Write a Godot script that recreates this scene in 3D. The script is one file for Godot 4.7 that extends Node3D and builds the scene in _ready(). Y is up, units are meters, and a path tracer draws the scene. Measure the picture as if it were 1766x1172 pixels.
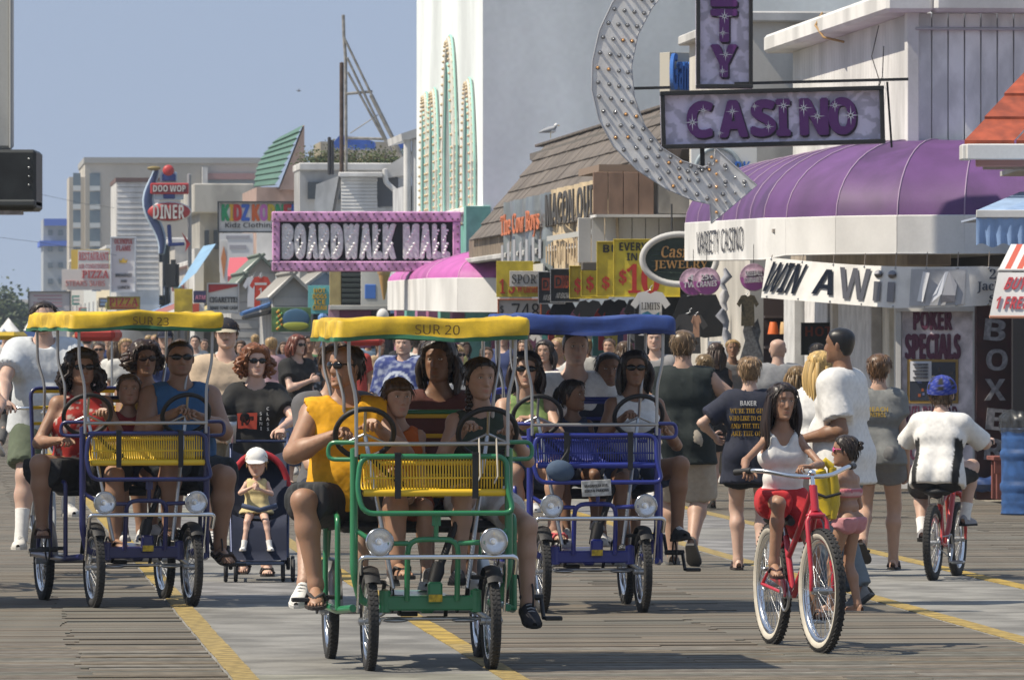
extends Node3D
const TH := 0.0894
class MB:
	var v := PackedVector3Array()
	var n := PackedVector3Array()
	var t := PackedVector2Array()
	var c := PackedColorArray()
	var ix := PackedInt32Array()
	var col := Color(1,1,1)
	func add(p: Vector3,nn: Vector3,uv := Vector2.ZERO) -> int:
		v.append(p); n.append(nn); t.append(uv); c.append(col)
		return v.size() - 1
	func tri(a: int,b: int,d: int) -> void:
		var g := (v[d] - v[a]).cross(v[b] - v[a])
		if g.dot(n[a] + n[b] + n[d]) < 0.0:
			ix.append(a); ix.append(d); ix.append(b)
		else:
			ix.append(a); ix.append(b); ix.append(d)
	func poly(ps: Array) -> void:
		var nn: Vector3 = (ps[2] - ps[0]).cross(ps[1] - ps[0]).normalized()
		if ps.size() > 3 and nn.length() < 0.5:
			nn = (ps[3] - ps[0]).cross(ps[1] - ps[0]).normalized()
		var i0 := v.size()
		for k in ps.size():
			add(ps[k],nn,[Vector2(0,1),Vector2(1,1),Vector2(1,0),Vector2(0,0)][k % 4])
		for k in range(1,ps.size() - 1):
			tri(i0,i0 + k,i0 + k + 1)
	func box(at: Vector3,size: Vector3,bs := Basis.IDENTITY,bevel := 0.0) -> MB:
		var h := size * 0.5
		var e := minf(bevel,minf(h.x,minf(h.y,h.z)) * 0.9)
		for ax in 3:
			var u := (ax + 1) % 3
			var w := (ax + 2) % 3
			for sg in [-1.0,1.0]:
				var ps := []
				for q in [[-1,-1],[1,-1],[1,1],[-1,1]]:
					var p := Vector3.ZERO
					p[ax] = sg * h[ax]
					p[u] = q[0] * (h[u] - e) * sg
					p[w] = q[1] * (h[w] - e)
					ps.append(at + bs * p)
				poly(ps)
		if e > 0.0:
			for ax in 3:
				var u := (ax + 1) % 3
				var w := (ax + 2) % 3
				for a in [-1.0,1.0]:
					for b in [-1.0,1.0]:
						var ps := []
						for q in [[0,-1],[0,1],[1,1],[1,-1]]:
							var p := Vector3.ZERO
							p[ax] = q[1] * (h[ax] - e)
							p[u] = a * (h[u] - (e if q[0] else 0.0))
							p[w] = b * (h[w] - (0.0 if q[0] else e))
							ps.append(at + bs * p)
						poly(ps)
			for a in [-1.0,1.0]:
				for b in [-1.0,1.0]:
					for d in [-1.0,1.0]:
						var s := Vector3(a,b,d)
						var m := s * h
						poly([at + bs * (m - s * Vector3(0,e,e)),at + bs * (m - s * Vector3(e,0,e)),at + bs * (m - s * Vector3(e,e,0))])
		return self
	func tube(ps: Array,r,sides := 8,cap := true,flat := 1.0,up := Vector3.ZERO,closed := false) -> MB:
		var m := ps.size()
		var i0 := v.size()
		var prev := up
		for k in m:
			var d: Vector3
			if closed:
				d = ps[(k + 1) % m] - ps[(k + m - 1) % m]
			else:
				d = ps[mini(k + 1,m - 1)] - ps[maxi(k - 1,0)]
			d = d.normalized()
			if prev == Vector3.ZERO or absf(prev.normalized().dot(d)) > 0.98:
				prev = Vector3.UP if absf(d.y) < 0.9 else Vector3.RIGHT
			var a := (prev - d * prev.dot(d)).normalized()
			if up == Vector3.ZERO:
				prev = a
			var b := d.cross(a)
			var rr: float = r[k] if r is Array else r
			for q in sides:
				var an := TAU * q / sides
				var o := a * cos(an) + b * sin(an) * flat
				add(ps[k] + o * rr,(a * cos(an) * flat + b * sin(an)).normalized(),Vector2(float(q) / sides,float(k) / m))
		for k in (m if closed else m - 1):
			for q in sides:
				var a := i0 + k * sides + q
				var b := i0 + k * sides + (q + 1) % sides
				var a2 := i0 + ((k + 1) % m) * sides + q
				var b2 := i0 + ((k + 1) % m) * sides + (q + 1) % sides
				tri(a,b,b2); tri(a,b2,a2)
		if cap and not closed:
			for e in [0,m - 1]:
				var dd: Vector3 = (ps[0] - ps[1]) if e == 0 else (ps[m - 1] - ps[m - 2])
				dd = dd.normalized()
				var rr: float = r[e] if r is Array else r
				var ci := add(ps[e] + dd * rr * 0.35,dd)
				var base := v.size()
				for q in sides:
					add(v[i0 + e * sides + q],dd)
				for q in sides:
					tri(ci,base + q,base + (q + 1) % sides)
		return self
	func rod(a: Vector3,b: Vector3,r: float,sides := 8) -> MB:
		return tube([a,b],r,sides)
	func grid(ps: PackedVector3Array,nu: int,nv: int,wrap: bool,cols := PackedColorArray(),keep := PackedByteArray()) -> MB:
		var i0 := v.size()
		for j in nv:
			for i in nu:
				var l := ps[j * nu + ((i + nu - 1) % nu if wrap else maxi(i - 1,0))]
				var r := ps[j * nu + ((i + 1) % nu if wrap else mini(i + 1,nu - 1))]
				var d := ps[maxi(j - 1,0) * nu + i]
				var u := ps[mini(j + 1,nv - 1) * nu + i]
				var nn := (u - d).cross(r - l)
				if nn.length_squared() < 1e-16:
					nn = ps[j * nu + i] - ps[(nv / 2) * nu + i]
					nn = Vector3(0,1 if j > nv / 2 else -1,0)
				if cols.size():
					col = cols[j * nu + i]
				add(ps[j * nu + i],nn.normalized(),Vector2(float(i) / (nu if wrap else nu - 1),float(j) / (nv - 1)))
		for j in nv - 1:
			for i in (nu if wrap else nu - 1):
				var a := i0 + j * nu + i
				var b := i0 + j * nu + (i + 1) % nu
				if keep.size() and not (keep[a - i0] or keep[b - i0] or keep[a + nu - i0] or keep[b + nu - i0]):
					continue
				tri(a,b,b + nu); tri(a,b + nu,a + nu)
		return self
	func lathe(prof: Array,sides := 16,xf := Transform3D()) -> MB:
		var ps := PackedVector3Array()
		for p in prof:
			for q in sides:
				ps.append(xf * Vector3(p.x * cos(TAU * q / sides),p.y,p.x * sin(TAU * q / sides)))
		return grid(ps,sides,prof.size(),true)
	func ellip(at: Vector3,r: Vector3,bs := Basis.IDENTITY,lat := 8,lon := 10) -> MB:
		var i0 := v.size()
		for j in lat + 1:
			var th := PI * j / lat
			for i in lon:
				var p := Vector3(sin(th) * cos(TAU * i / lon),cos(th),sin(th) * sin(TAU * i / lon))
				add(at + bs * (p * r),(bs * (p / r)).normalized(),Vector2(float(i) / lon,float(j) / lat))
		for j in lat:
			for i in lon:
				var a := i0 + j * lon + i
				var b := i0 + j * lon + (i + 1) % lon
				if j > 0: tri(a,b,b + lon)
				if j < lat - 1 or true: tri(a,b + lon,a + lon)
		return self
	func ring(at: Vector3,axis: Vector3,R: float,r: float,seg := 28,sides := 8,flat := 1.0) -> MB:
		var u := axis.cross(Vector3.UP if absf(axis.y) < 0.9 else Vector3.RIGHT).normalized()
		var w := axis.cross(u).normalized()
		var ps := []
		for k in seg:
			ps.append(at + (u * cos(TAU * k / seg) + w * sin(TAU * k / seg)) * R)
		return tube(ps,r,sides,false,flat,axis,true)
	func prism(pl: PackedVector2Array,z0: float,z1: float,xf := Transform3D()) -> MB:
		var tr := Geometry2D.triangulate_polygon(pl)
		for zz in [z0,z1]:
			var nn := xf.basis * Vector3(0,0,1 if zz == maxf(z0,z1) else -1)
			var i0 := v.size()
			for p in pl:
				add(xf * Vector3(p.x,p.y,zz),nn.normalized(),p)
			for k in range(0,tr.size(),3):
				tri(i0 + tr[k],i0 + tr[k + 1],i0 + tr[k + 2])
		for k in pl.size():
			var a := pl[k]
			var b := pl[(k + 1) % pl.size()]
			poly([xf * Vector3(a.x,a.y,z0),xf * Vector3(b.x,b.y,z0),xf * Vector3(b.x,b.y,z1),xf * Vector3(a.x,a.y,z1)])
		return self
	func join(o: MB,xf := Transform3D()) -> MB:
		var i0 := v.size()
		for k in o.v.size():
			v.append(xf * o.v[k]); n.append((xf.basis * o.n[k]).normalized()); t.append(o.t[k]); c.append(o.c[k])
		for k in o.ix:
			ix.append(k + i0)
		return self
	func mesh() -> ArrayMesh:
		var a := []
		a.resize(Mesh.ARRAY_MAX)
		a[Mesh.ARRAY_VERTEX] = v; a[Mesh.ARRAY_NORMAL] = n; a[Mesh.ARRAY_TEX_UV] = t; a[Mesh.ARRAY_COLOR] = c; a[Mesh.ARRAY_INDEX] = ix
		var m := ArrayMesh.new()
		if ix.size():
			m.add_surface_from_arrays(Mesh.PRIMITIVE_TRIANGLES,a)
		return m
var taken := {}
var mats := {}
var tex := {}
var fonts := {}
func named(parent: Node,base: String) -> String:
	var k := "%d/%s" % [parent.get_instance_id(),base]
	var i: int = taken.get(k,0)
	taken[k] = i + 1
	return base if i == 0 else "%s_%03d" % [base,i]
func obj(called: String,m,material: Material,parent: Node = null,xf := Transform3D(),lab := "") -> MeshInstance3D:
	var o := MeshInstance3D.new()
	var par: Node = parent if parent else self
	o.name = named(par,called)
	o.mesh = m.mesh() if m is MB else m
	o.material_override = material
	o.transform = xf
	par.add_child(o,true)
	if lab: o.set_meta("label",lab)
	return o
func tag(o: Node,label: String,category := "",group := "",kind := "") -> Node:
	if label: o.set_meta("label",label)
	if category: o.set_meta("category",category)
	if group: o.set_meta("group",group)
	if kind: o.set_meta("kind",kind)
	return o
func thing(called: String,label: String,category: String,at := Vector3.ZERO,yaw := 0.0,group := "") -> Node3D:
	var o := Node3D.new()
	o.name = named(self,called)
	o.position = at
	o.rotation.y = yaw
	add_child(o,true)
	tag(o,label,category,group)
	return o
func struct(called: String,m,material: Material,xf := Transform3D(),label := "") -> MeshInstance3D:
	var o := obj(called,m,material,null,xf)
	tag(o,label,"","","structure")
	return o
func P(px: float,py: float,d: float) -> Vector3:
	return Vector3((px - 883.0) * d / 11000.0,1.73 + (575.0 - py) * d / 11000.0,-d)
func F(s: float,d: float,y := 0.0) -> Vector3:
	return Vector3(s - TH * d,y,-d)
func noise_tex(kind: String) -> Texture2D:
	if tex.has(kind):
		return tex[kind]
	var im: Image
	var N := 256
	var nz := FastNoiseLite.new()
	nz.seed = kind.hash() % 10000
	if kind == "wood":
		im = Image.create(512,256,false,Image.FORMAT_RGB8)
		nz.fractal_octaves = 5
		nz.frequency = 0.02
		for y in 256:
			for x in 512:
				var g := nz.get_noise_2d(x * 0.35,y * 7.0) * 0.5 + 0.5
				var st := nz.get_noise_2d(x * 1.1 + 900,y * 1.4) * 0.5 + 0.5
				var val := clampf(0.8 + 0.34 * (g - 0.5) + (st - 0.5) * 0.34,0.3,1.0)
				im.set_pixel(x,y,Color(val,val * (0.985 + 0.02 * st),val * (0.95 + 0.06 * st)))
	elif kind == "swirl":
		im = Image.create(N,N,false,Image.FORMAT_RGB8)
		nz.frequency = 0.012
		for y in N:
			for x in N:
				var a := nz.get_noise_2d(x,y) * 14.0
				var w := sin(a + x * 0.02)
				var q := 0.92 + 0.08 * clampf(w * 2.2,-1,1)
				im.set_pixel(x,y,Color(q * 0.97,q * 0.95,q))
	else:
		im = Image.create(N,N,false,Image.FORMAT_RGB8)
		nz.fractal_octaves = 5
		nz.frequency = 0.014
		var depth: float = {"fine":0.1,"grime":0.22,"cloth":0.06,"streak":0.14,"concrete":0.22}.get(kind,0.2)
		var rn := RandomNumberGenerator.new()
		rn.seed = 77
		for y in N:
			for x in N:
				var fx := smoothstep(0.0,1.0,clampf((x - 196.0) / 60.0,0,1))
				var fy := smoothstep(0.0,1.0,clampf((y - 196.0) / 60.0,0,1))
				var sy := 0.5 if kind == "streak" else 1.0
				var a := lerpf(lerpf(nz.get_noise_2d(x,y * sy),nz.get_noise_2d(x - 256,y * sy),fx),lerpf(nz.get_noise_2d(x,(y - 256) * sy),nz.get_noise_2d(x - 256,(y - 256) * sy),fx),fy)
				var hsh := rn.randf()
				var q := clampf(1.0 - depth * clampf(0.5 - a * 1.4,0.0,1.0) - hsh * (0.07 if kind != "streak" else 0.03),0.0,1.0)
				im.set_pixel(x,y,Color(q,q * 0.995,q * 0.985))
	tex[kind] = ImageTexture.create_from_image(im)
	return tex[kind]
func mat(c: Color,rough := 0.7,noise := "",scale := 0.5,metal := 0.0) -> StandardMaterial3D:
	var key := "%s|%.2f|%s|%.2f|%.2f" % [c,rough,noise,scale,metal]
	if mats.has(key):
		return mats[key]
	var m := StandardMaterial3D.new()
	m.albedo_color = c.linear_to_srgb()
	m.roughness = rough
	m.metallic = metal
	if noise:
		m.albedo_texture = noise_tex(noise)
		m.uv1_triplanar = true
		m.uv1_scale = Vector3.ONE * scale
	mats[key] = m
	return m
func vmat(rough := 0.6,kind := "") -> StandardMaterial3D:
	var key := "v%.2f%s" % [rough,kind]
	if mats.has(key):
		return mats[key]
	var m := StandardMaterial3D.new()
	m.vertex_color_use_as_albedo = true
	m.roughness = rough
	if kind == "skin":
		m.subsurf_scatter_enabled = true
		m.subsurf_scatter_strength = 0.08
	if kind == "cloth":
		m.albedo_texture = noise_tex("cloth")
		m.uv1_triplanar = true
		m.uv1_scale = Vector3.ONE * 6.0
	mats[key] = m
	return m
func chrome() -> StandardMaterial3D: return mat(Color(0.72,0.73,0.75),0.18,"",1,1.0)
func steel() -> StandardMaterial3D: return mat(Color(0.42,0.43,0.44),0.35,"",1,0.9)
func black() -> StandardMaterial3D: return mat(Color(0.012,0.012,0.013),0.6)
func rubber() -> StandardMaterial3D: return mat(Color(0.022,0.021,0.02),0.8)
func paint(c: Color) -> StandardMaterial3D:
	var m := mat(c,0.36)
	m.clearcoat_enabled = true
	m.clearcoat = 0.4
	m.clearcoat_roughness = 0.2
	return m
func font(kind: String) -> Font:
	if fonts.has(kind):
		return fonts[kind]
	var f := SystemFont.new()
	f.font_names = PackedStringArray(["Droid Serif" if kind.begins_with("serif") else "Droid Sans Mono" if kind == "mono" else "Droid Sans"])
	f.font_weight = 700 if kind.ends_with("b") else 400
	if kind == "mono":f.font_weight = 400
	fonts[kind] = f
	return f
func letters(s: String,kind: String,w: float,h: float,depth := 0.01,shear := 0.0,wave := 0.0) -> MB:
	if kind.ends_with("x"):
		var fm := MB.new()
		var gq := h * 0.034
		for k in 5:
			var o: Vector2 = [Vector2(0,0),Vector2(gq,0),Vector2(-gq,0),Vector2(0,gq * 0.8),Vector2(0,-gq * 0.8)][k]
			fm.join(letters(s,kind.trim_suffix("x") + "b",maxf(w - 2.0 * gq,0.0),h - 1.6 * gq,depth + 0.0012 * k,shear,wave),Transform3D(Basis.IDENTITY,Vector3(o.x,o.y,0)))
		return fm
	var tm := TextMesh.new()
	tm.text = s
	tm.font = font(kind)
	tm.font_size = 48
	tm.pixel_size = 0.01
	tm.depth = 0.2
	tm.curve_step = 3.0
	var ar := tm.get_mesh_arrays()
	var vs: PackedVector3Array = ar[Mesh.ARRAY_VERTEX]
	var ns: PackedVector3Array = ar[Mesh.ARRAY_NORMAL]
	var id = ar[Mesh.ARRAY_INDEX]
	var b := AABB(vs[0],Vector3.ZERO)
	for p in vs: b = b.expand(p)
	var sy := h / b.size.y
	var sx := sy if w == 0.0 else w / b.size.x
	var m := MB.new()
	var cc := b.get_center()
	for k in vs.size():
		var p := vs[k] - cc
		var q := Vector3(p.x * sx,p.y * sy,p.z / 0.2 * depth)
		q.x += q.y * shear
		q.y += wave * sin(q.x / maxf(h,0.01) * 2.1)
		m.add(q,Vector3(ns[k].x,ns[k].y,ns[k].z))
	if id != null and id.size():
		for k in range(0,id.size(),3): m.tri(id[k],id[k + 1],id[k + 2])
	else:
		for k in range(0,vs.size(),3): m.tri(k,k + 1,k + 2)
	return m
func text(parent: Node3D,s: String,kind: String,at: Vector3,w: float,h: float,material: Material,depth := 0.012,bs := Basis.IDENTITY,shear := 0.0,wave := 0.0,called := "lettering") -> MeshInstance3D:
	return obj(called,letters(s,kind,w,h,depth,shear,wave),material,parent,Transform3D(bs,at))
func sdf(pr: Array,h: float,k: float,planes := [],subs := []) -> Dictionary:
	var lo := Vector3.ONE * 1e9
	var hi := -lo
	for q in pr:
		var r := Vector3.ONE * (maxf(q[2],q[3]) + h * 2.5)
		lo = lo.min(q[0] - r).min(q[1] - r)
		hi = hi.max(q[0] + r).max(q[1] + r)
	var nx := int(ceil((hi.x - lo.x) / h)) + 1
	var ny := int(ceil((hi.y - lo.y) / h)) + 1
	var nz := int(ceil((hi.z - lo.z) / h)) + 1
	var g := PackedFloat32Array()
	g.resize(nx * ny * nz)
	g.fill(0.3)
	for q in pr:
		var a: Vector3 = q[0]
		var b: Vector3 = q[1]
		var ra: float = q[2]
		var rb: float = q[3]
		var flat: bool = q.size() > 4 and q[4]
		var ba := b - a
		var bl := maxf(ba.length_squared(),1e-8)
		var bd := ba.normalized()
		var m := Vector3.ONE * (maxf(ra,rb) + k + h)
		var p0 := (a.min(b) - m - lo) / h
		var p1 := (a.max(b) + m - lo) / h
		var i0 := maxi(int(p0.x),0)
		var i1 := mini(int(p1.x) + 1,nx - 1)
		var j0 := maxi(int(p0.y),0)
		var j1 := mini(int(p1.y) + 1,ny - 1)
		var k0 := maxi(int(p0.z),0)
		var k1 := mini(int(p1.z) + 1,nz - 1)
		for z in range(k0,k1 + 1):
			for y in range(j0,j1 + 1):
				var at := (z * ny + y) * nx
				var pa := lo + Vector3(i0,y,z) * h - a
				for x in range(i0,i1 + 1):
					var u := pa.dot(ba) / bl
					var tt := clampf(u,0.0,1.0)
					var d := (pa - ba * tt).length() - ra - (rb - ra) * tt
					if flat and u > 1.0:
						d = maxf(d,(pa - ba).dot(bd))
					var e := g[at + x]
					var df := absf(d - e)
					d = minf(d,e)
					if df < k:
						d -= (k - df) * (k - df) / (4.0 * k)
					g[at + x] = d
					pa.x += h
	for pl in planes:
		var pt: Vector3 = pl[0]
		var nn: Vector3 = pl[1]
		var at := 0
		for z in nz:
			for y in ny:
				var d := (lo + Vector3(0,y,z) * h - pt).dot(nn)
				for x in nx:
					if d > g[at]: g[at] = d
					at += 1
					d += h * nn.x
	for sb in subs:
		var cc: Vector3 = sb[0]
		var r: float = sb[1]
		var sc: Vector3 = sb[2] if sb.size() > 2 else Vector3.ONE
		for z in range(maxi(int((cc.z - r * 2.0 - lo.z) / h),0),mini(int((cc.z + r * 2.0 - lo.z) / h) + 2,nz)):
			for y in range(maxi(int((cc.y - r * 2.0 - lo.y) / h),0),mini(int((cc.y + r * 2.0 - lo.y) / h) + 2,ny)):
				for x in range(maxi(int((cc.x - r * 2.0 - lo.x) / h),0),mini(int((cc.x + r * 2.0 - lo.x) / h) + 2,nx)):
					var at := (z * ny + y) * nx + x
					var d := r - ((lo + Vector3(x,y,z) * h - cc) * sc).length()
					if d > g[at]: g[at] = d
	return {"g":g,"lo":lo,"nx":nx,"ny":ny,"nz":nz,"h":h}
func nets(f: Dictionary,mb: MB,noise: FastNoiseLite = null,amp := 0.0,fr := Vector3.ONE) -> void:
	var g: PackedFloat32Array = f.g
	var nx: int = f.nx
	var ny: int = f.ny
	var nz: int = f.nz
	var h: float = f.h
	var lo: Vector3 = f.lo
	var id := PackedInt32Array()
	id.resize(nx * ny * nz)
	id.fill(-1)
	var sy := nx
	var sz := nx * ny
	for z in nz - 1:
		for y in ny - 1:
			var at := z * sz + y * sy
			for x in nx - 1:
				var a := g[at + x]
				if a > 0.15: continue
				var b := g[at + x + 1]
				var c := g[at + x + sy]
				var d := g[at + x + sy + 1]
				var e := g[at + x + sz]
				var i := g[at + x + sz + 1]
				var j := g[at + x + sz + sy]
				var k := g[at + x + sz + sy + 1]
				var neg := int(a < 0) + int(b < 0) + int(c < 0) + int(d < 0) + int(e < 0) + int(i < 0) + int(j < 0) + int(k < 0)
				if neg == 0 or neg == 8: continue
				var p := Vector3.ZERO
				var n := 0
				if (a < 0) != (b < 0): p += Vector3(a / (a - b),0,0); n += 1
				if (c < 0) != (d < 0): p += Vector3(c / (c - d),1,0); n += 1
				if (e < 0) != (i < 0): p += Vector3(e / (e - i),0,1); n += 1
				if (j < 0) != (k < 0): p += Vector3(j / (j - k),1,1); n += 1
				if (a < 0) != (c < 0): p += Vector3(0,a / (a - c),0); n += 1
				if (b < 0) != (d < 0): p += Vector3(1,b / (b - d),0); n += 1
				if (e < 0) != (j < 0): p += Vector3(0,e / (e - j),1); n += 1
				if (i < 0) != (k < 0): p += Vector3(1,i / (i - k),1); n += 1
				if (a < 0) != (e < 0): p += Vector3(0,0,a / (a - e)); n += 1
				if (b < 0) != (i < 0): p += Vector3(1,0,b / (b - i)); n += 1
				if (c < 0) != (j < 0): p += Vector3(0,1,c / (c - j)); n += 1
				if (d < 0) != (k < 0): p += Vector3(1,1,d / (d - k)); n += 1
				var nn := Vector3(b + d + i + k - a - c - e - j,c + d + j + k - a - b - e - i,e + i + j + k - a - b - c - d).normalized()
				var q := lo + (Vector3(x,y,z) + p / n) * h
				if amp > 0.0:
					var w := noise.get_noise_3dv(q * fr)
					q += nn * (w * 0.5 + 0.35) * amp
					var w1 := noise.get_noise_3dv((q + Vector3(h * 0.7,0,0)) * fr) - w
					var w2 := noise.get_noise_3dv((q + Vector3(0,h * 0.7,0)) * fr) - w
					var w3 := noise.get_noise_3dv((q + Vector3(0,0,h * 0.7)) * fr) - w
					var gr := Vector3(w1,w2,w3) * amp * 0.7 / (h * 0.7)
					nn = (nn - (gr - nn * gr.dot(nn))).normalized()
				id[at + x] = mb.add(q,nn)
	for z in range(1,nz - 1):
		for y in range(1,ny - 1):
			var at := z * sz + y * sy
			for x in range(1,nx - 1):
				var i := at + x
				if id[i] < 0 : continue
				var s := g[i] < 0.0
				if s != (g[i + 1] < 0.0) and id[i - sy - sz] >= 0:
					mb.tri(id[i - sy - sz],id[i - sz],id[i]); mb.tri(id[i - sy - sz],id[i],id[i - sy])
				if s != (g[i + sy] < 0.0) and id[i - 1 - sz] >= 0:
					mb.tri(id[i - 1 - sz],id[i - sz],id[i]); mb.tri(id[i - 1 - sz],id[i],id[i - 1])
				if s != (g[i + sz] < 0.0) and id[i - 1 - sy] >= 0:
					mb.tri(id[i - 1 - sy],id[i - sy],id[i]); mb.tri(id[i - 1 - sy],id[i],id[i - 1])
func ik(a: Vector3,t: Vector3,l1: float,l2: float,pole: Vector3) -> Array:
	var d := t - a
	var L := clampf(d.length(),absf(l1 - l2) + 0.02,(l1 + l2) * 0.998)
	var u := d.normalized()
	var x := (l1 * l1 - l2 * l2 + L * L) / (2.0 * L)
	var q := (pole - u * pole.dot(u))
	q = q.normalized() if q.length() > 1e-3 else Vector3(0,0,1)
	return [a + u * x + q * sqrt(maxf(l1 * l1 - x * x,0.0)),a + u * L]
const HROW := [[-0.118,0.012,0.058,0.0],[-0.112,0.037,0.080,0.012],[-0.098,0.053,0.090,0.03],[-0.075,0.065,0.090,0.055],[-0.045,0.073,0.088,0.078],[-0.01,0.0775,0.089,0.092],[0.03,0.081,0.092,0.1],[0.065,0.079,0.086,0.099],[0.09,0.068,0.07,0.085],[0.108,0.046,0.046,0.06],[0.117,0.022,0.022,0.03],[0.12,0.001,0.001,0.001]]
func bump(x: float,y: float,px: float,py: float,wx: float,wy: float) -> float:
	var a := (x - px) / wx
	var b := (y - py) / wy
	return exp(-a * a - b * b)
func head_pt(a: float,y: float,face := true) -> Vector3:
	var k := 0
	while k < HROW.size() - 2 and HROW[k + 1][0] < y: k += 1
	var r0: Array = HROW[maxi(k - 1,0)]
	var r1: Array = HROW[k]
	var r2: Array = HROW[k + 1]
	var r3: Array = HROW[mini(k + 2,HROW.size() - 1)]
	var t: float = clampf((y - r1[0]) / (r2[0] - r1[0]),0.0,1.0)
	var w := maxf(cubic_interpolate(r1[1],r2[1],r0[1],r3[1],t),0.0)
	var f := maxf(cubic_interpolate(r1[2],r2[2],r0[2],r3[2],t),0.0)
	var b := maxf(cubic_interpolate(r1[3],r2[3],r0[3],r3[3],t),0.0)
	var sa := sin(a)
	var ca := cos(a)
	var x := w * signf(sa) * pow(absf(sa),0.82)
	var z := f * ca if ca > 0 else b * ca
	if face and ca > 0.0:
		var ax := absf(x)
		z += 0.022 * exp(-pow(ax / 0.0125,2.0)) * smoothstep(0.034,-0.022,y) * smoothstep(-0.045,-0.028,y)
		z += 0.006 * bump(ax,y,0.014,-0.03,0.008,0.009)
		z -= 0.011 * bump(ax,y,0.031,0.016,0.017,0.013)
		z += 0.005 * bump(ax,y,0.026,0.038,0.026,0.009)
		z += 0.004 * bump(ax,y,0.043,-0.012,0.018,0.016)
		z += 0.006 * bump(ax,y,0.0,-0.055,0.022,0.006) + 0.006 * bump(ax,y,0.0,-0.068,0.018,0.007) - 0.004 * bump(ax,y,0.0,-0.0615,0.026,0.003)
		z -= 0.004 * bump(ax,y,0.0,-0.08,0.03,0.006)
		z += 0.006 * bump(ax,y,0.0,-0.1,0.022,0.013)
	return Vector3(x,y,z)
func hairline(a: float,style: String) -> float:
	a = absf(wrapf(a,-PI,PI))
	var pts := [0.0,0.078,0.5,0.074,0.85,0.055,1.15,0.03,1.4,-0.015,1.75,-0.03,2.2,-0.075,3.2,-0.085]
	if style == "balding":pts = [0.0,0.121,0.6,0.12,1.0,0.11,1.25,0.06,1.45,-0.005,1.75,-0.03,2.2,-0.07,3.2,-0.08]
	elif style == "fringe":pts[1] = 0.045; pts[3] = 0.048; pts[5] = 0.04
	elif style in ["long","bob","curly"]: pts = [0.0,0.074,0.4,0.07,0.75,0.05,0.95,0.0,1.15,-0.07,1.5,-0.1,2.2,-0.1,3.2,-0.1]
	for k in range(0,pts.size() - 2,2):
		if a <= pts[k + 2]: return lerpf(pts[k + 1],pts[k + 3],(a - pts[k]) / (pts[k + 2] - pts[k]))
	return pts[-1]
func head(mb: MB,xf: Transform3D,sp: Dictionary,skin: Color,fine: bool,nz: FastNoiseLite) -> void:
	var sd0: int = sp.get("seed",1)
	var jaw := 0.13 * sin(sd0 * 1.7)
	var nose := 0.35 * sin(sd0 * 2.9)
	var chin := 0.09 * sin(sd0 * 0.9)
	var nu := 44 if fine else 24
	var nv := 40 if fine else 20
	var ps := PackedVector3Array()
	var cs := PackedColorArray()
	var lip := skin.lerp(Color(skin.r * 0.95,skin.g * 0.45,skin.b * 0.42),0.6)
	var brow: Color = sp.hair.get("col",Color(0.03,0.02,0.01)).lerp(skin,0.25)
	for j in nv:
		var y := lerpf(-0.118,0.12,float(j) / (nv - 1))
		if j > nv - 5: y = 0.12 - 0.019 * pow(float(nv - 1 - j) / 4.0,2.0) if j > nv - 4 else y
		for i in nu:
			var u := float(i) / nu * 2.0 - 1.0
			var a := PI * (0.62 * u + 0.38 * u * u * u)
			var p := head_pt(a,y)
			var lowf := smoothstep(0.02,-0.09,y)
			p.x *= 1.0 + jaw * lowf
			if p.z > 0.0:
				p.z *= 1.0 + chin * lowf
				p.z += nose * 0.012 * bump(absf(p.x),y,0.0,-0.02,0.013,0.03)
			ps.append(xf * p)
			var c := skin
			if p.z > 0.03:
				var ax := absf(p.x)
				c = c.lerp(lip,0.9 * exp(-pow(ax / 0.021,4.0)) * exp(-pow((p.y + 0.0615) / 0.0095,4.0)))
				c = c.lerp(brow,0.85 * exp(-pow((ax - 0.031) / 0.017,4.0)) * exp(-pow((p.y - 0.037 + 0.004 * absf(ax - 0.03) / 0.02) / 0.0045,2.0)))
				c = c.lerp(Color(skin.r * 1.02,skin.g * 0.82,skin.b * 0.76),0.5 * exp(-pow((ax - 0.042) / 0.02,2.0) - pow((p.y + 0.018) / 0.022,2.0)))
				if sp.get("stubble",0.0) > 0.0 and p.y < -0.035: c = c.lerp(brow,sp.stubble * 0.5)
				if sp.get("moustache",false): c = c.lerp(brow,0.95 * exp(-pow(ax / 0.026,4.0)) * exp(-pow((p.y + 0.046) / 0.008,4.0)))
			cs.append(c * (0.97 + 0.16 * nz.get_noise_3dv(p * 1400.0)))
	mb.grid(ps,nu,nv,true,cs)
	for sd in [-1.0,1.0]:
		mb.col = skin * 0.94
		mb.ellip(xf * Vector3(sd * 0.08,-0.004,-0.008),Vector3(0.009,0.031,0.018),xf.basis * Basis(Vector3(0,1,0),sd * 0.45),6,8)
		if fine and not sp.has("glasses"):
			mb.col = Color(0.62,0.58,0.55)
			mb.ellip(xf * Vector3(sd * 0.031,0.0155,0.0775),Vector3(0.0135,0.0068,0.008),xf.basis,6,8)
			mb.col = Color(0.025,0.016,0.01)
			mb.ellip(xf * Vector3(sd * 0.031,0.0158,0.0815),Vector3(0.006,0.0062,0.005),xf.basis,6,8)
			mb.col = skin * 0.8
			mb.tube([xf * Vector3(sd * 0.016,0.0175,0.083),xf * Vector3(sd * 0.03,0.0235,0.086),xf * Vector3(sd * 0.045,0.0185,0.078)],0.0032,5)
	mb.col = skin
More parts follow.
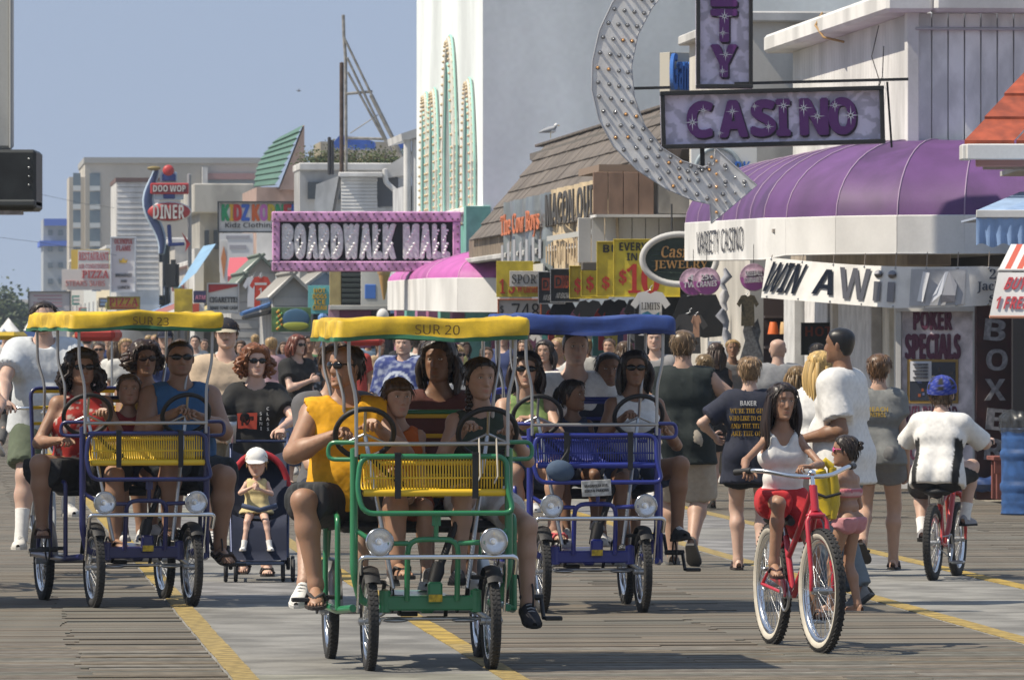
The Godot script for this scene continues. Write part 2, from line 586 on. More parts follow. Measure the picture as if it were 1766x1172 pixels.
func hair(mb: MB,xf: Transform3D,sp: Dictionary,rng: RandomNumberGenerator,nz: FastNoiseLite) -> void:
	var hs: Dictionary = sp.hair
	var st: String = hs.style
	if st == "bald":return
	var col: Color = hs.col
	var th: float = {"buzz":0.004,"short":0.011,"balding":0.008,"fringe":0.014,"pony":0.009,"bun":0.01,"long":0.016,"bob":0.022,"curly":0.03,"braid":0.012}.get(st,0.012)
	var nu := 52
	var nv := 36
	var ps := PackedVector3Array()
	var cs := PackedColorArray()
	var keep := PackedByteArray()
	for j in nv:
		var y := lerpf(-0.108,0.12,float(j) / (nv - 1))
		for i in nu:
			var a := TAU * i / nu
			var p := head_pt(a,y,false)
			var m := smoothstep(-0.004,0.016,y - hairline(a,st) + 0.004 * nz.get_noise_2d(a * 220.0,7.0))
			if st == "curly" or st == "bob":m *= 1.0
			var w := nz.get_noise_3d(p.x * 900.0,p.y * (900.0 if st == "curly" else 120.0),p.z * 900.0)
			var o := Vector3(p.x,maxf(p.y,-0.02) * 0.6 + 0.004,p.z).normalized()
			var d := lerpf(-0.008,th * (1.0 + 0.25 * clampf((y - 0.02) * 10.0,-1,1)),m) + m * w * th * 0.6
			ps.append(xf * (p + o * d))
			cs.append(col * (0.95 + 1.1 * nz.get_noise_3d(p.x * 2600.0,p.y * 120.0,p.z * 2600.0)))
			keep.append(1 if m > 0.02 else 0)
	mb.grid(ps,nu,nv,true,cs,keep)
	var lock := func(pts: Array,r0: float,r1: float) -> void:
		var q := []
		var rr := []
		for k in pts.size():
			q.append(xf * pts[k])
			rr.append(lerpf(r0,r1,pow(float(k) / (pts.size() - 1),1.5)))
		mb.col = col * rng.randf_range(0.7,1.35)
		mb.tube(q,rr,6,true,0.7)
	if st in ["long","bob","curly"]:
		var L: float = hs.get("len",0.3)
		var n := 26 if st != "curly" else 34
		for k in n:
			var a := lerpf(1.25,TAU - 1.25,(k + 0.5) / n)
			var p := head_pt(a,rng.randf_range(-0.03,0.05),false)
			var out := Vector3(p.x,0,p.z).normalized()
			var pts := []
			var bulge := 0.05 if st == "curly" else 0.02
			for q in 9:
				var f := q / 8.0
				var y := p.y - f * L * rng.randf_range(0.93,1.0)
				var wv := sin(f * (14.0 if st == "curly" else 5.0) + k * 1.7) * (0.012 if st == "curly" else 0.004)
				var o2 := out * (0.012 + bulge * sin(PI * minf(f * 1.2,1.0)) + 0.02 * f)
				pts.append(Vector3(p.x,y,p.z - (0.015 * f if p.z < 0.0 else 0.0)) + o2 + Vector3(wv,0,wv))
			lock.call(pts,0.02,0.006 if st == "long" else 0.012)
	if st == "curly":
		for k in 110:
			var a := rng.randf_range(0,TAU)
			var y := rng.randf_range(-0.1,0.11)
			if y < hairline(a,st) + 0.01: continue
			var p := head_pt(a,y,false)
			mb.col = col * rng.randf_range(0.65,1.5)
			mb.ellip(xf * (p + p.normalized() * th * 0.9),Vector3.ONE * rng.randf_range(0.012,0.02),xf.basis,4,6)
	if sp.get("fine",true) and st != "buzz":
		for k in 170:
			var a := rng.randf_range(0,TAU)
			var y := rng.randf_range(-0.09,0.112)
			if y < hairline(a,st) + 0.008: continue
			var p := head_pt(a,y,false)
			var o := Vector3(p.x,maxf(p.y,-0.02) * 0.6 + 0.004,p.z).normalized()
			var dn := Vector3(rng.randf_range(-0.5,0.5),-1,rng.randf_range(-0.6,0.2))
			dn = (dn - o * dn.dot(o)).normalized()
			var q := p + o * th * 0.9
			mb.col = col * rng.randf_range(0.5,2.0)
			mb.tube([xf * (q - dn * 0.012),xf * (q + o * rng.randf_range(0.002,0.007) + dn * 0.01),xf * (q + dn * rng.randf_range(0.03,0.05) + o * rng.randf_range(-0.002,0.008))],[0.0034,0.0028,0.001],4,false)
	if st == "pony":
		var L: float = hs.get("len",0.2)
		for k in 9:
			var pts := []
			for q in 8:
				var f := q / 7.0
				pts.append(Vector3(rng.randf_range(-0.003,0.003) + 0.016 * cos(k * 0.7) * sin(PI * f * 0.9 + 0.3),0.055 + 0.02 * f - L * f * f,-0.105 - 0.05 * sin(PI * f * 0.6) + 0.014 * sin(k * 0.7)))
			lock.call(pts,0.012,0.004)
	if st == "bun":
		for k in 26:
			var o := Vector3(rng.randfn(),rng.randfn(),rng.randfn()).normalized()
			mb.col = col * rng.randf_range(0.7,1.3)
			mb.ellip(xf * (Vector3(0,0.045,-0.118) + o * 0.022),Vector3(0.02,0.015,0.015),xf.basis * Basis(o,k),4,6)
	if st == "braid":
		for k in 17:
			var f := k / 16.0
			mb.col = col * rng.randf_range(0.8,1.2)
			mb.ellip(xf * Vector3(-0.06 - 0.035 * f + 0.008 * (1 if k % 2 else -1),-0.03 - 0.36 * f,-0.02 + 0.09 * f),Vector3(0.021 - 0.008 * f,0.02,0.021 - 0.008 * f),xf.basis * Basis(Vector3(0,0,1),0.7 if k % 2 else -0.7),5,7)
func hand(mb: MB,w: Vector3,dir: Vector3,nrm: Vector3,sd: float,S: float,curl: float) -> void:
	dir = dir.normalized()
	nrm = (nrm - dir * nrm.dot(dir)).normalized()
	var x := dir.cross(nrm) * sd
	mb.tube([w - dir * 0.02 * S,w + dir * 0.01 * S,w + dir * 0.045 * S,w + dir * 0.082 * S,w + dir * 0.096 * S],[0.026 * S,0.029 * S,0.041 * S,0.042 * S,0.034 * S],10,true,0.40,x)
	var ln := [0.068,0.08,0.074,0.058]
	for k in 4:
		var p := w + dir * (0.088 - 0.006 * absf(k - 1.2)) * S + x * (-0.029 + 0.0195 * k) * S
		var an := curl * 0.75 + 0.12
		var pts := [p]
		var d := (dir + x * 0.07 * (k - 1.5)).normalized()
		for q in 3:
			d = d.rotated(x.normalized(),an * sd)
			p = p + d * ln[k] * S * [0.44,0.31,0.25][q]
			pts.append(p)
			an = curl * [1.0,0.8,0.7][q] + 0.1
		mb.tube(pts,[0.0098 * S,0.0094 * S,0.0084 * S,0.0062 * S],7)
	var b := w + dir * 0.024 * S - x * 0.03 * S
	var td := (dir * 0.75 - x * 0.75 + nrm * 0.25).normalized()
	var p1 := b + td * 0.04 * S
	var p2 := p1 + (td + dir * 0.5 + nrm * curl * 0.7).normalized() * 0.03 * S
	mb.tube([b - td * 0.015 * S,p1,p2,p2 + (dir + nrm * curl * 0.8 + x * curl * 0.3).normalized() * 0.025 * S],[0.014 * S,0.0125 * S,0.0105 * S,0.0075 * S],7)
func foot(skin_mb: MB,shoe_mb: MB,an: Vector3,toe: Vector3,S: float,sh: Dictionary) -> void:
	var f := toe.normalized()
	var up := (Vector3.UP - f * f.y)
	if up.length() < 0.3: up = Vector3(0,0,-1) - f * -f.z
	up = up.normalized()
	var x := up.cross(f)
	var bs := Basis(x,up,f)
	var st: String = sh.style
	var o := an - up * 0.072 * S
	var sneaker := st == "sneaker"
	var prof := [[-0.062,0.022,0.05],[-0.05,0.03,0.075],[-0.02,0.034,0.088],[0.03,0.036,0.078],[0.08,0.041,0.06],[0.12,0.045,0.05],[0.155,0.043,0.042],[0.182,0.03,0.032],[0.194,0.012,0.022]]
	var mb := shoe_mb if sneaker else skin_mb
	var keepcol := mb.col
	if sneaker: mb.col = sh.col
	var ps := PackedVector3Array()
	for q in prof:
		for i in 13:
			var a := PI * i / 12.0
			var gr := 1.12 if sneaker else 0.93
			var hh: float = q[2] * (1.0 if sneaker else 0.86)
			ps.append(o + bs * (Vector3(cos(a) * q[1] * gr,pow(sin(a),0.7) * hh + 0.014,q[0] * (1.05 if sneaker else 0.97)) * S))
	mb.grid(ps,13,prof.size(),false)
	if not sneaker:
		for k in 5:
			mb.ellip(o + bs * (Vector3((-0.032 + 0.0155 * k) * (1.0 if x.x > -9 else 1),0.022,0.186 - 0.006 * absf(k - 1.5)) * S),Vector3(0.0085,0.011,0.016) * S,bs,5,7)
	mb.col = keepcol
	if st == "bare":return
	var out := PackedVector2Array()
	for q in prof: out.append(Vector2(-q[1] * 1.22,q[0] * 1.06) * S)
	for k in range(prof.size() - 1,-1,-1): out.append(Vector2(prof[k][1] * 1.22,prof[k][0] * 1.06) * S)
	shoe_mb.col = sh.get("sole",Color(0.6,0.58,0.55))
	var xf := Transform3D(Basis(x,f,-up),o)
	var nv := out.size()
	for y in [0.0,-0.018 * S]:
		var i0 := shoe_mb.v.size()
		for p in out: shoe_mb.add(xf * Vector3(p.x,p.y,y),up if y < 0 else -up)
		for k in range(1,nv - 1):
			if k < nv / 2:
				shoe_mb.tri(i0 + k - 1,i0 + k,i0 + nv - 1 - k)
				shoe_mb.tri(i0 + k - 1,i0 + nv - 1 - k,i0 + nv - k)
	for k in nv:
		var a := out[k]
		var b := out[(k + 1) % nv]
		shoe_mb.poly([xf * Vector3(a.x,a.y,0),xf * Vector3(b.x,b.y,0),xf * Vector3(b.x,b.y,-0.018 * S),xf * Vector3(a.x,a.y,-0.018 * S)])
	shoe_mb.col = sh.col
	if st in ["flip","sandal"]:
		for sd in [-1.0,1.0]:
			shoe_mb.tube([o + bs * (Vector3(sd * 0.046,0.02,0.06) * S),o + bs * (Vector3(sd * 0.036,0.058,0.1) * S),o + bs * (Vector3(-0.005,0.044,0.15) * S),o + bs * (Vector3(-0.008,0.02,0.17) * S)],0.008 * S,6,true,1.6)
		if st == "sandal":
			shoe_mb.tube([o + bs * (Vector3(-0.05,0.02,0.13) * S),o + bs * (Vector3(-0.03,0.05,0.135) * S),o + bs * (Vector3(0.03,0.05,0.135) * S),o + bs * (Vector3(0.05,0.02,0.13) * S)],0.012 * S,6,true,1.6)
	elif sh.get("lace",true):
		shoe_mb.col = sh.get("trim",Color(0.75,0.75,0.74))
		for k in 3:
			var z := 0.055 + 0.026 * k
			var y := 0.083 - 0.009 * k
			shoe_mb.tube([o + bs * (Vector3(-0.02,y - 0.004,z) * S),o + bs * (Vector3(0,y + 0.006,z + 0.008) * S),o + bs * (Vector3(0.02,y - 0.004,z) * S)],0.0045 * S,5)
	if sh.has("sock"):
		var sk := shoe_mb.col
		shoe_mb.col = sh.sock
		var lg: Vector3 = sh.shin
		var sl: float = sh.get("sockh",0.13) * S
		shoe_mb.tube([an - lg * 0.02 * S,an + lg * sl * 0.4,an + lg * sl * 0.8,an + lg * sl],[0.047 * S,0.045 * S,0.05 * S,0.053 * S],10,true)
		shoe_mb.col = sk
func person(sp: Dictionary) -> Array:
	var rng := RandomNumberGenerator.new()
	rng.seed = int(sp.get("seed",1))
	var nz := FastNoiseLite.new()
	nz.seed = int(sp.get("seed",1))
	nz.frequency = 0.02
	var H: float = sp.get("h",1.72)
	var f := H / 1.75
	var g: float = sp.get("g",1.0) * f
	var mus: float = sp.get("mus",1.0) * lerpf(1.0,sp.get("g",1.0),0.6) * f
	var fem: bool = sp.get("fem",false)
	var res: float = sp.get("res",0.02)
	var cz := FastNoiseLite.new()
	cz.seed = nz.seed + 5
	cz.frequency = 0.02
	cz.fractal_type = FastNoiseLite.FRACTAL_RIDGED
	cz.fractal_octaves = 2
	cz.domain_warp_enabled = res < 0.021
	cz.domain_warp_amplitude = 14.0
	cz.domain_warp_frequency = 0.02
	var skin: Color = sp.get("skin",Color(0.42,0.25,0.175))
	if not sp.has("hair"): sp.hair = {"style":"short","col":Color(0.03,0.018,0.01)}
	var lean: float = sp.get("lean",0.03)
	var hip: Vector3 = sp.get("hip",Vector3(0,0.52 * H,0))
	var up := Vector3(sin(sp.get("side",0.0)),cos(lean),sin(lean)).normalized()
	var tw: float = sp.get("twist",0.0)
	var X := Vector3(cos(tw),0,-sin(tw))
	X = (X - up * X.dot(up)).normalized()
	var Z := X.cross(up)
	var HX := (Vector3.RIGHT - up * up.x).normalized()
	var U := func(x: float,y: float,z: float) -> Vector3: return hip + (X * x + up * y + Z * z) * f
	var nb: Vector3 = U.call(0,0.5,-0.015)
	var nd: Vector3 = (up * 0.55 + Vector3.UP * 0.45 + Z * sp.get("jut",0.12)).normalized()
	var hc: Vector3 = nb + nd * 0.193 * f
	var S: float = lerpf(0.185,0.224,clampf((H - 0.8) / 0.85,0,1)) / 0.238 * (0.96 if fem else 1.0)
	if H < 1.5: hc = nb + nd * (0.09 * f + 0.115 * S)
	var hb := Basis(Vector3.UP,sp.get("hy",0.0)) * Basis(Vector3.RIGHT,sp.get("hp",0.0)) * Basis(Vector3.BACK,sp.get("hr_",0.0))
	var hx := Transform3D(hb * Basis.from_scale(Vector3(S * lerpf(1.0,sp.get("g",1.0),0.35),S,S)),hc)
	var shw: float = sp.get("shw",0.165 if not fem else 0.145) * lerpf(1.0,sp.get("g",1.0),0.4)
	var sj := [U.call(shw,0.455,0),U.call(-shw,0.455,0)]
	var hj := [hip + HX * 0.09 * f,hip - HX * 0.09 * f]
	var la := 0.172 * H
	var lf := 0.15 * H
	var lt := 0.245 * H
	var ls := 0.245 * H
	var el := []
	var wr := []
	var kn := []
	var ak := []
	for k in 2:
		var sg := 1.0 if k == 0 else -1.0
		var tgt = sp.get("hl" if k == 0 else "hr")
		if tgt == null: tgt = sj[k] + Vector3(sg * 0.07 * f,-(la + lf) * 0.965,0.07 * f)
		var r: Array = ik(sj[k],tgt,la,lf,sp.get("el" if k == 0 else "er",Vector3(sg * 0.45,-0.2,-1)))
		el.append(r[0]); wr.append(r[1])
		var ft = sp.get("fl" if k == 0 else "fr")
		if ft == null: ft = Vector3(sg * 0.1 * f,0.072 * f,0.0)
		r = ik(hj[k],ft,lt,ls,sp.get("kl" if k == 0 else "kr",Vector3(sg * 0.12,0.1,1)))
		kn.append(r[0]); ak.append(r[1])
	var belly: float = sp.get("belly",0.0)
	var torso := [[U.call(0.07,0.03,0),U.call(-0.07,0.03,0),0.098 * g,0.098 * g],[U.call(0.06,0.17,0.005 + belly * 0.5),U.call(-0.06,0.17,0.005 + belly * 0.5),(0.088 if fem else 0.098) * g + belly * 0.3,(0.088 if fem else 0.098) * g + belly * 0.3],[U.call(0.085,0.33,0),U.call(-0.085,0.33,0),0.1 * g,0.1 * g],[U.call(0.06,0.43,-0.01),U.call(-0.06,0.43,-0.01),0.075 * g,0.075 * g],[sj[0],sj[1],0.052 * mus,0.052 * mus]]
	if fem and sp.get("bust",1.0) > 0.0:
		for sd in [-1.0,1.0]: torso.append([U.call(sd * 0.075,0.33,0.07),U.call(sd * 0.07,0.31,0.085),0.058 * g * sp.get("bust",1.0),0.052 * g * sp.get("bust",1.0)])
	if belly > 0.0: torso.append([U.call(0.03,0.14,0.05 + belly * 0.6),U.call(-0.03,0.14,0.05 + belly * 0.6),0.1 * g,0.1 * g])
	for k in 2: torso.append([hj[k] + Vector3(0,0.0,-0.035 * f),hj[k] + Vector3(0,0.02,-0.05 * f),0.09 * g,0.085 * g])
	var af := 0.88 if fem else 1.0
	var body := torso.duplicate()
	body.append([nb - up * 0.03,hc - nd * 0.02 * f - Vector3.UP * 0.02 * f,0.06 * lerpf(f,g,0.5),0.05 * lerpf(f,g,0.5)])
	body.append([U.call(0.1,0.465,-0.015),nb + nd * 0.05 * f,0.04 * mus,0.04 * f])
	body.append([U.call(-0.1,0.465,-0.015),nb + nd * 0.05 * f,0.04 * mus,0.04 * f])
	for k in 2:
		var fa: Vector3 = (wr[k] - el[k])
		body.append([sj[k],el[k],0.048 * mus * af,0.038 * mus * af])
		body.append([el[k],el[k] + fa * 0.3,0.036 * mus * af,0.04 * mus * af])
		body.append([el[k] + fa * 0.3,wr[k] + fa.normalized() * 0.02 * f,0.04 * mus * af,0.0245 * lerpf(f,mus,0.3)])
		body.append([hj[k],kn[k],0.088 * g,0.056 * lerpf(f,g,0.7)])
		var shv: Vector3 = ak[k] - kn[k]
		var back: Vector3 = -(kn[k] - (hj[k] + ak[k]) * 0.5)
		back = back.normalized() * 0.018 * f if back.length() > 0.02 else Vector3(0,0,-0.018 * f)
		body.append([kn[k],kn[k] + shv * 0.3 + back,0.052 * lerpf(f,g,0.7),0.057 * lerpf(f,g,0.8)])
		body.append([kn[k] + shv * 0.3 + back,ak[k],0.056 * lerpf(f,g,0.8),0.037 * f])
		body.append([ak[k],ak[k] - Vector3(0,0.025 * f,0),0.038 * f,0.036 * f])
	var mb := MB.new()
	mb.col = skin
	nets(sdf(body,res,0.028 * f),mb)
	for k in mb.v.size():
		mb.c[k] = skin * (0.97 + 0.12 * nz.get_noise_3dv(mb.v[k] * 600.0))
	head(mb,hx,sp,skin,sp.get("fine",true),nz)
	for k in 2:
		var sg := 1.0 if k == 0 else -1.0
		var fa: Vector3 = (wr[k] - el[k]).normalized()
		var hd: Vector3 = sp.get("hdl" if k == 0 else "hdr",fa)
		var pn: Vector3 = sp.get("pl" if k == 0 else "pr",Vector3(-sg * 0.9,0,-0.3))
		hand(mb,wr[k],hd,pn,sg,f * (0.95 if fem else 1.0),sp.get("curl",0.45))
	var out := []
	var shm := MB.new()
	for k in 2:
		var sh: Dictionary = sp.get("shoe",{"style":"sneaker","col":Color(0.6,0.6,0.6)}).duplicate()
		sh.shin = (kn[k] - ak[k]).normalized()
		foot(mb,shm,ak[k],sp.get("tl" if k == 0 else "tr",Vector3((0.15 if k == 0 else -0.15),0,1)),f,sh)
		if k == 0 and not shm.v.is_empty():
			out.append(["shoe" if sh.style == "sneaker" else "sandal",shm,"cloth"])
			shm = MB.new()
		elif not shm.v.is_empty():
			out.append(["shoe" if sh.style == "sneaker" else "sandal",shm,"cloth"])
	out.push_front(["body",mb,"skin"])
	var top: Dictionary = sp.get("top",{})
	if top.size():
		var e: float = top.get("loose",0.012)
		var pr := []
		for q in torso: pr.append([q[0],q[1],q[2] + e,q[3] + e])
		var tee: bool = top.type == "tee"
		var hem: float = top.get("hem",-0.08)
		if top.get("flare",0.0) > 0.0 or hem < 0.0:
			pr.append([U.call(0.06,0.1,0.01),U.call(0.085,hem,0.01),0.1 * g + e,0.105 * g + e + top.get("flare",0.018)])
			pr.append([U.call(-0.06,0.1,0.01),U.call(-0.085,hem,0.01),0.1 * g + e,0.105 * g + e + top.get("flare",0.018)])
		if tee:
			for k in 2: pr.append([sj[k],lerp(sj[k],el[k],top.get("sleeve",0.62)),0.053 * mus + e,0.05 * mus + e * 1.5,true])
			for sd in [-1.0,1.0]: pr.append([U.call(sd * 0.12,0.47,-0.01),nb + up * 0.01,0.04 * mus + e * 0.6,0.045 * f])
		var subs := [[nb + up * top.get("neck",0.045) * f + Z * 0.03 * f,0.085 * f]]
		if top.has("vneck"): subs.append([nb + Z * 0.09 * f - up * top.vneck * f * 0.5,0.075 * f,Vector3(1.3,0.8,1)])
		if not tee:
			var ar: float = top.get("arm",0.075)
			for k in 2: subs.append([sj[k] + X * (1.0 if k == 0 else -1.0) * top.get("armx",0.045) * f - up * 0.01 * f,ar * f * 1.05,Vector3(1,0.8,0.8)])
		var planes := [[U.call(0,hem,0),-up]]
		if top.has("upper"): planes.append([U.call(0,top.upper,0),up])
		var tm := MB.new()
		var tf := sdf(pr,res,0.05 * f,planes,subs)
		nets(tf,tm,cz if res < 0.021 else nz,top.get("wrinkle",0.011) * 0.85 * f,Vector3(120,55,120))
		var c1: Color = top.col
		var c2: Color = top.get("col2",c1)
		for k in tm.v.size():
			var q := tm.v[k] - hip
			var lx := q.dot(X) / f
			var ly := q.dot(up) / f
			var lz := q.dot(Z) / f
			var c := c1
			match top.get("pat",""):
				"tie":
					var rr := Vector2(lx + 0.03,ly - 0.27).length()
					var w := nz.get_noise_3dv(tm.v[k] * 700.0)
					c = c1.lerp(c2,clampf(0.2 + 1.5 * w + 0.25 * sin(rr * 60.0),0,1) * clampf((rr - 0.12) * 9.0,0.05,0.7))
					var y2 := ly - 0.27
					if lz > 0 and (absf(rr - 0.14) < 0.018 or (rr < 0.14 and (absf(lx + 0.03) < 0.014 or (y2 < 0.0 and absf(absf(lx + 0.03) + y2) < 0.019)))): c = c2
				"floral":
					c = c2 if nz.get_noise_3dv(tm.v[k] * 900.0) > 0.22 else c1
				"side":
					c = c2 if absf(lx) > 0.145 and absf(lx) < 0.2 and ly < 0.3 else c1
				"stripe":
					c = c2 if fposmod(ly * 14.0,1.0) < 0.4 else c1
			tm.c[k] = c * (0.96 + 0.08 * nz.get_noise_3dv(tm.v[k] * 300.0))
		out.append([top.get("name","shirt"),tm,"cloth"])
		for pt in sp.get("prints",[]):
			var pm := MB.new()
			pm.col = pt[4]
			var dz: Vector3 = Z if pt[3] else -Z
			var dx: Vector3 = X if pt[3] else -X
			var src: MB = pt[0]
			var gg: PackedFloat32Array = tf.g
			for k in src.v.size():
				var o: Vector3 = U.call(0,0,0) + dx * (src.v[k].x + pt[1]) + up * (src.v[k].y + pt[2]) + dz * 0.42
				var hit := o
				for q in 90:
					hit = o - dz * q * 0.0045
					var cell: Vector3 = ((hit - tf.lo) / tf.h).round()
					if cell.x < 0 or cell.y < 0 or cell.z < 0 or cell.x >= tf.nx or cell.y >= tf.ny or cell.z >= tf.nz: continue
					if gg[(int(cell.z) * tf.ny + int(cell.y)) * tf.nx + int(cell.x)] < 0.0: break
				pm.add(hit + dz * (0.017 + src.v[k].z),dz)
			for k in range(0,src.ix.size(),3): pm.tri(src.ix[k],src.ix[k + 1],src.ix[k + 2])
			out.append(["shirt_print",pm,"cloth"])
	var bot: Dictionary = sp.get("bot",{})
	if bot.size():
		var e: float = bot.get("loose",0.016)
		var ln: float = bot.get("len",0.8)
		var pr := []
		for q in [torso[0],torso[1]]: pr.append([q[0],q[1],q[2] + e * 0.7,q[3] + e * 0.7])
		for k in 2:
			pr.append([hj[k] + Vector3(0,0.0,-0.035 * f),hj[k] + Vector3(0,0.02,-0.05 * f),0.09 * g + e * 0.8,0.085 * g + e * 0.8])
			if bot.type == "skirt":
				pr.append([hip + HX * 0.03 * (1 - 2 * k),lerp(hj[k],kn[k],ln),0.1 * g + e,0.11 * g + e,true])
			elif ln <= 1.0:
				pr.append([hj[k],lerp(hj[k],kn[k],ln),0.09 * g + e,lerpf(0.088,0.06,ln) * g + e * 1.9,true])
			else:
				pr.append([hj[k],kn[k],0.09 * g + e,0.06 * g + e])
				pr.append([kn[k],lerp(kn[k],ak[k],ln - 1.0),0.06 * g + e,0.052 * g + e * bot.get("wide",1.2),true])
		var bm := MB.new()
		nets(sdf(pr,res,0.03 * f,[[U.call(0,bot.get("waist",0.1),0),up]]),bm,cz if res < 0.021 else nz,bot.get("wrinkle",0.01) * 1.2 * f,Vector3(130,90,130))
		for k in bm.v.size(): bm.c[k] = bot.col * (0.95 + 0.14 * nz.get_noise_3dv(bm.v[k] * 250.0))
		out.append([bot.get("name","shorts" if ln <= 1.0 else "trousers"),bm,"cloth"])
	var hm := MB.new()
	hair(hm,hx,sp,rng,nz)
	if not hm.v.is_empty(): out.append(["hair",hm,"hair"])
	if sp.has("glasses"):
		var gm := MB.new()
		gm.col = sp.glasses
		for sd in [-1.0,1.0]:
			gm.ellip(hx * Vector3(sd * 0.034,0.013,0.09),Vector3(0.034,0.0215,0.008),hx.basis * Basis(Vector3.UP,sd * 0.25),8,12)
			gm.tube([hx * Vector3(sd * 0.064,0.02,0.078),hx * Vector3(sd * 0.082,0.018,0.04),hx * Vector3(sd * 0.085,0.012,-0.012)],0.004 * S,6)
		gm.tube([hx * Vector3(-0.012,0.019,0.098),hx * Vector3(0.012,0.019,0.098)],0.004 * S,6)
		out.append(["sunglasses",gm,"glass"])
	if sp.has("cap"):
		var cm := MB.new()
		var cp: Dictionary = sp.cap
		cm.col = cp.col
		var ps := PackedVector3Array()
		var cs := PackedColorArray()
		for j in 14:
			var y := lerpf(cp.get("low",0.045),0.121,j / 13.0)
			for i in 30:
				var a := TAU * i / 30.0
				var p := head_pt(a,y,false)
				var yy := y - 0.02 * (1.0 - cos(a)) * 0.5 * (1.0 - j / 13.0)
				var o := Vector3(p.x,(y - 0.04) * 0.8,p.z).normalized()
				ps.append(hx * (Vector3(p.x,yy,p.z) + o * cp.get("thick",0.016) + Vector3(0,0.008 * j / 13.0,0)))
				var cc: Color = cp.col
				if cp.has("vent") and j > 3 and j < 12 and (i % 5 < 2) and (j + i / 5) % 5 != 0: cc = Color(0.012,0.012,0.015)
				elif cp.has("vent") and sin(i * 1.9 + j * 1.3) > 0.75: cc = Color(0.1,0.12,0.35)
				cs.append(cc)
		cm.grid(ps,30,14,true,cs)
		if not cp.has("vent"):
			ps = PackedVector3Array()
			cm.col = cp.get("visor",cp.col)
			for j in 5:
				for i in 13:
					var a := lerpf(-1.15,1.15,i / 12.0)
					var p := head_pt(a,0.045,false)
					var ext := 0.075 * (j / 4.0) * pow(cos(a * 1.15),0.6)
					ps.append(hx * (p + Vector3(sin(a) * 0.012,0.005 - ext * 0.38 - absf(sin(a)) * 0.012,0.008 + ext)))
			cm.grid(ps,13,5,false)
		else:
			cm.col = Color(0.5,0.08,0.03)
			cm.ellip(hx * Vector3(0.0,0.045,-0.122),Vector3(0.016,0.014,0.006),hx.basis,5,7)
			cm.col = Color(0.7,0.5,0.05)
			cm.ellip(hx * Vector3(0.012,0.062,-0.118),Vector3(0.011,0.01,0.006),hx.basis,5,7)
		out.append([cp.get("name","cap"),cm,"cloth"])
	for ex in sp.get("extra",[]): out.append(ex)
	return out
var people := []
var built := []
var lockit := Mutex.new()
func queue_person(sp: Dictionary) -> void:
	sp.seed = people.size() * 7 + 3
	people.append(sp)
func one_person(i: int) -> void:
	var r := person(people[i])
	lockit.lock()
	built[i] = r
	lockit.unlock()
func place_people() -> void:
	for i in people.size():
		var sp: Dictionary = people[i]
		var t := thing("person",sp.label,sp.get("cat","person"),sp.at,sp.get("yaw",0.0),sp.get("group",""))
		for q in built[i]:
			var m: Material
			match q[2]:
				"skin":m = vmat(0.52,"skin")
				"cloth":m = vmat(0.85,"cloth")
				"hair":m = vmat(0.42)
				"glass":m = vmat(0.12)
				_: m = q[2]
			obj(q[0],q[1],m,t)
func wheel(parent: Node3D,at: Vector3,r: float,tw: float,wall := Color(0.02,0.02,0.02),turn := 0.0,spokes := 32,called := "wheel") -> void:
	var xf := Transform3D(Basis(Vector3.UP,turn),at)
	var m := MB.new()
	var prof := []
	for k in 15:
		var a := TAU * k / 14.0
		prof.append(Vector2(r - tw * 0.5 + tw * 0.56 * cos(a),tw * 0.5 * sin(a)))
	m.lathe(prof,40,Transform3D(Basis(Vector3(0,0,1),PI / 2),Vector3.ZERO))
	for k in 60:
		var a := TAU * k / 60.0
		for sd in [-1.0,1.0]:
			m.box(Vector3(sd * tw * 0.22,cos(a) * (r + 0.001),sin(a) * (r + 0.001)),Vector3(tw * 0.3,0.006,r * 0.07),Basis(Vector3.RIGHT,a + PI * 0) * Basis(Vector3.UP,sd * 0.4))
	var w := obj(called,m,rubber(),parent,xf)
	if wall.r > 0.1:
		var wm := MB.new()
		for sd in [-1.0,1.0]:
			wm.lathe([Vector2(r - tw * 0.98,sd * tw * 0.34),Vector2(r - tw * 0.78,sd * tw * 0.5),Vector2(r - tw * 0.55,sd * tw * 0.53),Vector2(r - tw * 0.45,sd * tw * 0.52)],40,Transform3D(Basis(Vector3(0,0,1),PI / 2),Vector3.ZERO))
		obj("white_wall",wm,mat(wall,0.7,"fine",3.0),w)
	var rm := MB.new()
	rm.lathe([Vector2(r - tw * 1.0,tw * 0.32),Vector2(r - tw * 1.35,tw * 0.3),Vector2(r - tw * 1.5,0),Vector2(r - tw * 1.35,-tw * 0.3),Vector2(r - tw * 1.0,-tw * 0.32)],40,Transform3D(Basis(Vector3(0,0,1),PI / 2),Vector3.ZERO))
	obj("rim",rm,chrome(),w)
	var sm := MB.new()
	for k in spokes:
		var a := TAU * k / spokes
		var sd := 1.0 if k % 2 else -1.0
		var a2 := a + sd * 0.35 * (1 if k % 4 < 2 else -1)
		sm.rod(Vector3(sd * 0.03,cos(a2) * 0.022,sin(a2) * 0.022),Vector3(0,cos(a) * (r - tw * 1.4),sin(a) * (r - tw * 1.4)),0.0017,5)
	sm.rod(Vector3(-0.055,0,0),Vector3(0.055,0,0),0.02,10)
	obj("spokes",sm,steel(),w)
func bent(ps: Array,rad := 0.05) -> Array:
	var out := [ps[0]]
	for k in range(1,ps.size() - 1):
		var a: Vector3 = ps[k - 1] - ps[k]
		var b: Vector3 = ps[k + 1] - ps[k]
		var r := minf(rad,minf(a.length(),b.length()) * 0.45)
		var p0: Vector3 = ps[k] + a.normalized() * r
		var p1: Vector3 = ps[k] + b.normalized() * r
		for q in 5:
			var t := q / 4.0
			out.append(p0.lerp(ps[k],t).lerp(ps[k].lerp(p1,t),t))
	out.append(ps[-1])
	return out
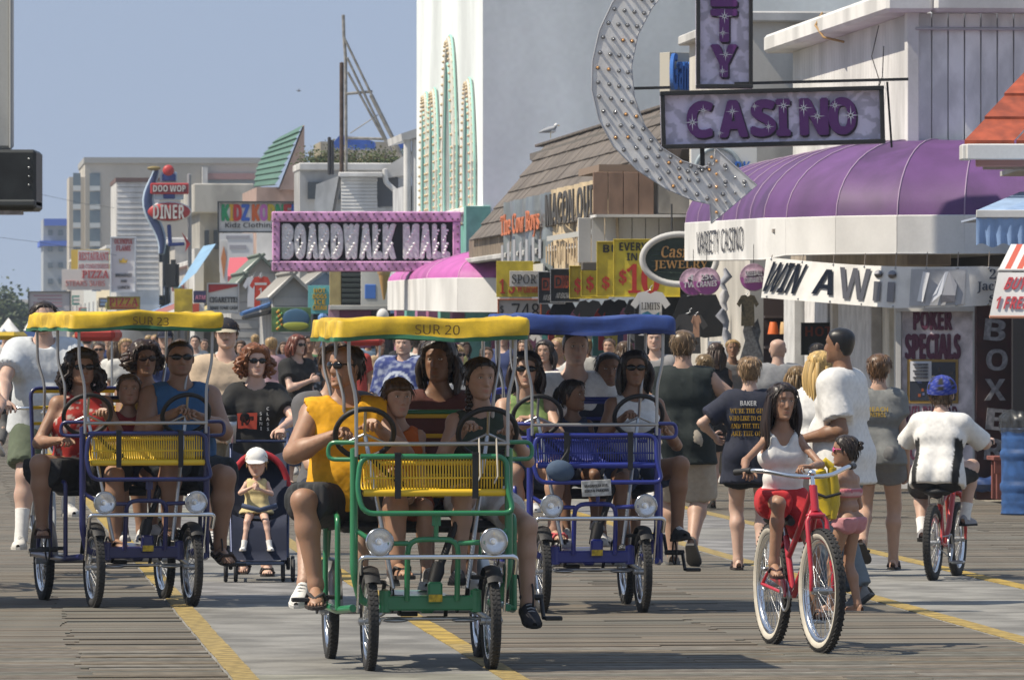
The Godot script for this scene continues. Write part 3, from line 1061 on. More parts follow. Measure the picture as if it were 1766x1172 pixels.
func fender(parent: Node3D,at: Vector3,r: float,a0: float,a1: float,w: float,m: Material) -> void:
	var ps := PackedVector3Array()
	for j in 16:
		var a := lerpf(a0,a1,j / 15.0)
		for i in 7:
			var q := i / 6.0 * 2.0 - 1.0
			var rr := r + 0.012 * (1.0 - q * q)
			ps.append(at + Vector3(q * w,cos(a) * rr,sin(a) * rr))
	obj("fender",MB.new().grid(ps,7,16,false),m,parent)
func surrey(label: String,at: Vector3,yaw: float,frame: Color,basket: Color,canopy: Color,trim: Color,code: String,plate := false,seed := 1,dy := 0.0) -> Node3D:
	var t := thing("pedal_surrey",label,"surrey",at,yaw,"pedal surreys on the boardwalk")
	var fm := paint(frame)
	var bm := mat(basket,0.45)
	for sd in [-1.0,1.0]:
		wheel(t,Vector3(sd * 0.315,0.252,0),0.252,0.055,Color(0,0,0),0.0,36)
		wheel(t,Vector3(sd * 0.4,0.252,-1.24),0.252,0.055,Color(0,0,0),0.0,36)
		fender(t,Vector3(sd * 0.315,0.252,0),0.275,-1.3,0.75,0.04,black())
		fender(t,Vector3(sd * 0.4,0.252,-1.24),0.278,-1.5,1.5,0.042,mat(Color(0.35,0.36,0.36),0.35,"",1,0.7))
	var m := MB.new()
	var R := 0.0145
	for sd in [-1.0,1.0]:
		var q := Vector3(sd,1,1)
		m.tube(bent([Vector3(0.40,1.14,0.06) * q,Vector3(0.40,0.5,0.05) * q,Vector3(0.36,0.36,0.0) * q,Vector3(0.3,0.34,0.0) * q]),0.021,10)
		m.tube(bent([Vector3(0.40,0.32,0.0) * q,Vector3(0.46,0.3,-0.25) * q,Vector3(0.47,0.3,-1.24) * q]),0.02,10)
		m.tube(bent([Vector3(0.45,0.8,-0.45) * q,Vector3(0.46,0.78,-0.2) * q,Vector3(0.46,0.3,-0.2) * q]),R,8)
		m.tube(bent([Vector3(0.49,0.82,-0.55) * q,Vector3(0.49,0.3,-0.55) * q]),R,8)
		m.tube(bent([Vector3(0.4,0.82,-0.5) * q,Vector3(0.4,0.74,-1.3) * q,Vector3(0.42,0.3,-1.36) * q]),R,8)
		m.tube(bent([Vector3(0.4,0.73,0.05) * q,Vector3(0.3,0.66,0.1) * q]),R * 0.9,8)
		m.tube(bent([Vector3(0.39,1.172,0.06) * q,Vector3(0.525,1.172,0.0) * q,Vector3(0.53,1.085,0.0) * q,Vector3(0.39,1.085,0.06) * q],0.045),R * 0.8,8)
	m.tube(bent([Vector3(-0.125,0.36,0.03),Vector3(-0.125,0.675,0.09),Vector3(0.135,0.675,0.09),Vector3(0.135,0.36,0.03)],0.07),R,8)
	m.rod(Vector3(0.02,0.675,0.09),Vector3(0.02,0.81,0.1),0.013)
	m.box(Vector3(0.02,0.775,0.1),Vector3(0.045,0.06,0.012))
	m.rod(Vector3(-0.235,0.655,0.12),Vector3(-0.125,0.655,0.085),R * 0.9)
	m.rod(Vector3(0.135,0.655,0.085),Vector3(0.27,0.66,0.12),R * 0.9)
	obj("frame",m,fm,t)
	m = MB.new()
	m.box(Vector3(0,0.345,0.0),Vector3(0.5,0.075,0.05),Basis.IDENTITY,0.008)
	for sd in [-1.0,1.0]: m.tube([Vector3(sd * 0.235,0.3,0.0),Vector3(sd * 0.235,0.41,0.0)],0.03,12)
	m.box(Vector3(0.02,0.4,0.03),Vector3(0.075,0.11,0.06),Basis.IDENTITY,0.01)
	obj("front_axle_beam",m,fm,t)
	obj("rear_axle",MB.new().rod(Vector3(-0.44,0.252,-1.24),Vector3(0.44,0.252,-1.24),0.016),steel(),t)
	m = MB.new()
	m.box(Vector3(0.02,0.372,0.063),Vector3(0.07,0.038,0.004))
	obj("sticker",m,mat(Color(0.6,0.42,0.02),0.5,"grime",9.0),t)
	m = MB.new()
	m.rod(Vector3(-0.3,0.262,-0.07),Vector3(0.3,0.262,-0.07),0.01)
	for sd in [-1.0,1.0]:
		m.ellip(Vector3(sd * 0.18,0.255,-0.03),Vector3(0.07,0.012,0.025),Basis.IDENTITY,5,8)
		m.rod(Vector3(sd * 0.24,0.3,0),Vector3(sd * 0.315,0.252,0),0.014)
	obj("steering_linkage",m,steel(),t)
	m = MB.new()
	m.tube(bent([Vector3(-0.37,1.10,0.1),Vector3(0.385,1.10,0.1),Vector3(0.385,0.93,0.12),Vector3(0.42,0.81,0.14),Vector3(-0.36,0.81,0.14),Vector3(-0.39,0.93,0.12),Vector3(-0.37,1.10,0.1),Vector3(0.0,1.10,0.1)],0.06),R,8)
	obj("basket_hoop",m,fm,t)
	m = MB.new()
	for k in 47:
		var x := lerpf(-0.34,0.36,k / 46.0)
		m.tube(bent([Vector3(x,1.085,0.085),Vector3(x,0.925,0.09),Vector3(x,0.93,-0.16),Vector3(x,1.06,-0.2)],0.03),0.0045,5)
	m.rod(Vector3(-0.35,1.06,-0.2),Vector3(0.37,1.06,-0.2),0.012)
	m.rod(Vector3(-0.35,0.99,0.088),Vector3(0.37,0.99,0.088),0.005)
	obj("basket_slats",m,bm,t)
	obj("basket_bar",MB.new().tube([Vector3(-0.355,0.915,0.1),Vector3(0.375,0.915,0.1)],0.019,12),bm,t)
	for x in [-0.18,0.22]:
		m = MB.new()
		m.box(Vector3(x,1.0,0.119),Vector3(0.032,0.23,0.006))
		m.box(Vector3(x,1.115,0.1),Vector3(0.034,0.012,0.05))
		obj("strap",m,black(),t)
	obj("strap",MB.new().tube([Vector3(-0.31,1.09,0.06),Vector3(-0.22,1.0,0.075),Vector3(-0.14,0.955,0.08)],0.012,6,true,0.25),black(),t)
	obj("cross_rail",MB.new().rod(Vector3(-0.39,1.165,0.085),Vector3(0.40,1.165,0.085),0.011),mat(Color(0.4,0.38,0.35),0.4,"",1,0.7),t)
	m = MB.new()
	m.tube(bent([Vector3(-0.37,0.5,0.1),Vector3(-0.375,0.587,0.15),Vector3(0.43,0.587,0.15),Vector3(0.425,0.5,0.1)],0.03),0.0135,10)
	for sd in [-1.0,1.0]: m.rod(Vector3(sd * 0.38,0.58,0.14),Vector3(sd * 0.38,0.3,0.03),0.007)
	obj("bumper",m,chrome(),t)
	for x in [-0.278,0.31]:
		m = MB.new()
		var bs := Transform3D(Basis(Vector3.RIGHT,PI / 2),Vector3(x,0.665,0.15))
		m.lathe([Vector2(0.0,-0.07),Vector2(0.04,-0.06),Vector2(0.066,-0.02),Vector2(0.072,0.0),Vector2(0.074,0.012),Vector2(0.068,0.016)],22,bs)
		var lamp := obj("headlamp",m,chrome(),t)
		m = MB.new()
		m.lathe([Vector2(0.068,0.0),Vector2(0.05,-0.022),Vector2(0.02,-0.03),Vector2(0.0,-0.03)],22,bs)
		obj("reflector",m,chrome(),lamp)
		m = MB.new()
		m.lathe([Vector2(0.069,0.012),Vector2(0.05,0.022),Vector2(0.025,0.028),Vector2(0.0,0.029)],22,bs)
		var gl := StandardMaterial3D.new()
		gl.albedo_color = Color(0.95,0.97,1.0,0.12)
		gl.transparency = BaseMaterial3D.TRANSPARENCY_ALPHA
		gl.roughness = 0.08
		if not mats.has("lens"): mats["lens"] = gl
		obj("lens",m,mats["lens"],lamp)
		m = MB.new()
		m.ellip(Vector3(x,0.665,0.14),Vector3(0.012,0.012,0.016),Basis.IDENTITY,6,8)
		obj("bulb",m,mat(Color(0.7,0.66,0.55),0.15),lamp)
	for x in [-0.32,0.32]:
		m = MB.new()
		var ax := Vector3(0,0.55,-0.83).normalized()
		m.ring(Vector3(x,1.215,-0.2),ax,0.152,0.0145,32,8)
		obj("steering_wheel",m,black(),t)
		m = MB.new()
		for k in 3:
			var a := TAU * k / 3.0 + 0.5
			var u := Vector3.RIGHT
			var w := ax.cross(u)
			m.rod(Vector3(x,1.215,-0.2) + (u * cos(a) + w * sin(a)) * 0.15,Vector3(x,1.21,-0.19),0.008)
		m.rod(Vector3(x,1.215,-0.2),Vector3(x * 0.6,0.42,0.0),0.012)
		obj("steering_column",m,steel(),t)
	for z in [-0.66,-1.42]:
		m = MB.new()
		m.box(Vector3(0,0.72 if z > -1 else 0.78,z),Vector3(0.84,0.06,0.3),Basis.IDENTITY,0.025)
		obj("seat",m,mat(Color(0.02,0.02,0.022),0.55),t)
		m = MB.new()
		var y := 1.315 if z > -1 else 1.37
		m.tube(bent([Vector3(-0.4,0.75,z - 0.16),Vector3(-0.41,y,z - 0.24),Vector3(0.41,y,z - 0.24),Vector3(0.4,0.75,z - 0.16)],0.06),0.014,8)
		obj("seat_back_frame",m,fm,t)
		m = MB.new()
		for k in 5: m.box(Vector3(0,y - 0.02 - 0.105 * k,z - 0.235 + 0.012 * k),Vector3(0.8,0.022,0.014),Basis.IDENTITY,0.004)
		obj("seat_back_slats",m,bm if code else fm,t)
	m = MB.new()
	m.box(Vector3(0,0.36,-0.62),Vector3(0.28,0.025,0.8),Basis.IDENTITY,0.004)
	m.box(Vector3(0,0.32,-0.7),Vector3(0.07,0.07,1.1),Basis.IDENTITY,0.01)
	obj("chassis_beam",m,fm,t)
	for x in [-0.56,-0.17,0.17,0.56]:
		m = MB.new()
		var ph: float = {-0.56: 1.57,-0.17: 2.2,0.17: 2.4,0.56: 0.8}[x]
		for sd in [0.0,PI]:
			var pz := sin(ph + sd) * 0.15
			var py := cos(ph + sd) * -0.15
			var px: float = x + (0.05 if sd == 0.0 else -0.05) * signf(x)
			m.rod(Vector3(px,0.36,-0.28),Vector3(px,0.36 + py,-0.28 + pz),0.011)
			m.box(Vector3(px + signf(px - x) * 0.05,0.36 + py,-0.28 + pz),Vector3(0.09,0.022,0.07),Basis.IDENTITY,0.004)
		m.ring(Vector3(x,0.36,-0.28),Vector3.RIGHT,0.075,0.006,24,5)
		m.rod(Vector3(x - 0.06,0.36,-0.28),Vector3(x + 0.06,0.36,-0.28),0.016)
		obj("crank",m,black(),t)
	m = MB.new()
	m.tube([Vector3(0.02,0.42,-0.1),Vector3(0.05,0.5,-0.14),Vector3(0.06,0.54,-0.16)],[0.03,0.04,0.032],10)
	m.rod(Vector3(0.06,0.5,-0.14),Vector3(0.24,0.95,-0.28),0.016)
	m.rod(Vector3(0.03,0.45,-0.14),Vector3(0.16,0.76,-0.3),0.01)
	obj("brake_lever",m,black(),t)
	var cp := chrome()
	for z in [0.085,-0.62,-1.32]:
		for sd in [-1.0,1.0]:
			m = MB.new()
			m.tube(bent([Vector3(sd * 0.43,1.76 + dy,z),Vector3(sd * 0.428,1.55,z),Vector3(sd * 0.392,1.4,z + (0.0 if z > 0 else 0.06)),Vector3(sd * 0.39,1.1 if z > 0 else 0.8,z)],0.05),0.0098,8)
			obj("canopy_post",m,mat(Color(0.36,0.36,0.36),0.35,"",1,0.7),t)
	var nz := FastNoiseLite.new()
	nz.seed = seed
	nz.frequency = 1.3
	var hx := 0.495
	var z1 := 0.13
	var z0 := -1.3
	var NU := 120
	var rows := [[0.0,0.0],[0.4,0.0],[0.75,0.0],[0.93,0.0],[0.985,-0.006],[1.0,-0.022],[1.006,-0.05],[1.01,-0.085],[1.012,-0.106],[1.012,-0.108],[1.012,-0.13]]
	var ps := PackedVector3Array()
	var per := 2.0 * (2.0 * hx + (z1 - z0))
	for j in rows.size():
		for i in NU:
			var d := per * i / NU
			var p := Vector2.ZERO
			var L := z1 - z0
			if d < 2 * hx: p = Vector2(-hx + d,z1)
			elif d < 2 * hx + L: p = Vector2(hx,z1 - (d - 2 * hx))
			elif d < 4 * hx + L: p = Vector2(hx - (d - 2 * hx - L),z0)
			else: p = Vector2(-hx,z0 + (d - 4 * hx - L))
			var cz := (z0 + z1) / 2.0
			var k: float = rows[j][0]
			var q := Vector3(p.x * k,1.815 + dy + rows[j][1] * 0.92,cz + (p.y - cz) * k)
			var w := nz.get_noise_2d(q.x * 1.6,q.z * 1.6)
			q.y += 0.022 * w * (1.0 if j < 5 else 0.6) - 0.018 * (1.0 - k * k) + 0.008 * sin(q.x * 9.0 + seed)
			if j >= 5:
				var rp := sin(d * 16.0 + 5.0 * nz.get_noise_1d(d * 1.3)) * 0.007 * (j - 4) / 5.0 + nz.get_noise_2d(d * 2.2,50.0) * 0.02 * (j - 4) / 5.0 + 0.006 * sin(d * 9.0 + j * 0.9)
				q += Vector3(p.x / hx,0,(p.y - cz) / (L * 0.5)).normalized() * rp
			ps.append(q)
	var cols := PackedColorArray()
	for j in rows.size():
		for i in NU: cols.append(trim if j >= 9 else canopy)
	var cloth := StandardMaterial3D.new()
	cloth.vertex_color_use_as_albedo = true
	cloth.albedo_texture = noise_tex("grime")
	cloth.uv1_triplanar = true
	cloth.uv1_scale = Vector3.ONE * 1.3
	cloth.roughness = 0.55
	cloth.backlight_enabled = true
	cloth.backlight = Color(0.1,0.1,0.1)
	var can := obj("canopy",MB.new().grid(ps,NU,rows.size(),true,cols),cloth,t)
	if code:
		m = letters(code,"sans",0.23,0.05,0.002,0.0)
		for k in m.v.size():
			var d := hx + m.v[k].x + 0.02
			var rp := sin(d * 16.0 + 5.0 * nz.get_noise_1d(d * 1.3)) * 0.007 * 0.4 + nz.get_noise_2d(d * 2.2,50.0) * 0.02 * 0.5 + 0.006
			m.v[k] += Vector3(0.02,1.752 + dy + 0.012 * nz.get_noise_2d((m.v[k].x) * 1.6,z1 * 1.6),z1 + 0.016 + rp)
		obj("lettering",m,mat(Color(0.17,0.1,0.02),0.7,"fine",8.0),can)
	if plate:
		m = MB.new()
		m.box(Vector3(0.0,0.775,0.165),Vector3(0.185,0.1,0.006),Basis(Vector3.BACK,0.05),0.002)
		var pl := obj("hire_plate",m,mat(Color(0.62,0.62,0.6),0.5,"grime",5.0),t)
		text(pl,"MAGNOLIA AVE.","sansb",Vector3(0,0.79,0.17),0.15,0.018,black(),0.002,Basis(Vector3.BACK,0.05))
		text(pl,"BIKES & PARKING","sansb",Vector3(0.001,0.76,0.17),0.15,0.016,black(),0.002,Basis(Vector3.BACK,0.05))
	return t
func bicycle(label: String,at: Vector3,yaw: float,c: Dictionary) -> Node3D:
	var t := thing("bicycle",label,"bicycle",at,yaw)
	var r: float = c.r
	var b: float = c.base
	var col := paint(c.col)
	var steer: float = c.get("steer",0.0)
	var wall: Color = c.get("wall",Color(0,0,0))
	var tw: float = c.get("tw",0.05)
	wheel(t,Vector3(0,r,-b),r,tw,wall,0.0,36)
	wheel(t,Vector3(0,r,0),r,tw,wall,steer,36,"front_wheel")
	var bb := Vector3(0,r * 0.86,-b * 0.57)
	var seat := Vector3(0,c.seat,-b * 0.76)
	var hd0 := Vector3(0,r * 2.0 + 0.09,-b * 0.13)
	var hd1 := hd0 + Vector3(0,0.14,-0.045)
	var st := seat.lerp(bb,0.22)
	var m := MB.new()
	m.rod(bb,st,0.018,10)
	m.tube([hd0 + Vector3(0,0.02,0),hd0.lerp(bb,0.5) + Vector3(0,-0.07,0.0),bb],0.02,10)
	m.tube([hd1,hd1.lerp(st,0.5) + Vector3(0,c.get("dip",-0.1),0),st.lerp(bb,0.35 if c.get("dip",-0.1) < -0.05 else 0.1)],0.017,10)
	for sd in [-1.0,1.0]:
		m.rod(bb + Vector3(sd * 0.03,0,0),Vector3(sd * 0.06,r,-b),0.01)
		m.rod(st + Vector3(sd * 0.015,-0.03,0),Vector3(sd * 0.06,r,-b),0.009)
	m.rod(hd0,hd1,0.023,10)
	obj("frame",m,col,t)
	var sb := Basis(Vector3.UP,steer)
	m = MB.new()
	for sd in [-1.0,1.0]:
		m.tube([hd0 + Vector3(sd * 0.02,0,0),Vector3(0,2 * r + 0.035,-b * 0.1) + sb * Vector3(sd * 0.055,0,0),sb * Vector3(sd * 0.062,r * 1.3,0.005),sb * Vector3(sd * 0.062,r,0.0)],[0.015,0.015,0.013,0.01],8)
	m.ellip(hd0 + Vector3(0,-0.02,0.01),Vector3(0.06,0.02,0.03),sb,6,10)
	obj("fork",m,col,t)
	m = MB.new()
	var stem := Vector3(0,c.bar,hd1.z - 0.03)
	m.rod(hd1,stem,0.012,10)
	m.ellip(stem,Vector3(0.025,0.02,0.03),sb,6,8)
	var bars := []
	for q in c.bars: bars.append(stem + sb * Vector3(q[0],q[1],q[2]))
	m.tube(bent(bars,0.08),0.0125,10)
	obj("handlebar",m,c.get("barmat",chrome()),t)
	for e in [0,-1]:
		var p: Vector3 = bars[e]
		var p2: Vector3 = bars[1] if e == 0 else bars[-2]
		obj("grip",MB.new().tube([p + (p - p2).normalized() * 0.01,p.move_toward(p2,0.11)],0.018,10),black(),t)
	m = MB.new()
	m.ellip(seat + Vector3(0,0.0,-0.05),Vector3(0.105,0.04,0.11),Basis.IDENTITY,8,14)
	m.tube([seat + Vector3(0,0.005,-0.06),seat + Vector3(0,0.005,0.06),seat + Vector3(0,-0.01,0.15)],[0.06,0.035,0.022],10)
	obj("saddle",m,c.get("seatmat",black()),t)
	m = MB.new()
	m.rod(st,seat,0.0125)
	for sd in [-1.0,1.0]:
		m.tube([seat + Vector3(sd * 0.05,-0.02,-0.1),seat + Vector3(sd * 0.05,-0.09,-0.1),seat + Vector3(sd * 0.02,-0.09,0)],0.007,6)
	obj("seat_post",m,steel(),t)
	m = MB.new()
	var ph: float = c.get("crank",0.0)
	for k in 2:
		var sd := 1.0 if k == 0 else -1.0
		var o: Vector3 = Vector3(0,cos(ph + PI * k),sin(ph + PI * k)) * c.get("crl",0.16)
		m.rod(bb + Vector3(sd * 0.055,0,0),bb + o + Vector3(sd * 0.065,0,0),0.012)
		m.box(bb + o + Vector3(sd * 0.12,0,0),Vector3(0.09,0.022,0.07),Basis.IDENTITY,0.006)
	m.rod(bb - Vector3(0.07,0,0),bb + Vector3(0.07,0,0),0.017)
	m.ring(bb + Vector3(-0.05,0,0),Vector3.RIGHT,0.085,0.008,28,5)
	obj("crank",m,steel(),t)
	obj("sprocket",MB.new().ring(Vector3(-0.045,r,-b),Vector3.RIGHT,0.04,0.007,20,5),steel(),t)
	if c.get("guard",false):
		m = MB.new()
		m.tube([bb + Vector3(-0.07,0.0,0.085),bb + Vector3(-0.07,0.07,0.05),bb + Vector3(-0.07,0.085,-0.03),Vector3(-0.07,r + 0.05,-b + 0.22)],[0.02,0.032,0.034,0.018],8,true,0.3,Vector3(0,1,0))
		obj("chain_guard",m,col,t)
	else:
		m = MB.new()
		for sd in [-1.0,1.0]: m.tube([bb + Vector3(-0.05,sd * 0.08,0),Vector3(-0.045,r + sd * 0.04,-b)],0.005,5)
		obj("chain",m,steel(),t)
	if c.get("reflector",false):
		m = MB.new()
		m.ellip(seat + Vector3(0,-0.12,-0.12),Vector3(0.03,0.025,0.008),Basis.IDENTITY,6,10)
		obj("rear_reflector",m,mat(Color(0.5,0.02,0.02),0.2),t)
	return t
func stroller(at: Vector3,yaw: float) -> void:
	var t := thing("baby_stroller","navy folding stroller with a red hood edge, a baby in a white cap in it","stroller",at,yaw)
	var navy := mat(Color(0.012,0.018,0.045),0.85,"cloth",6.0)
	var m := MB.new()
	for sd in [-1.0,1.0]:
		m.tube(bent([Vector3(sd * 0.19,0.13,0.2),Vector3(sd * 0.2,0.5,-0.08),Vector3(sd * 0.2,0.98,-0.42),Vector3(sd * 0.2,1.02,-0.52)],0.06),0.012,8)
		m.rod(Vector3(sd * 0.2,0.12,-0.5),Vector3(sd * 0.2,0.56,-0.1),0.011)
		m.rod(Vector3(sd * 0.2,0.14,0.18),Vector3(sd * 0.2,0.14,-0.5),0.009)
	m.rod(Vector3(-0.2,0.97,-0.42),Vector3(0.2,0.97,-0.42),0.01)
	obj("frame",m,mat(Color(0.02,0.03,0.08),0.4,"",1,0.4),t)
	for x in [-0.2,0.2]:
		for z in [0.2,-0.5]:
			m = MB.new()
			for dx in [-0.035,0.035]:
				m.lathe([Vector2(0.0,-0.012),Vector2(0.05,-0.012),Vector2(0.075,-0.014),Vector2(0.082,0.0),Vector2(0.075,0.014),Vector2(0.05,0.012),Vector2(0.0,0.012)],18,Transform3D(Basis(Vector3(0,0,1),PI / 2),Vector3(x + dx,0.082,z)))
			m.rod(Vector3(x,0.09,z),Vector3(x,0.17,z),0.014)
			obj("wheel",m,mat(Color(0.02,0.02,0.022),0.7),t)
	var ps := PackedVector3Array()
	var prof := [Vector2(0.86,-0.36),Vector2(0.7,-0.26),Vector2(0.5,-0.16),Vector2(0.43,-0.1),Vector2(0.42,0.02),Vector2(0.42,0.12),Vector2(0.36,0.17),Vector2(0.22,0.2),Vector2(0.16,0.22),Vector2(0.15,0.3)]
	for j in prof.size():
		for i in 11:
			var q := i / 10.0 * 2.0 - 1.0
			ps.append(Vector3(q * 0.19,prof[j].x + 0.05 * q * q * (1.0 if j < 6 else 0.2),prof[j].y + 0.06 * q * q * (1.0 if j < 4 else 0.0)))
	var s := MB.new().grid(ps,11,prof.size(),false)
	for sd in [-1.0,1.0]: s.prism(PackedVector2Array([Vector2(0.36,0.9),Vector2(0.1,0.52),Vector2(-0.1,0.5),Vector2(-0.1,0.42),Vector2(0.16,0.4),Vector2(0.45,0.88)]),-0.006,0.006,Transform3D(Basis(Vector3(0,0,-1),Vector3.UP,Vector3.RIGHT),Vector3(sd * 0.193,0,0)))
	obj("seat",s,navy,t)
	m = MB.new()
	m.box(Vector3(0,0.135,0.23),Vector3(0.34,0.025,0.14),Basis.IDENTITY,0.008)
	obj("footrest",m,mat(Color(0.03,0.05,0.1),0.5),t)
	m = MB.new()
	m.box(Vector3(0,0.24,-0.22),Vector3(0.34,0.16,0.4),Basis.IDENTITY,0.04)
	obj("basket",m,navy,t)
	ps = PackedVector3Array()
	for j in 6:
		for i in 17:
			var a := PI * i / 16.0
			ps.append(Vector3(cos(a) * 0.2,0.62 + sin(a) * (0.2 + 0.013 * j),-0.4 + 0.04 * j))
	obj("hood",MB.new().grid(ps,17,6,false),navy,t)
	var arc := []
	for i in 17:
		var a := PI * i / 16.0
		arc.append(Vector3(cos(a) * 0.205,0.62 + sin(a) * 0.27,-0.2))
	obj("hood_edge",MB.new().tube(arc,0.023,8),mat(Color(0.42,0.018,0.03),0.8,"cloth",6.0),t)
	for sd in [-1.0,1.0]:
		obj("handle",MB.new().tube([Vector3(sd * 0.2,0.99,-0.46),Vector3(sd * 0.2,1.03,-0.58)],0.018,8),black(),t)
	m = MB.new()
	m.tube([Vector3(-0.12,0.53,0.08),Vector3(0,0.5,0.16),Vector3(0.12,0.53,0.08)],0.018,8,true,0.5)
	obj("harness",m,mat(Color(0.05,0.07,0.13),0.8),t)
	var c := thing("travel_mug","steel travel mug with a black lid in the stroller's cup holder","mug",t.transform * Vector3(-0.2,0.96,-0.36),0.0)
	obj("cup",MB.new().lathe([Vector2(0,0),Vector2(0.032,0),Vector2(0.04,0.12),Vector2(0.043,0.16),Vector2(0.0,0.16)],18),steel(),c)
	obj("lid",MB.new().lathe([Vector2(0.045,0.155),Vector2(0.046,0.185),Vector2(0.038,0.195),Vector2(0,0.19)],18),black(),c)
const PH := 0.0892
const FACING := -1.4816
func white(k := 0.76) -> StandardMaterial3D: return mat(Color(k * 0.985,k * 0.99,k * 0.99),0.75,"streak",0.22)
func col(r: float,g: float,b: float,rough := 0.7,n := "fine",sc := 0.7) -> StandardMaterial3D: return mat(Color(r,g,b),rough,n,sc)
func board(called: String,label: String,cat: String,x0: float,y0: float,x1: float,y1: float,d: float,m: Material,thick := 0.08,yaw := 0.0,group := "",frame: Material = null,fw := 0.05,roll := 0.0) -> Array:
	var a := P(x0,y1,d)
	var b := P(x1,y0,d)
	var w := b.x - a.x
	var h := b.y - a.y
	var t := thing(called,label,cat,(a + b) * 0.5,yaw,group)
	t.rotation.z = roll
	obj("panel",MB.new().box(Vector3(0,0,-thick / 2),Vector3(w,h,thick),Basis.IDENTITY,0.004),m,t)
	if frame:
		var f := MB.new()
		for sd in [-1.0,1.0]:
			f.box(Vector3(0,sd * (h / 2 - fw / 2),0.006),Vector3(w + 0.006,fw,thick + 0.03),Basis.IDENTITY,0.004)
			f.box(Vector3(sd * (w / 2 - fw / 2),0,0.003),Vector3(fw,h - fw * 2,thick + 0.02),Basis.IDENTITY,0.004)
		obj("frame",f,frame,t)
	return [t,w,h]
func put(bd: Array,s: String,kind: String,x0: float,y0: float,x1: float,y1: float,m: Material,depth := 0.012,shear := 0.0,wave := 0.0,called := "lettering") -> void:
	text(bd[0],s,kind,Vector3((x0 + x1) * 0.5 * bd[1] - bd[1] / 2,bd[2] / 2 - (y0 + y1) * 0.5 * bd[2],depth * 0.5 + 0.003),(x1 - x0) * bd[1],(y1 - y0) * bd[2],m,depth,Basis.IDENTITY,shear,wave,called)
func patch(bd: Array,called: String,x0: float,y0: float,x1: float,y1: float,m: Material,z := 0.004,t := 0.004) -> MeshInstance3D:
	return obj(called,MB.new().box(Vector3((x0 + x1) * 0.5 * bd[1] - bd[1] / 2,bd[2] / 2 - (y0 + y1) * 0.5 * bd[2],z),Vector3((x1 - x0) * bd[1],(y1 - y0) * bd[2],t)),m,bd[0])
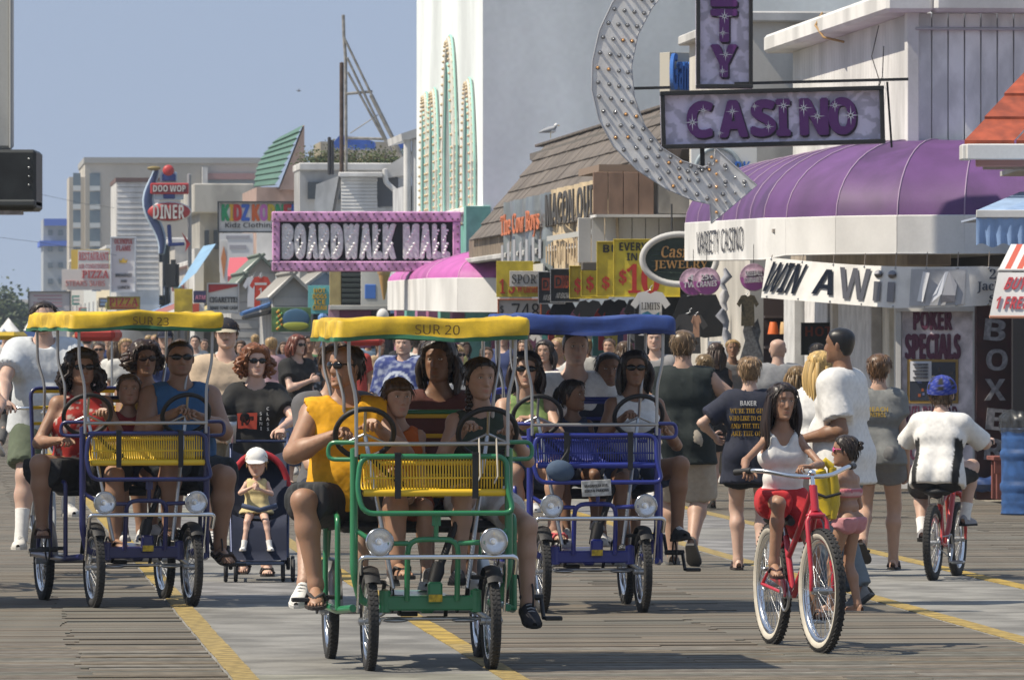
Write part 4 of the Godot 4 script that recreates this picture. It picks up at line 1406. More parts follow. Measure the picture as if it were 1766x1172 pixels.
func ground() -> void:
	struct("ground",MB.new().box(Vector3(0,-0.75,-2500),Vector3(9000,0.5,7000)),mat(Color(0.46,0.42,0.35),0.95,"grime",0.02))
	var conc: Array = []
	for k in 4: conc.append(mat(Color(0.238 + 0.014 * (k % 3),0.234 + 0.014 * (k % 3),0.219 + 0.012 * (k % 2)),0.9,"concrete",[0.35,0.5,0.43,0.6][k]))
	var yel: Array = []
	for k in 3: yel.append(mat(Color(0.46,0.31,0.045).lerp(Color(0.25,0.22,0.15),[0.1,0.28,0.45][k]),0.8,"grime",[1.1,1.7,2.3][k]))
	var rng := RandomNumberGenerator.new()
	rng.seed = 5
	var bs := Basis(Vector3.UP,PH)
	for lane in 2:
		var s0: float = [1.45,6.03][lane]
		var s1: float = [2.94,7.45][lane]
		var path := Node3D.new()
		path.name = named(self,"path")
		add_child(path,true)
		tag(path,["pale concrete tramcar lane with yellow edges under the green surrey","pale concrete tramcar lane with yellow edges near the shop fronts"][lane],"","","structure")
		var D := 8.0
		var k := 0
		while D < 420.0:
			var L := 3.05 if D < 120.0 else 24.0
			var c := F((s0 + s1) / 2,D + L / 2,-0.069)
			obj("concrete_slab",MB.new().box(c,Vector3(s1 - s0,0.14,L - 0.012),bs,0.006),conc[rng.randi() % 4],path)
			for e in 2:
				var s: float = (s0 + 0.07) if e == 0 else (s1 - 0.07)
				var m := MB.new()
				var n := 7
				for q in n:
					var w := rng.randf_range(0.122,0.134)
					m.box(F(s + rng.randf_range(-0.002,0.002),D + (q + 0.5) * L / n,0.0035),Vector3(w,0.004,L / n - (0.012 if q == n - 1 else -0.002)),bs)
				obj("yellow_line",m,yel[rng.randi() % 3],path)
			D += L
			k += 1
	var deck := Node3D.new()
	deck.name = named(self,"boardwalk")
	add_child(deck,true)
	tag(deck,"weathered grey-brown wooden boardwalk laid in planks across the walk","","","structure")
	var wood: Array = []
	for k in 9:
		var q := 0.9 + 0.035 * k
		var m := StandardMaterial3D.new()
		var base: Color = [Color(0.19,0.158,0.116),Color(0.15,0.145,0.12),Color(0.178,0.15,0.122),Color(0.205,0.19,0.163)][k % 4]
		m.albedo_color = Color(base.r * q,base.g * q,base.b * q).linear_to_srgb()
		m.albedo_texture = noise_tex("wood")
		m.uv1_triplanar = true
		m.uv1_scale = Vector3(0.55,0.9,0.9)
		m.uv1_offset = Vector3(k * 0.37,k * 0.21,k * 0.53)
		m.roughness = 0.9
		wood.append(m)
	var bays := [[-7.0,-3.2],[-3.2,1.445],[2.945,6.025],[7.455,10.8]]
	var near := 0
	var shared := {}
	var far_t: Array = []
	var far_c: PackedColorArray = []
	var D := 8.0
	while D < 330.0:
		var pw := 0.142
		for b in bays:
			var cuts := [b[0],b[1]]
			var len: float = b[1] - b[0]
			if len > 2.0 and rng.randf() < 0.75: cuts.insert(1,(0.72 + rng.randf_range(-0.05,0.05)) if b[1] < 2.0 and b[1] > 0.0 else b[0] + len * [0.34,0.5,0.52,0.66][rng.randi() % 4])
			for q in cuts.size() - 1:
				var L: float = cuts[q + 1] - cuts[q] - 0.006
				var c := F((cuts[q] + cuts[q + 1]) / 2,D + rng.randf_range(-0.0013,0.0013),-0.021 + rng.randf_range(-0.0008,0.0008))
				var inview: bool = D > 28.5 and cuts[q] < 12 and cuts[q + 1] > -4
				if near < 300 and inview:
					var key := "%.2f" % L
					if not shared.has(key): shared[key] = MB.new().box(Vector3.ZERO,Vector3(L,0.04,pw - 0.0012),Basis.IDENTITY,0.004).mesh()
					obj("plank",shared[key],wood[rng.randi() % 9],deck,Transform3D(bs * Basis(Vector3.UP,rng.randf_range(-0.0012,0.0012)),c))
					near += 1
				elif not (D < 28.5 and near == 0 and D > 20.0) or true:
					far_t.append(Transform3D(bs * Basis.from_scale(Vector3(L,1,1)),c))
					var v := rng.randf_range(0.85,1.13)
					var gr := rng.randf()
					far_c.append(Color(lerpf(0.163,0.14,gr) * v,lerpf(0.134,0.135,gr) * v,lerpf(0.1,0.113,gr) * v))
		D += pw
		if D > 100.0: D += 0.0
	var mm := MultiMesh.new()
	mm.transform_format = MultiMesh.TRANSFORM_3D
	mm.use_colors = true
	mm.mesh = MB.new().box(Vector3.ZERO,Vector3(1,0.04,0.1402)).mesh()
	mm.instance_count = far_t.size()
	for k in far_t.size():
		mm.set_instance_transform(k,far_t[k])
		mm.set_instance_color(k,far_c[k])
	var mi := MultiMeshInstance3D.new()
	mi.name = named(deck,"far_planks")
	mi.multimesh = mm
	var fm := StandardMaterial3D.new()
	fm.vertex_color_use_as_albedo = true
	fm.roughness = 0.9
	fm.albedo_texture = noise_tex("fine")
	fm.uv1_triplanar = true
	fm.uv1_world_triplanar = true
	fm.uv1_scale = Vector3(0.6,1,3)
	mi.material_override = fm
	deck.add_child(mi,true)
	tag(mi,"","","","stuff")
	struct("deck_underside",MB.new().box(F(1.9,170,-0.064),Vector3(17.5,0.1,420),bs),mat(Color(0.07,0.06,0.048),0.95))
func awning(label: String,ev: Array,tp: Array,rows: Array,c: Color,vh: Array,vm: Material,back := 0.0,called := "awning") -> Node3D:
	var t := thing(called,label,"awning")
	for k in ev.size() - 1:
		var ps := PackedVector3Array()
		for j in 11:
			var a := PI / 2 * j / 10.0
			for i in 5:
				var e: Vector3 = ev[k].lerp(ev[k + 1],i / 4.0)
				var q: Vector3 = tp[k].lerp(tp[k + 1],i / 4.0)
				var p := e.lerp(q,1.0 - cos(a))
				p.y = e.y + (q.y - e.y) * sin(a)
				var pull := 0.018 * sin(PI * i / 4.0)
				p += ((q - e) * Vector3(1,0,1)).normalized() * pull * sin(a * 1.2) - Vector3(0,pull * 0.5,0)
				ps.append(p)
		obj("cloth_panel",MB.new().grid(ps,5,11,false),rows[k % rows.size()],t)
		var sp := []
		for j in 11:
			var a := PI / 2 * j / 10.0
			var p: Vector3 = ev[k].lerp(tp[k],1.0 - cos(a))
			p.y = ev[k].y + (tp[k].y - ev[k].y) * sin(a) + 0.004
			sp.append(p)
		obj("seam",MB.new().tube(sp,0.009,5),mat(c.lerp(Color(0.6,0.55,0.5),0.35),0.6),t)
		var dn := Vector3(0,-vh[k % vh.size()],0)
		var dn2 := Vector3(0,-vh[(k + 1) % vh.size()],0)
		var nn: Vector3 = (ev[k + 1] - ev[k]).cross(Vector3.UP).normalized() * 0.012
		var m := MB.new()
		m.poly([ev[k],ev[k + 1],ev[k + 1] + dn2,ev[k] + dn])
		m.poly([ev[k] + nn,ev[k + 1] + nn,ev[k + 1] + dn2 + nn,ev[k] + dn + nn])
		m.tube([ev[k] + dn,ev[k + 1] + dn2],0.014,6)
		m.tube([ev[k],ev[k + 1]],0.012,6)
		obj("valance",m,vm,t)
	return t
func arch_pts(w: float,h: float,n := 14) -> PackedVector2Array:
	var out := PackedVector2Array()
	var sp := h * 0.42
	for k in n + 1:
		var q := float(k) / n
		out.append(Vector2(-w / 2 * pow(1.0 - q,0.75),sp + (h - sp) * (1.0 - pow(1.0 - q,1.7))))
	for k in range(n - 1,-1,-1): out.append(Vector2(-out[k].x,out[k].y))
	out.append(Vector2(w / 2,0))
	out.insert(0,Vector2(-w / 2,0))
	return out
func mall() -> void:
	var t := thing("tall_building","tall white windowless building with a green and white arcade front, grey end wall","building",F(10.9,128.5),PH)
	obj("wall",MB.new().box(Vector3(9,8,-9),Vector3(18,16,18)),mat(Color(0.79,0.86,0.89),0.8,"streak",0.05),t)
	var teal := col(0.16,0.42,0.36)
	obj("base_panel",MB.new().box(Vector3(-0.04,2.2,-9),Vector3(0.1,4.0,18.02),Basis.IDENTITY,0.01),teal,t)
	obj("corner_pilaster",MB.new().box(Vector3(-0.1,2.15,-0.2),Vector3(0.5,4.3,0.5),Basis.IDENTITY,0.01),teal,t)
	obj("cornice",MB.new().box(Vector3(-0.12,4.25,-9),Vector3(0.3,0.12,18.06),Basis.IDENTITY,0.02),white(),t)
	var spec := [[-2.6,2.5,2.95],[-7.6,3.5,4.05],[-11.9,2.3,3.1],[-14.3,2.0,3.1]]
	for sp in spec:
		var a := Node3D.new()
		a.name = named(t,"arch")
		t.add_child(a,true)
		a.position = Vector3(-0.01,4.0,sp[0])
		a.rotation.y = -PI / 2
		var outer := arch_pts(sp[1],sp[2])
		var path := []
		for p in outer: path.append(Vector3(p.x,p.y,0.12))
		obj("back_panel",MB.new().prism(arch_pts(sp[1] * 0.9,sp[2] * 0.97),0.0,0.05),col(0.33,0.36,0.37),a)
		var band := MB.new()
		for k in path.size() - 1:
			var p0: Vector3 = path[k]
			var p1: Vector3 = path[k + 1]
			var back := Vector3(0,0,-0.12)
			var i0 := p0 * Vector3(0.72,0.95,1)
			var i1 := p1 * Vector3(0.72,0.95,1)
			band.poly([p0,p1,p1 + back,p0 + back])
			band.poly([i0,i1,i1 + back,i0 + back])
			band.poly([p0,p1,i1,i0])
		obj("light_band",band,mat(Color(0.78,0.76,0.7),0.5,"fine",2.0),a)
		var bulbs := MB.new()
		for k in path.size() - 1:
			var n := maxi(int(path[k].distance_to(path[k + 1]) / 0.16),1)
			for q in n:
				var p: Vector3 = path[k].lerp(path[k + 1],float(q) / n)
				bulbs.ellip(p * Vector3(0.86,0.975,1) + Vector3(0,0,0.02),Vector3.ONE * 0.036,Basis.IDENTITY,4,6)
				bulbs.ellip(p + Vector3(0,0,-0.06),Vector3.ONE * 0.036,Basis.IDENTITY,4,6)
		var bo := obj("bulbs",bulbs,mat(Color(0.55,0.45,0.3),0.3),a)
		tag(bo,"","","","stuff")
		var tb := []
		for p in arch_pts(sp[1] * 1.03,sp[2] * 1.01): tb.append(Vector3(p.x,p.y,0.05))
		obj("green_tube",MB.new().tube(tb,0.028,6),mat(Color(0.3,0.55,0.48),0.5),a)
		tb = []
		for p in arch_pts(sp[1] * 0.5,sp[2] * 0.86): tb.append(Vector3(p.x,p.y,0.1))
		obj("inner_tube",MB.new().tube(tb,0.035,6),mat(Color(0.3,0.55,0.5),0.5),a)
	var pink := mat(Color(0.8,0.42,0.74),0.5,"grime",0.8)
	var b := board("marquee_sign","long pink framed marquee sign with silver letters spelling the boardwalk mall","sign",470,365,794,468,126,mat(Color(0.012,0.013,0.015),0.5),0.5,0.0,"")
	var tt: Node3D = b[0]
	var w: float = b[1]
	var h: float = b[2]
	for sd in [-1.0,1.0]:
		obj("frame_side",MB.new().box(Vector3(0,sd * (h / 2 - 0.1),0.02),Vector3(w + 0.02,0.2,0.62),Basis.IDENTITY,0.02),pink,tt)
		obj("frame_side",MB.new().box(Vector3(sd * (w / 2 - 0.075),0,0.02),Vector3(0.15,h - 0.4,0.6),Basis.IDENTITY,0.02),pink,tt)
	var bm := MB.new()
	for row in 2:
		for k in 24:
			for sd in [-1.0,1.0]:
				bm.ellip(Vector3(lerpf(-w / 2 + 0.08,w / 2 - 0.08,(k + 0.5 * row) / 24.0),sd * (h / 2 - 0.05 - 0.1 * row),0.34),Vector3.ONE * 0.022,Basis.IDENTITY,4,6)
	for k in 7:
		for sd in [-1.0,1.0]: bm.ellip(Vector3(sd * (w / 2 - 0.05),lerpf(-h / 2 + 0.15,h / 2 - 0.15,k / 6.0),0.33),Vector3.ONE * 0.022,Basis.IDENTITY,4,6)
	tag(obj("bulbs",bm,mat(Color(0.12,0.05,0.09),0.3),tt),"","","","stuff")
	var silver := mat(Color(0.84,0.85,0.86),0.35,"fine",3.0,0.1)
	var word := "BOARDWALK"
	var x := -0.5 + 0.052
	for k in 13:
		var ch := "BOARDWALK MALL"[k if k < 9 else k + 1]
		var cw: float = [0.062,0.062,0.062,0.062,0.064,0.082,0.066,0.052,0.07,0.084,0.064,0.046,0.046][k]
		if k == 9: x += 0.035
		var lm := letters(ch,"sansx",cw * w * 1.04,h * 0.6,0.2)
		lm.join(letters(ch,"sansx",cw * w * 0.9,h * 0.57,0.24))
		obj("letter",lm,silver,tt,Transform3D(Basis.IDENTITY,Vector3((x + cw / 2) * w,0.0,0.14)))
		var lb := MB.new()
		for q in 9: lb.ellip(Vector3((x + cw * (0.3 + 0.4 * ((q * 3) % 4) / 3.0)) * w,h * (0.24 - 0.055 * q),0.265),Vector3.ONE * 0.028,Basis.IDENTITY,4,6)
		obj("letter_bulbs",lb,mat(Color(0.9,0.9,0.88),0.1),tt)
		x += cw + 0.003
	var mg := [mat(Color(0.52,0.12,0.42),0.6,"fine",0.4),mat(Color(0.5,0.13,0.41),0.6,"grime",0.5)]
	var ev := [F(9.2,131.5,2.8),F(9.2,128,2.79),F(9.2,121,2.77),F(9.6,118.6,2.76),F(10.5,117.8,2.75),F(10.9,117.8,2.75)]
	var tp := [F(10.9,131.5,3.25),F(10.9,129,3.32),F(10.9,123,3.36),F(10.9,121.5,3.36),F(10.9,120.5,3.36),F(10.95,120,3.33)]
	var aw := awning("bright pink rounded awning with a white valance under the marquee sign",ev,tp,mg,Color(0.6,0.2,0.5),[0.58,0.58,0.6,0.62,0.62,0.62],white(0.76))
	var q := board("wall_lantern","round white globe lamp beside the pink awning","lamp",652,538,668,550,124,white(),0.1)
	obj("globe",MB.new().ellip(Vector3(0,0,0.05),Vector3(0.12,0.14,0.12),Basis.IDENTITY,8,12),white(0.7),q[0])
	var p := thing("mauve_shop","mauve shop front with dark openings below the pink awning","shop front",F(10.7,128.4),PH)
	for k in 6:
		obj("pier",MB.new().box(Vector3(-0.2,1.25,-0.6 - 3.2 * k),Vector3(0.4,2.5,0.6),Basis.IDENTITY,0.01),[col(0.45,0.2,0.36),teal,col(0.4,0.14,0.25)][k % 3],p)
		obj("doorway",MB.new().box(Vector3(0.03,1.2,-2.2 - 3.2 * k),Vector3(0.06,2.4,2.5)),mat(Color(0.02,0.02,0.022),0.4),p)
	obj("door",MB.new().box(Vector3(0.9,1.25,0.16),Vector3(1.1,2.3,0.05),Basis.IDENTITY,0.01),mat(Color(0.2,0.04,0.1),0.6,"fine",1.0),p)
func shingle_shop() -> void:
	var t := thing("gift_shop","low gift shop under a steep brown shingle roof, brown eave boards","shop",F(10.9,95),PH)
	obj("back_wall",MB.new().box(Vector3(4.0,1.4,-12.5),Vector3(0.3,2.8,26.0)),mat(Color(0.1,0.085,0.07),0.8,"grime",0.5),t)
	obj("flat_roof",MB.new().box(Vector3(5.0,5.05,-12.2),Vector3(9.7,0.12,25.5)),mat(Color(0.12,0.11,0.1),0.9),t)
	obj("lintel",MB.new().box(Vector3(0.35,3.0,-12.5),Vector3(0.7,0.75,26.0)),mat(Color(0.2,0.17,0.13),0.8,"grime",0.5),t)
	obj("end_wall",MB.new().box(Vector3(7.0,2.4,-0.05),Vector3(5.6,4.8,0.2)),white(0.5),t)
	var sh: Array = []
	for k in 5: sh.append(mat(Color(0.15,0.13,0.116) * [1.0,0.86,1.12,0.95,1.05][k],0.9,"streak",[0.8,1.1,0.7,0.9,1.3][k]))
	var rng := RandomNumberGenerator.new()
	rng.seed = 11
	var roof := Node3D.new()
	roof.name = named(t,"roof")
	t.add_child(roof,true)
	var L := 25.0
	var run := 1.35
	var rise := 1.75
	var y0 := 3.45
	var ln := sqrt(run * run + rise * rise)
	var ang := atan2(rise,run)
	var meshes: Array = []
	for k in 3: meshes.append(MB.new().box(Vector3.ZERO,Vector3(ln / 6.0 * 1.16,0.035,[0.54,0.5,0.45][k]),Basis.IDENTITY,0.006).mesh())
	obj("roof_deck",MB.new().box(Vector3(-1.0 + run / 2 + 0.05,y0 + rise / 2 - 0.05,-L / 2),Vector3(ln,0.05,L),Basis(Vector3.BACK,ang)),mat(Color(0.03,0.026,0.022),0.9),roof)
	for j in 6:
		var z := 0.0
		while z < L - 0.2:
			var mk := rng.randi() % 3
			var f := (j + 0.46) / 6.0
			var zz := -z - 0.27
			if zz < -(L - 1.0 - 0.9 * f * 0.8): break
			var c := Vector3(-1.0 + run * f,y0 + rise * f,zz) + Vector3(-sin(ang),cos(ang),0) * (0.05 + rng.randf_range(0,0.012))
			obj("shingle",meshes[mk],sh[rng.randi() % 5],roof,Transform3D(Basis(Vector3.BACK,ang - 0.085),c))
			z += 0.53
	obj("ridge_cap",MB.new().box(Vector3(-1.0 + run,y0 + rise + 0.06,-L / 2),Vector3(0.2,0.05,L),Basis.IDENTITY,0.01),sh[1],roof)
	var hip := MB.new()
	hip.poly([Vector3(-1.0,y0,-L),Vector3(6,y0,-L - 0.6),Vector3(6,y0 + rise,-L + 0.8),Vector3(-1.0 + run,y0 + rise,-L + 0.8)])
	hip.poly([Vector3(-1.0,y0,0),Vector3(-0.2,y0,0),Vector3(0.36,y0 + rise,0.0),Vector3(-1.0 + run,y0 + rise,0)])
	obj("hip_end",hip,sh[0],roof)
	for k in 26:
		obj("eave_board",MB.new().box(Vector3(-0.97,y0 - 0.14,-L / 26.0 * (k + 0.5)),Vector3(0.05,0.36,L / 26.0 - 0.015),Basis.IDENTITY,0.005),mat(Color(0.2,0.16,0.12) * (0.9 + 0.03 * (k * 7 % 9)),0.85,"streak",0.9),t)
	obj("gutter",MB.new().box(Vector3(-1.0,y0 - 0.36,-L / 2),Vector3(0.16,0.1,L),Basis.IDENTITY,0.02),white(0.5),t)
	obj("soffit",MB.new().box(Vector3(-0.5,y0 - 0.36,-L / 2),Vector3(0.9,0.03,L)),white(0.45),t)
	var n := thing("jewellery_shop","white boarded shop bay under a brown box fascia beside the casino","shop front",F(10.3,93.2),PH)
	for k in 4: obj("fascia_board",MB.new().box(Vector3(-0.68 + 0.225 * k,3.78,0.0),Vector3(0.215,0.62,0.06),Basis.IDENTITY,0.006),mat(Color(0.25,0.165,0.125) * (0.94 + 0.05 * (k % 3)),0.8,"streak",0.8),n)
	obj("fascia_side",MB.new().box(Vector3(0.62,3.78,-0.6),Vector3(0.9,0.6,1.2),Basis.IDENTITY,0.01),mat(Color(0.4,0.38,0.35),0.8,"streak",0.8),n)
	obj("soffit",MB.new().box(Vector3(0.2,3.45,-0.35),Vector3(1.9,0.04,0.9)),white(0.6),n)
	for k in 11: obj("wall_board",MB.new().box(Vector3(-0.85 + 0.2 * k,3.1,-0.62),Vector3(0.19,0.66,0.05),Basis.IDENTITY,0.005),white(0.66),n)
	obj("lintel",MB.new().box(Vector3(0.3,2.72,-0.55),Vector3(2.4,0.12,0.2),Basis.IDENTITY,0.01),mat(Color(0.1,0.09,0.08),0.7),n)
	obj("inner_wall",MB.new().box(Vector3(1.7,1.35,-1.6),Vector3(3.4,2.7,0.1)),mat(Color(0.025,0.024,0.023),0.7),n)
	obj("roof_slab",MB.new().box(Vector3(1.5,4.15,-1.5),Vector3(4.4,0.1,3.0)),mat(Color(0.22,0.16,0.12),0.8),n)
	var g := thing("gull","grey and white gull standing on the shingle roof ridge","bird",P(948,236,117),0.0)
	var gm := MB.new()
	gm.col = Color(0.3,0.31,0.33)
	gm.tube([Vector3(-0.26,0.1,0),Vector3(-0.14,0.14,0),Vector3(0,0.17,0),Vector3(0.1,0.2,0),Vector3(0.14,0.25,0)],[0.012,0.045,0.075,0.06,0.035],8)
	gm.col = Color(0.75,0.75,0.74)
	gm.ellip(Vector3(0.15,0.28,0),Vector3(0.045,0.04,0.035))
	gm.ellip(Vector3(0.05,0.15,0.0),Vector3(0.1,0.06,0.06))
	gm.col = Color(0.6,0.4,0.05)
	gm.tube([Vector3(0.185,0.275,0),Vector3(0.24,0.262,0)],[0.014,0.004],6)
	for sd in [-1.0,1.0]: gm.rod(Vector3(0.02,0.12,sd * 0.025),Vector3(0.02,-0.02,sd * 0.025),0.007,5)
	obj("body",gm,vmat(0.7),g)
	g.scale = Vector3.ONE * 0.78
func casino() -> void:
	var t := thing("casino_building","white boarded corner building above and behind the purple awning","building",F(10.95,73.0),PH)
	var wallw := white(0.7)
	obj("upper_wall",MB.new().box(Vector3(5.2,4.0,-5.3),Vector3(10.0,2.7,10.4)),wallw,t)
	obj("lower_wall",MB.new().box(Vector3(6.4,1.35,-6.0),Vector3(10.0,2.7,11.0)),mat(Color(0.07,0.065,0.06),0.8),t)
	for k in 22: obj("siding_board",MB.new().box(Vector3(0.3 + 0.19 * k,4.25,-0.07),Vector3(0.176,2.3,0.05),Basis.IDENTITY,0.006),mat(Color(0.82,0.84,0.85) * (0.95 + 0.02 * (k * 5 % 4)),0.7,"streak",0.6),t)
	for k in 44: obj("siding_board",MB.new().box(Vector3(0.18,4.25,-0.32 - 0.228 * k),Vector3(0.05,2.3,0.214),Basis.IDENTITY,0.006),wallw,t)
	obj("corner_board",MB.new().box(Vector3(0.17,4.25,-0.08),Vector3(0.14,2.35,0.2),Basis.IDENTITY,0.01),white(0.74),t)
	obj("parapet_cap",MB.new().box(Vector3(0.1,5.52,-5.2),Vector3(0.55,0.24,10.9),Basis.IDENTITY,0.04),white(0.74),t)
	obj("parapet_cap",MB.new().box(Vector3(5.4,5.521,0.08),Vector3(10.05,0.236,0.5),Basis.IDENTITY,0.04),white(0.74),t)
	obj("conduit",MB.new().rod(Vector3(0.2,5.22,0.02),Vector3(4.2,5.22,0.02),0.018),mat(Color(0.4,0.4,0.42),0.5),t)
	obj("cable",MB.new().tube([Vector3(0.1,5.36,-2.2),Vector3(0.03,5.0,-2.3),Vector3(0.08,4.7,-2.0),Vector3(0.06,4.55,-2.1),Vector3(0.1,4.75,-1.9),Vector3(0.1,5.1,-1.8)],0.006,5),black(),t)
	obj("rope",MB.new().tube([Vector3(-0.1,5.68,-5.6),Vector3(-0.2,5.52,-5.5),Vector3(-0.14,5.36,-5.2),Vector3(0.1,5.3,-5.1)],0.015,6),mat(Color(0.35,0.22,0.1),0.9),t)
	var b := thing("stucco_block","beige flat roofed block behind the casino's white wall","building",F(10.9,86.0),PH)
	obj("wall",MB.new().box(Vector3(4,3.0,-3.5),Vector3(8,5.9,7.0)),mat(Color(0.55,0.53,0.49),0.85,"streak",0.3),b)
	obj("parapet",MB.new().box(Vector3(4,6.0,-3.5),Vector3(8.3,0.14,7.3),Basis.IDENTITY,0.02),white(0.55),b)
	var pm := [mat(Color(0.128,0.05,0.185),0.6,"fine",0.5),mat(Color(0.138,0.055,0.2),0.62,"grime",0.35),mat(Color(0.12,0.046,0.178),0.6,"grime",0.5)]
	var ev := []
	var tp := []
	for k in 7:
		var d := lerpf(80.6,72.9,k / 6.0)
		ev.append(F(9.4,d,lerpf(3.12,3.04,k / 6.0)))
		tp.append(F(10.9,lerpf(80.6,74.0,k / 6.0),3.95))
	for q in [[9.55,72.1,11.0,73.6],[9.98,71.15,11.15,73.3],[10.58,70.6,11.4,73.0],[11.3,70.45,11.9,72.9],[12.05,70.4,12.3,72.85],[13.4,70.35,13.4,72.8],[15.0,70.3,15.0,72.75]]:
		ev.append(F(q[0],q[1],3.03))
		tp.append(F(q[2],q[3],3.95))
	var vh := []
	for k in ev.size(): vh.append(0.46 if k < 7 else 0.41)
	var aw := awning("large purple rounded corner awning with a white valance on the casino",ev,tp,pm,Color(0.17,0.06,0.25),vh,white(0.78))
	var nrm := FACING
	text(aw,"VARIETY CASINO","sans",F(9.372,76.9,2.85),4.6,0.27,mat(Color(0.05,0.05,0.06),0.7),0.002,Basis(Vector3.UP,nrm))
	var sf := MB.new()
	sf.box(F(10.1,76.5,2.9),Vector3(1.3,0.04,8.0),Basis(Vector3.UP,PH))
	obj("lining",sf,mat(Color(0.3,0.27,0.24),0.8),aw)
	var fr := thing("casino_arcade","white posts and grey panels of the casino's open front","shop front",F(11.0,72.4),PH)
	obj("post",MB.new().box(Vector3(0.1,1.32,-1.85),Vector3(0.22,2.64,0.5),Basis.IDENTITY,0.01),mat(Color(0.76,0.72,0.62),0.7,"streak",0.8),fr)
	obj("post",MB.new().box(Vector3(0.12,1.32,-1.3),Vector3(0.2,2.64,0.2),Basis.IDENTITY,0.01),white(0.8),fr)
	obj("panel",MB.new().box(Vector3(0.12,1.32,-4.85),Vector3(0.14,2.64,2.8),Basis.IDENTITY,0.01),mat(Color(0.78,0.78,0.79),0.6,"fine",0.8),fr)
	obj("post",MB.new().box(Vector3(0.08,1.32,-6.35),Vector3(0.2,2.64,0.2),Basis.IDENTITY,0.01),mat(Color(0.7,0.66,0.6),0.7,"streak",0.8),fr)
	obj("panel",MB.new().box(Vector3(0.14,1.32,-8.4),Vector3(0.14,2.64,2.1),Basis.IDENTITY,0.01),mat(Color(0.76,0.76,0.77),0.6,"fine",0.8),fr)
	obj("post",MB.new().box(Vector3(0.06,1.32,-10.0),Vector3(0.24,2.64,1.0),Basis.IDENTITY,0.01),mat(Color(0.66,0.67,0.68),0.6,"fine",0.8),fr)
	obj("header",MB.new().box(Vector3(0.2,2.62,-4.9),Vector3(0.5,0.24,10.0),Basis.IDENTITY,0.01),mat(Color(0.42,0.36,0.29),0.7,"streak",0.8),fr)
	var lil := mat(Color(0.86,0.8,0.86),0.5,"grime",0.9)
	var pk := board("poker_sign","tall lilac wall sign of poker specials in maroon letters","sign",1546,528,1690,843,70.5,lil,0.1,-0.26,"",white(0.6),0.06)
	var mar := mat(Color(0.1,0.018,0.05),0.6)
	put(pk,"POKER","sansx",0.2,0.02,0.68,0.13,mar)
	put(pk,"SPECIALS","sansx",0.1,0.15,0.78,0.29,mar)
	patch(pk,"photo_frame",0.13,0.29,0.75,0.53,mat(Color(0.33,0.2,0.04),0.5),0.01,0.02)
	patch(pk,"photo",0.16,0.305,0.72,0.515,mat(Color(0.03,0.035,0.05),0.25),0.022,0.008)
	var rg := RandomNumberGenerator.new()
	rg.seed = 3
	var ph := MB.new()
	for k in 26:
		var u := 0.2 + 0.47 * rg.randf()
		var v := 0.33 + 0.16 * rg.randf()
		ph.col = [Color(0.3,0.08,0.03),Color(0.1,0.12,0.25),Color(0.5,0.45,0.35),Color(0.06,0.05,0.05)][k % 4]
		ph.box(Vector3(u * pk[1] - pk[1] / 2,pk[2] / 2 - v * pk[2],0.0275),Vector3(rg.randf_range(0.02,0.07),rg.randf_range(0.02,0.05),0.003 + 0.0001 * k))
	obj("photo_print",ph,vmat(0.4),pk[0])
	patch(pk,"paper_notice",0.17,0.3,0.43,0.41,mat(Color(0.66,0.67,0.7),0.7),0.031,0.003)
	for k in 5: put(pk,"NOTICE OF RULES","sans",0.21 + 0.02 * (k % 2),0.313 + 0.018 * k,0.39,0.322 + 0.018 * k,mat(Color(0.25,0.25,0.28),0.7),0.066)
	put(pk,"WILDWOOD","sansb",0.1,0.545,0.74,0.635,mar)
	put(pk,"&","sansb",0.33,0.665,0.45,0.715,mar)
	put(pk,"ROCKIN","sansb",0.06,0.75,0.66,0.84,mar)
	put(pk,"JACKPOT","sansb",0.14,0.87,0.74,0.955,mar)
	var red := mat(Color(0.06,0.012,0.012),0.55,"grime",0.7)
	var bx := board("boxer_sign","dark red arcade panel with tall slanting pale letters down it","sign",1684,500,1768,862,69.8,red,0.12,PH)
	for k in 5: text(bx[0],"BOXER"[k],"sansb",Vector3(-0.06 + 0.02 * (k % 2),bx[2] * (0.31 - 0.142 * k),0.01),0.235,0.235,mat(Color(0.36,0.36,0.4),0.6,"grime",3.0),0.016,Basis(Vector3.BACK,-0.1 + 0.05 * (k % 3)))
	var ar := thing("arcade","dark open arcade behind the blue barrel","building",F(11.6,66.5),PH)
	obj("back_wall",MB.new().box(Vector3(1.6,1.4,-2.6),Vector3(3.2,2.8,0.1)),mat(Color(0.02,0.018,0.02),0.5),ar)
	obj("lintel",MB.new().box(Vector3(1.6,2.65,-2.4),Vector3(3.2,0.3,0.1)),mat(Color(0.2,0.03,0.02),0.5),ar)
	obj("door_panel",MB.new().box(Vector3(0.8,1.2,-2.3),Vector3(0.5,2.3,0.06),Basis.IDENTITY,0.02),mat(Color(0.1,0.02,0.02),0.4),ar)
	var bn := thing("prize_banner","long white prize banner hung under the purple awning","banner")
	var ps := PackedVector3Array()
	var at := func(u: float,v: float) -> Vector3:
		var top := lerpf(443,462,u) + 7.0 * sin(PI * minf(u * 1.2,1.0))
		var bot := lerpf(513,531,clampf(u * 2.0,0,1)) - 7.0 * clampf((u - 0.6) * 2.5,0,1)
		var d := lerpf(72.3,69.6,clampf(u * 1.6,0,1)) + 0.05 * sin(u * 23.0) * v
		return P(lerpf(1322 - 9 * v,1768,u),lerpf(top,bot,v),d)
	for j in 9:
		for i in 49: ps.append(at.call(i / 48.0,j / 8.0))
	var cloth := mat(Color(0.85,0.85,0.84),0.75,"fine",0.8)
	cloth.backlight_enabled = true
	cloth.backlight = Color(0.3,0.3,0.3)
	obj("cloth",MB.new().grid(ps,49,9,false),cloth,bn)
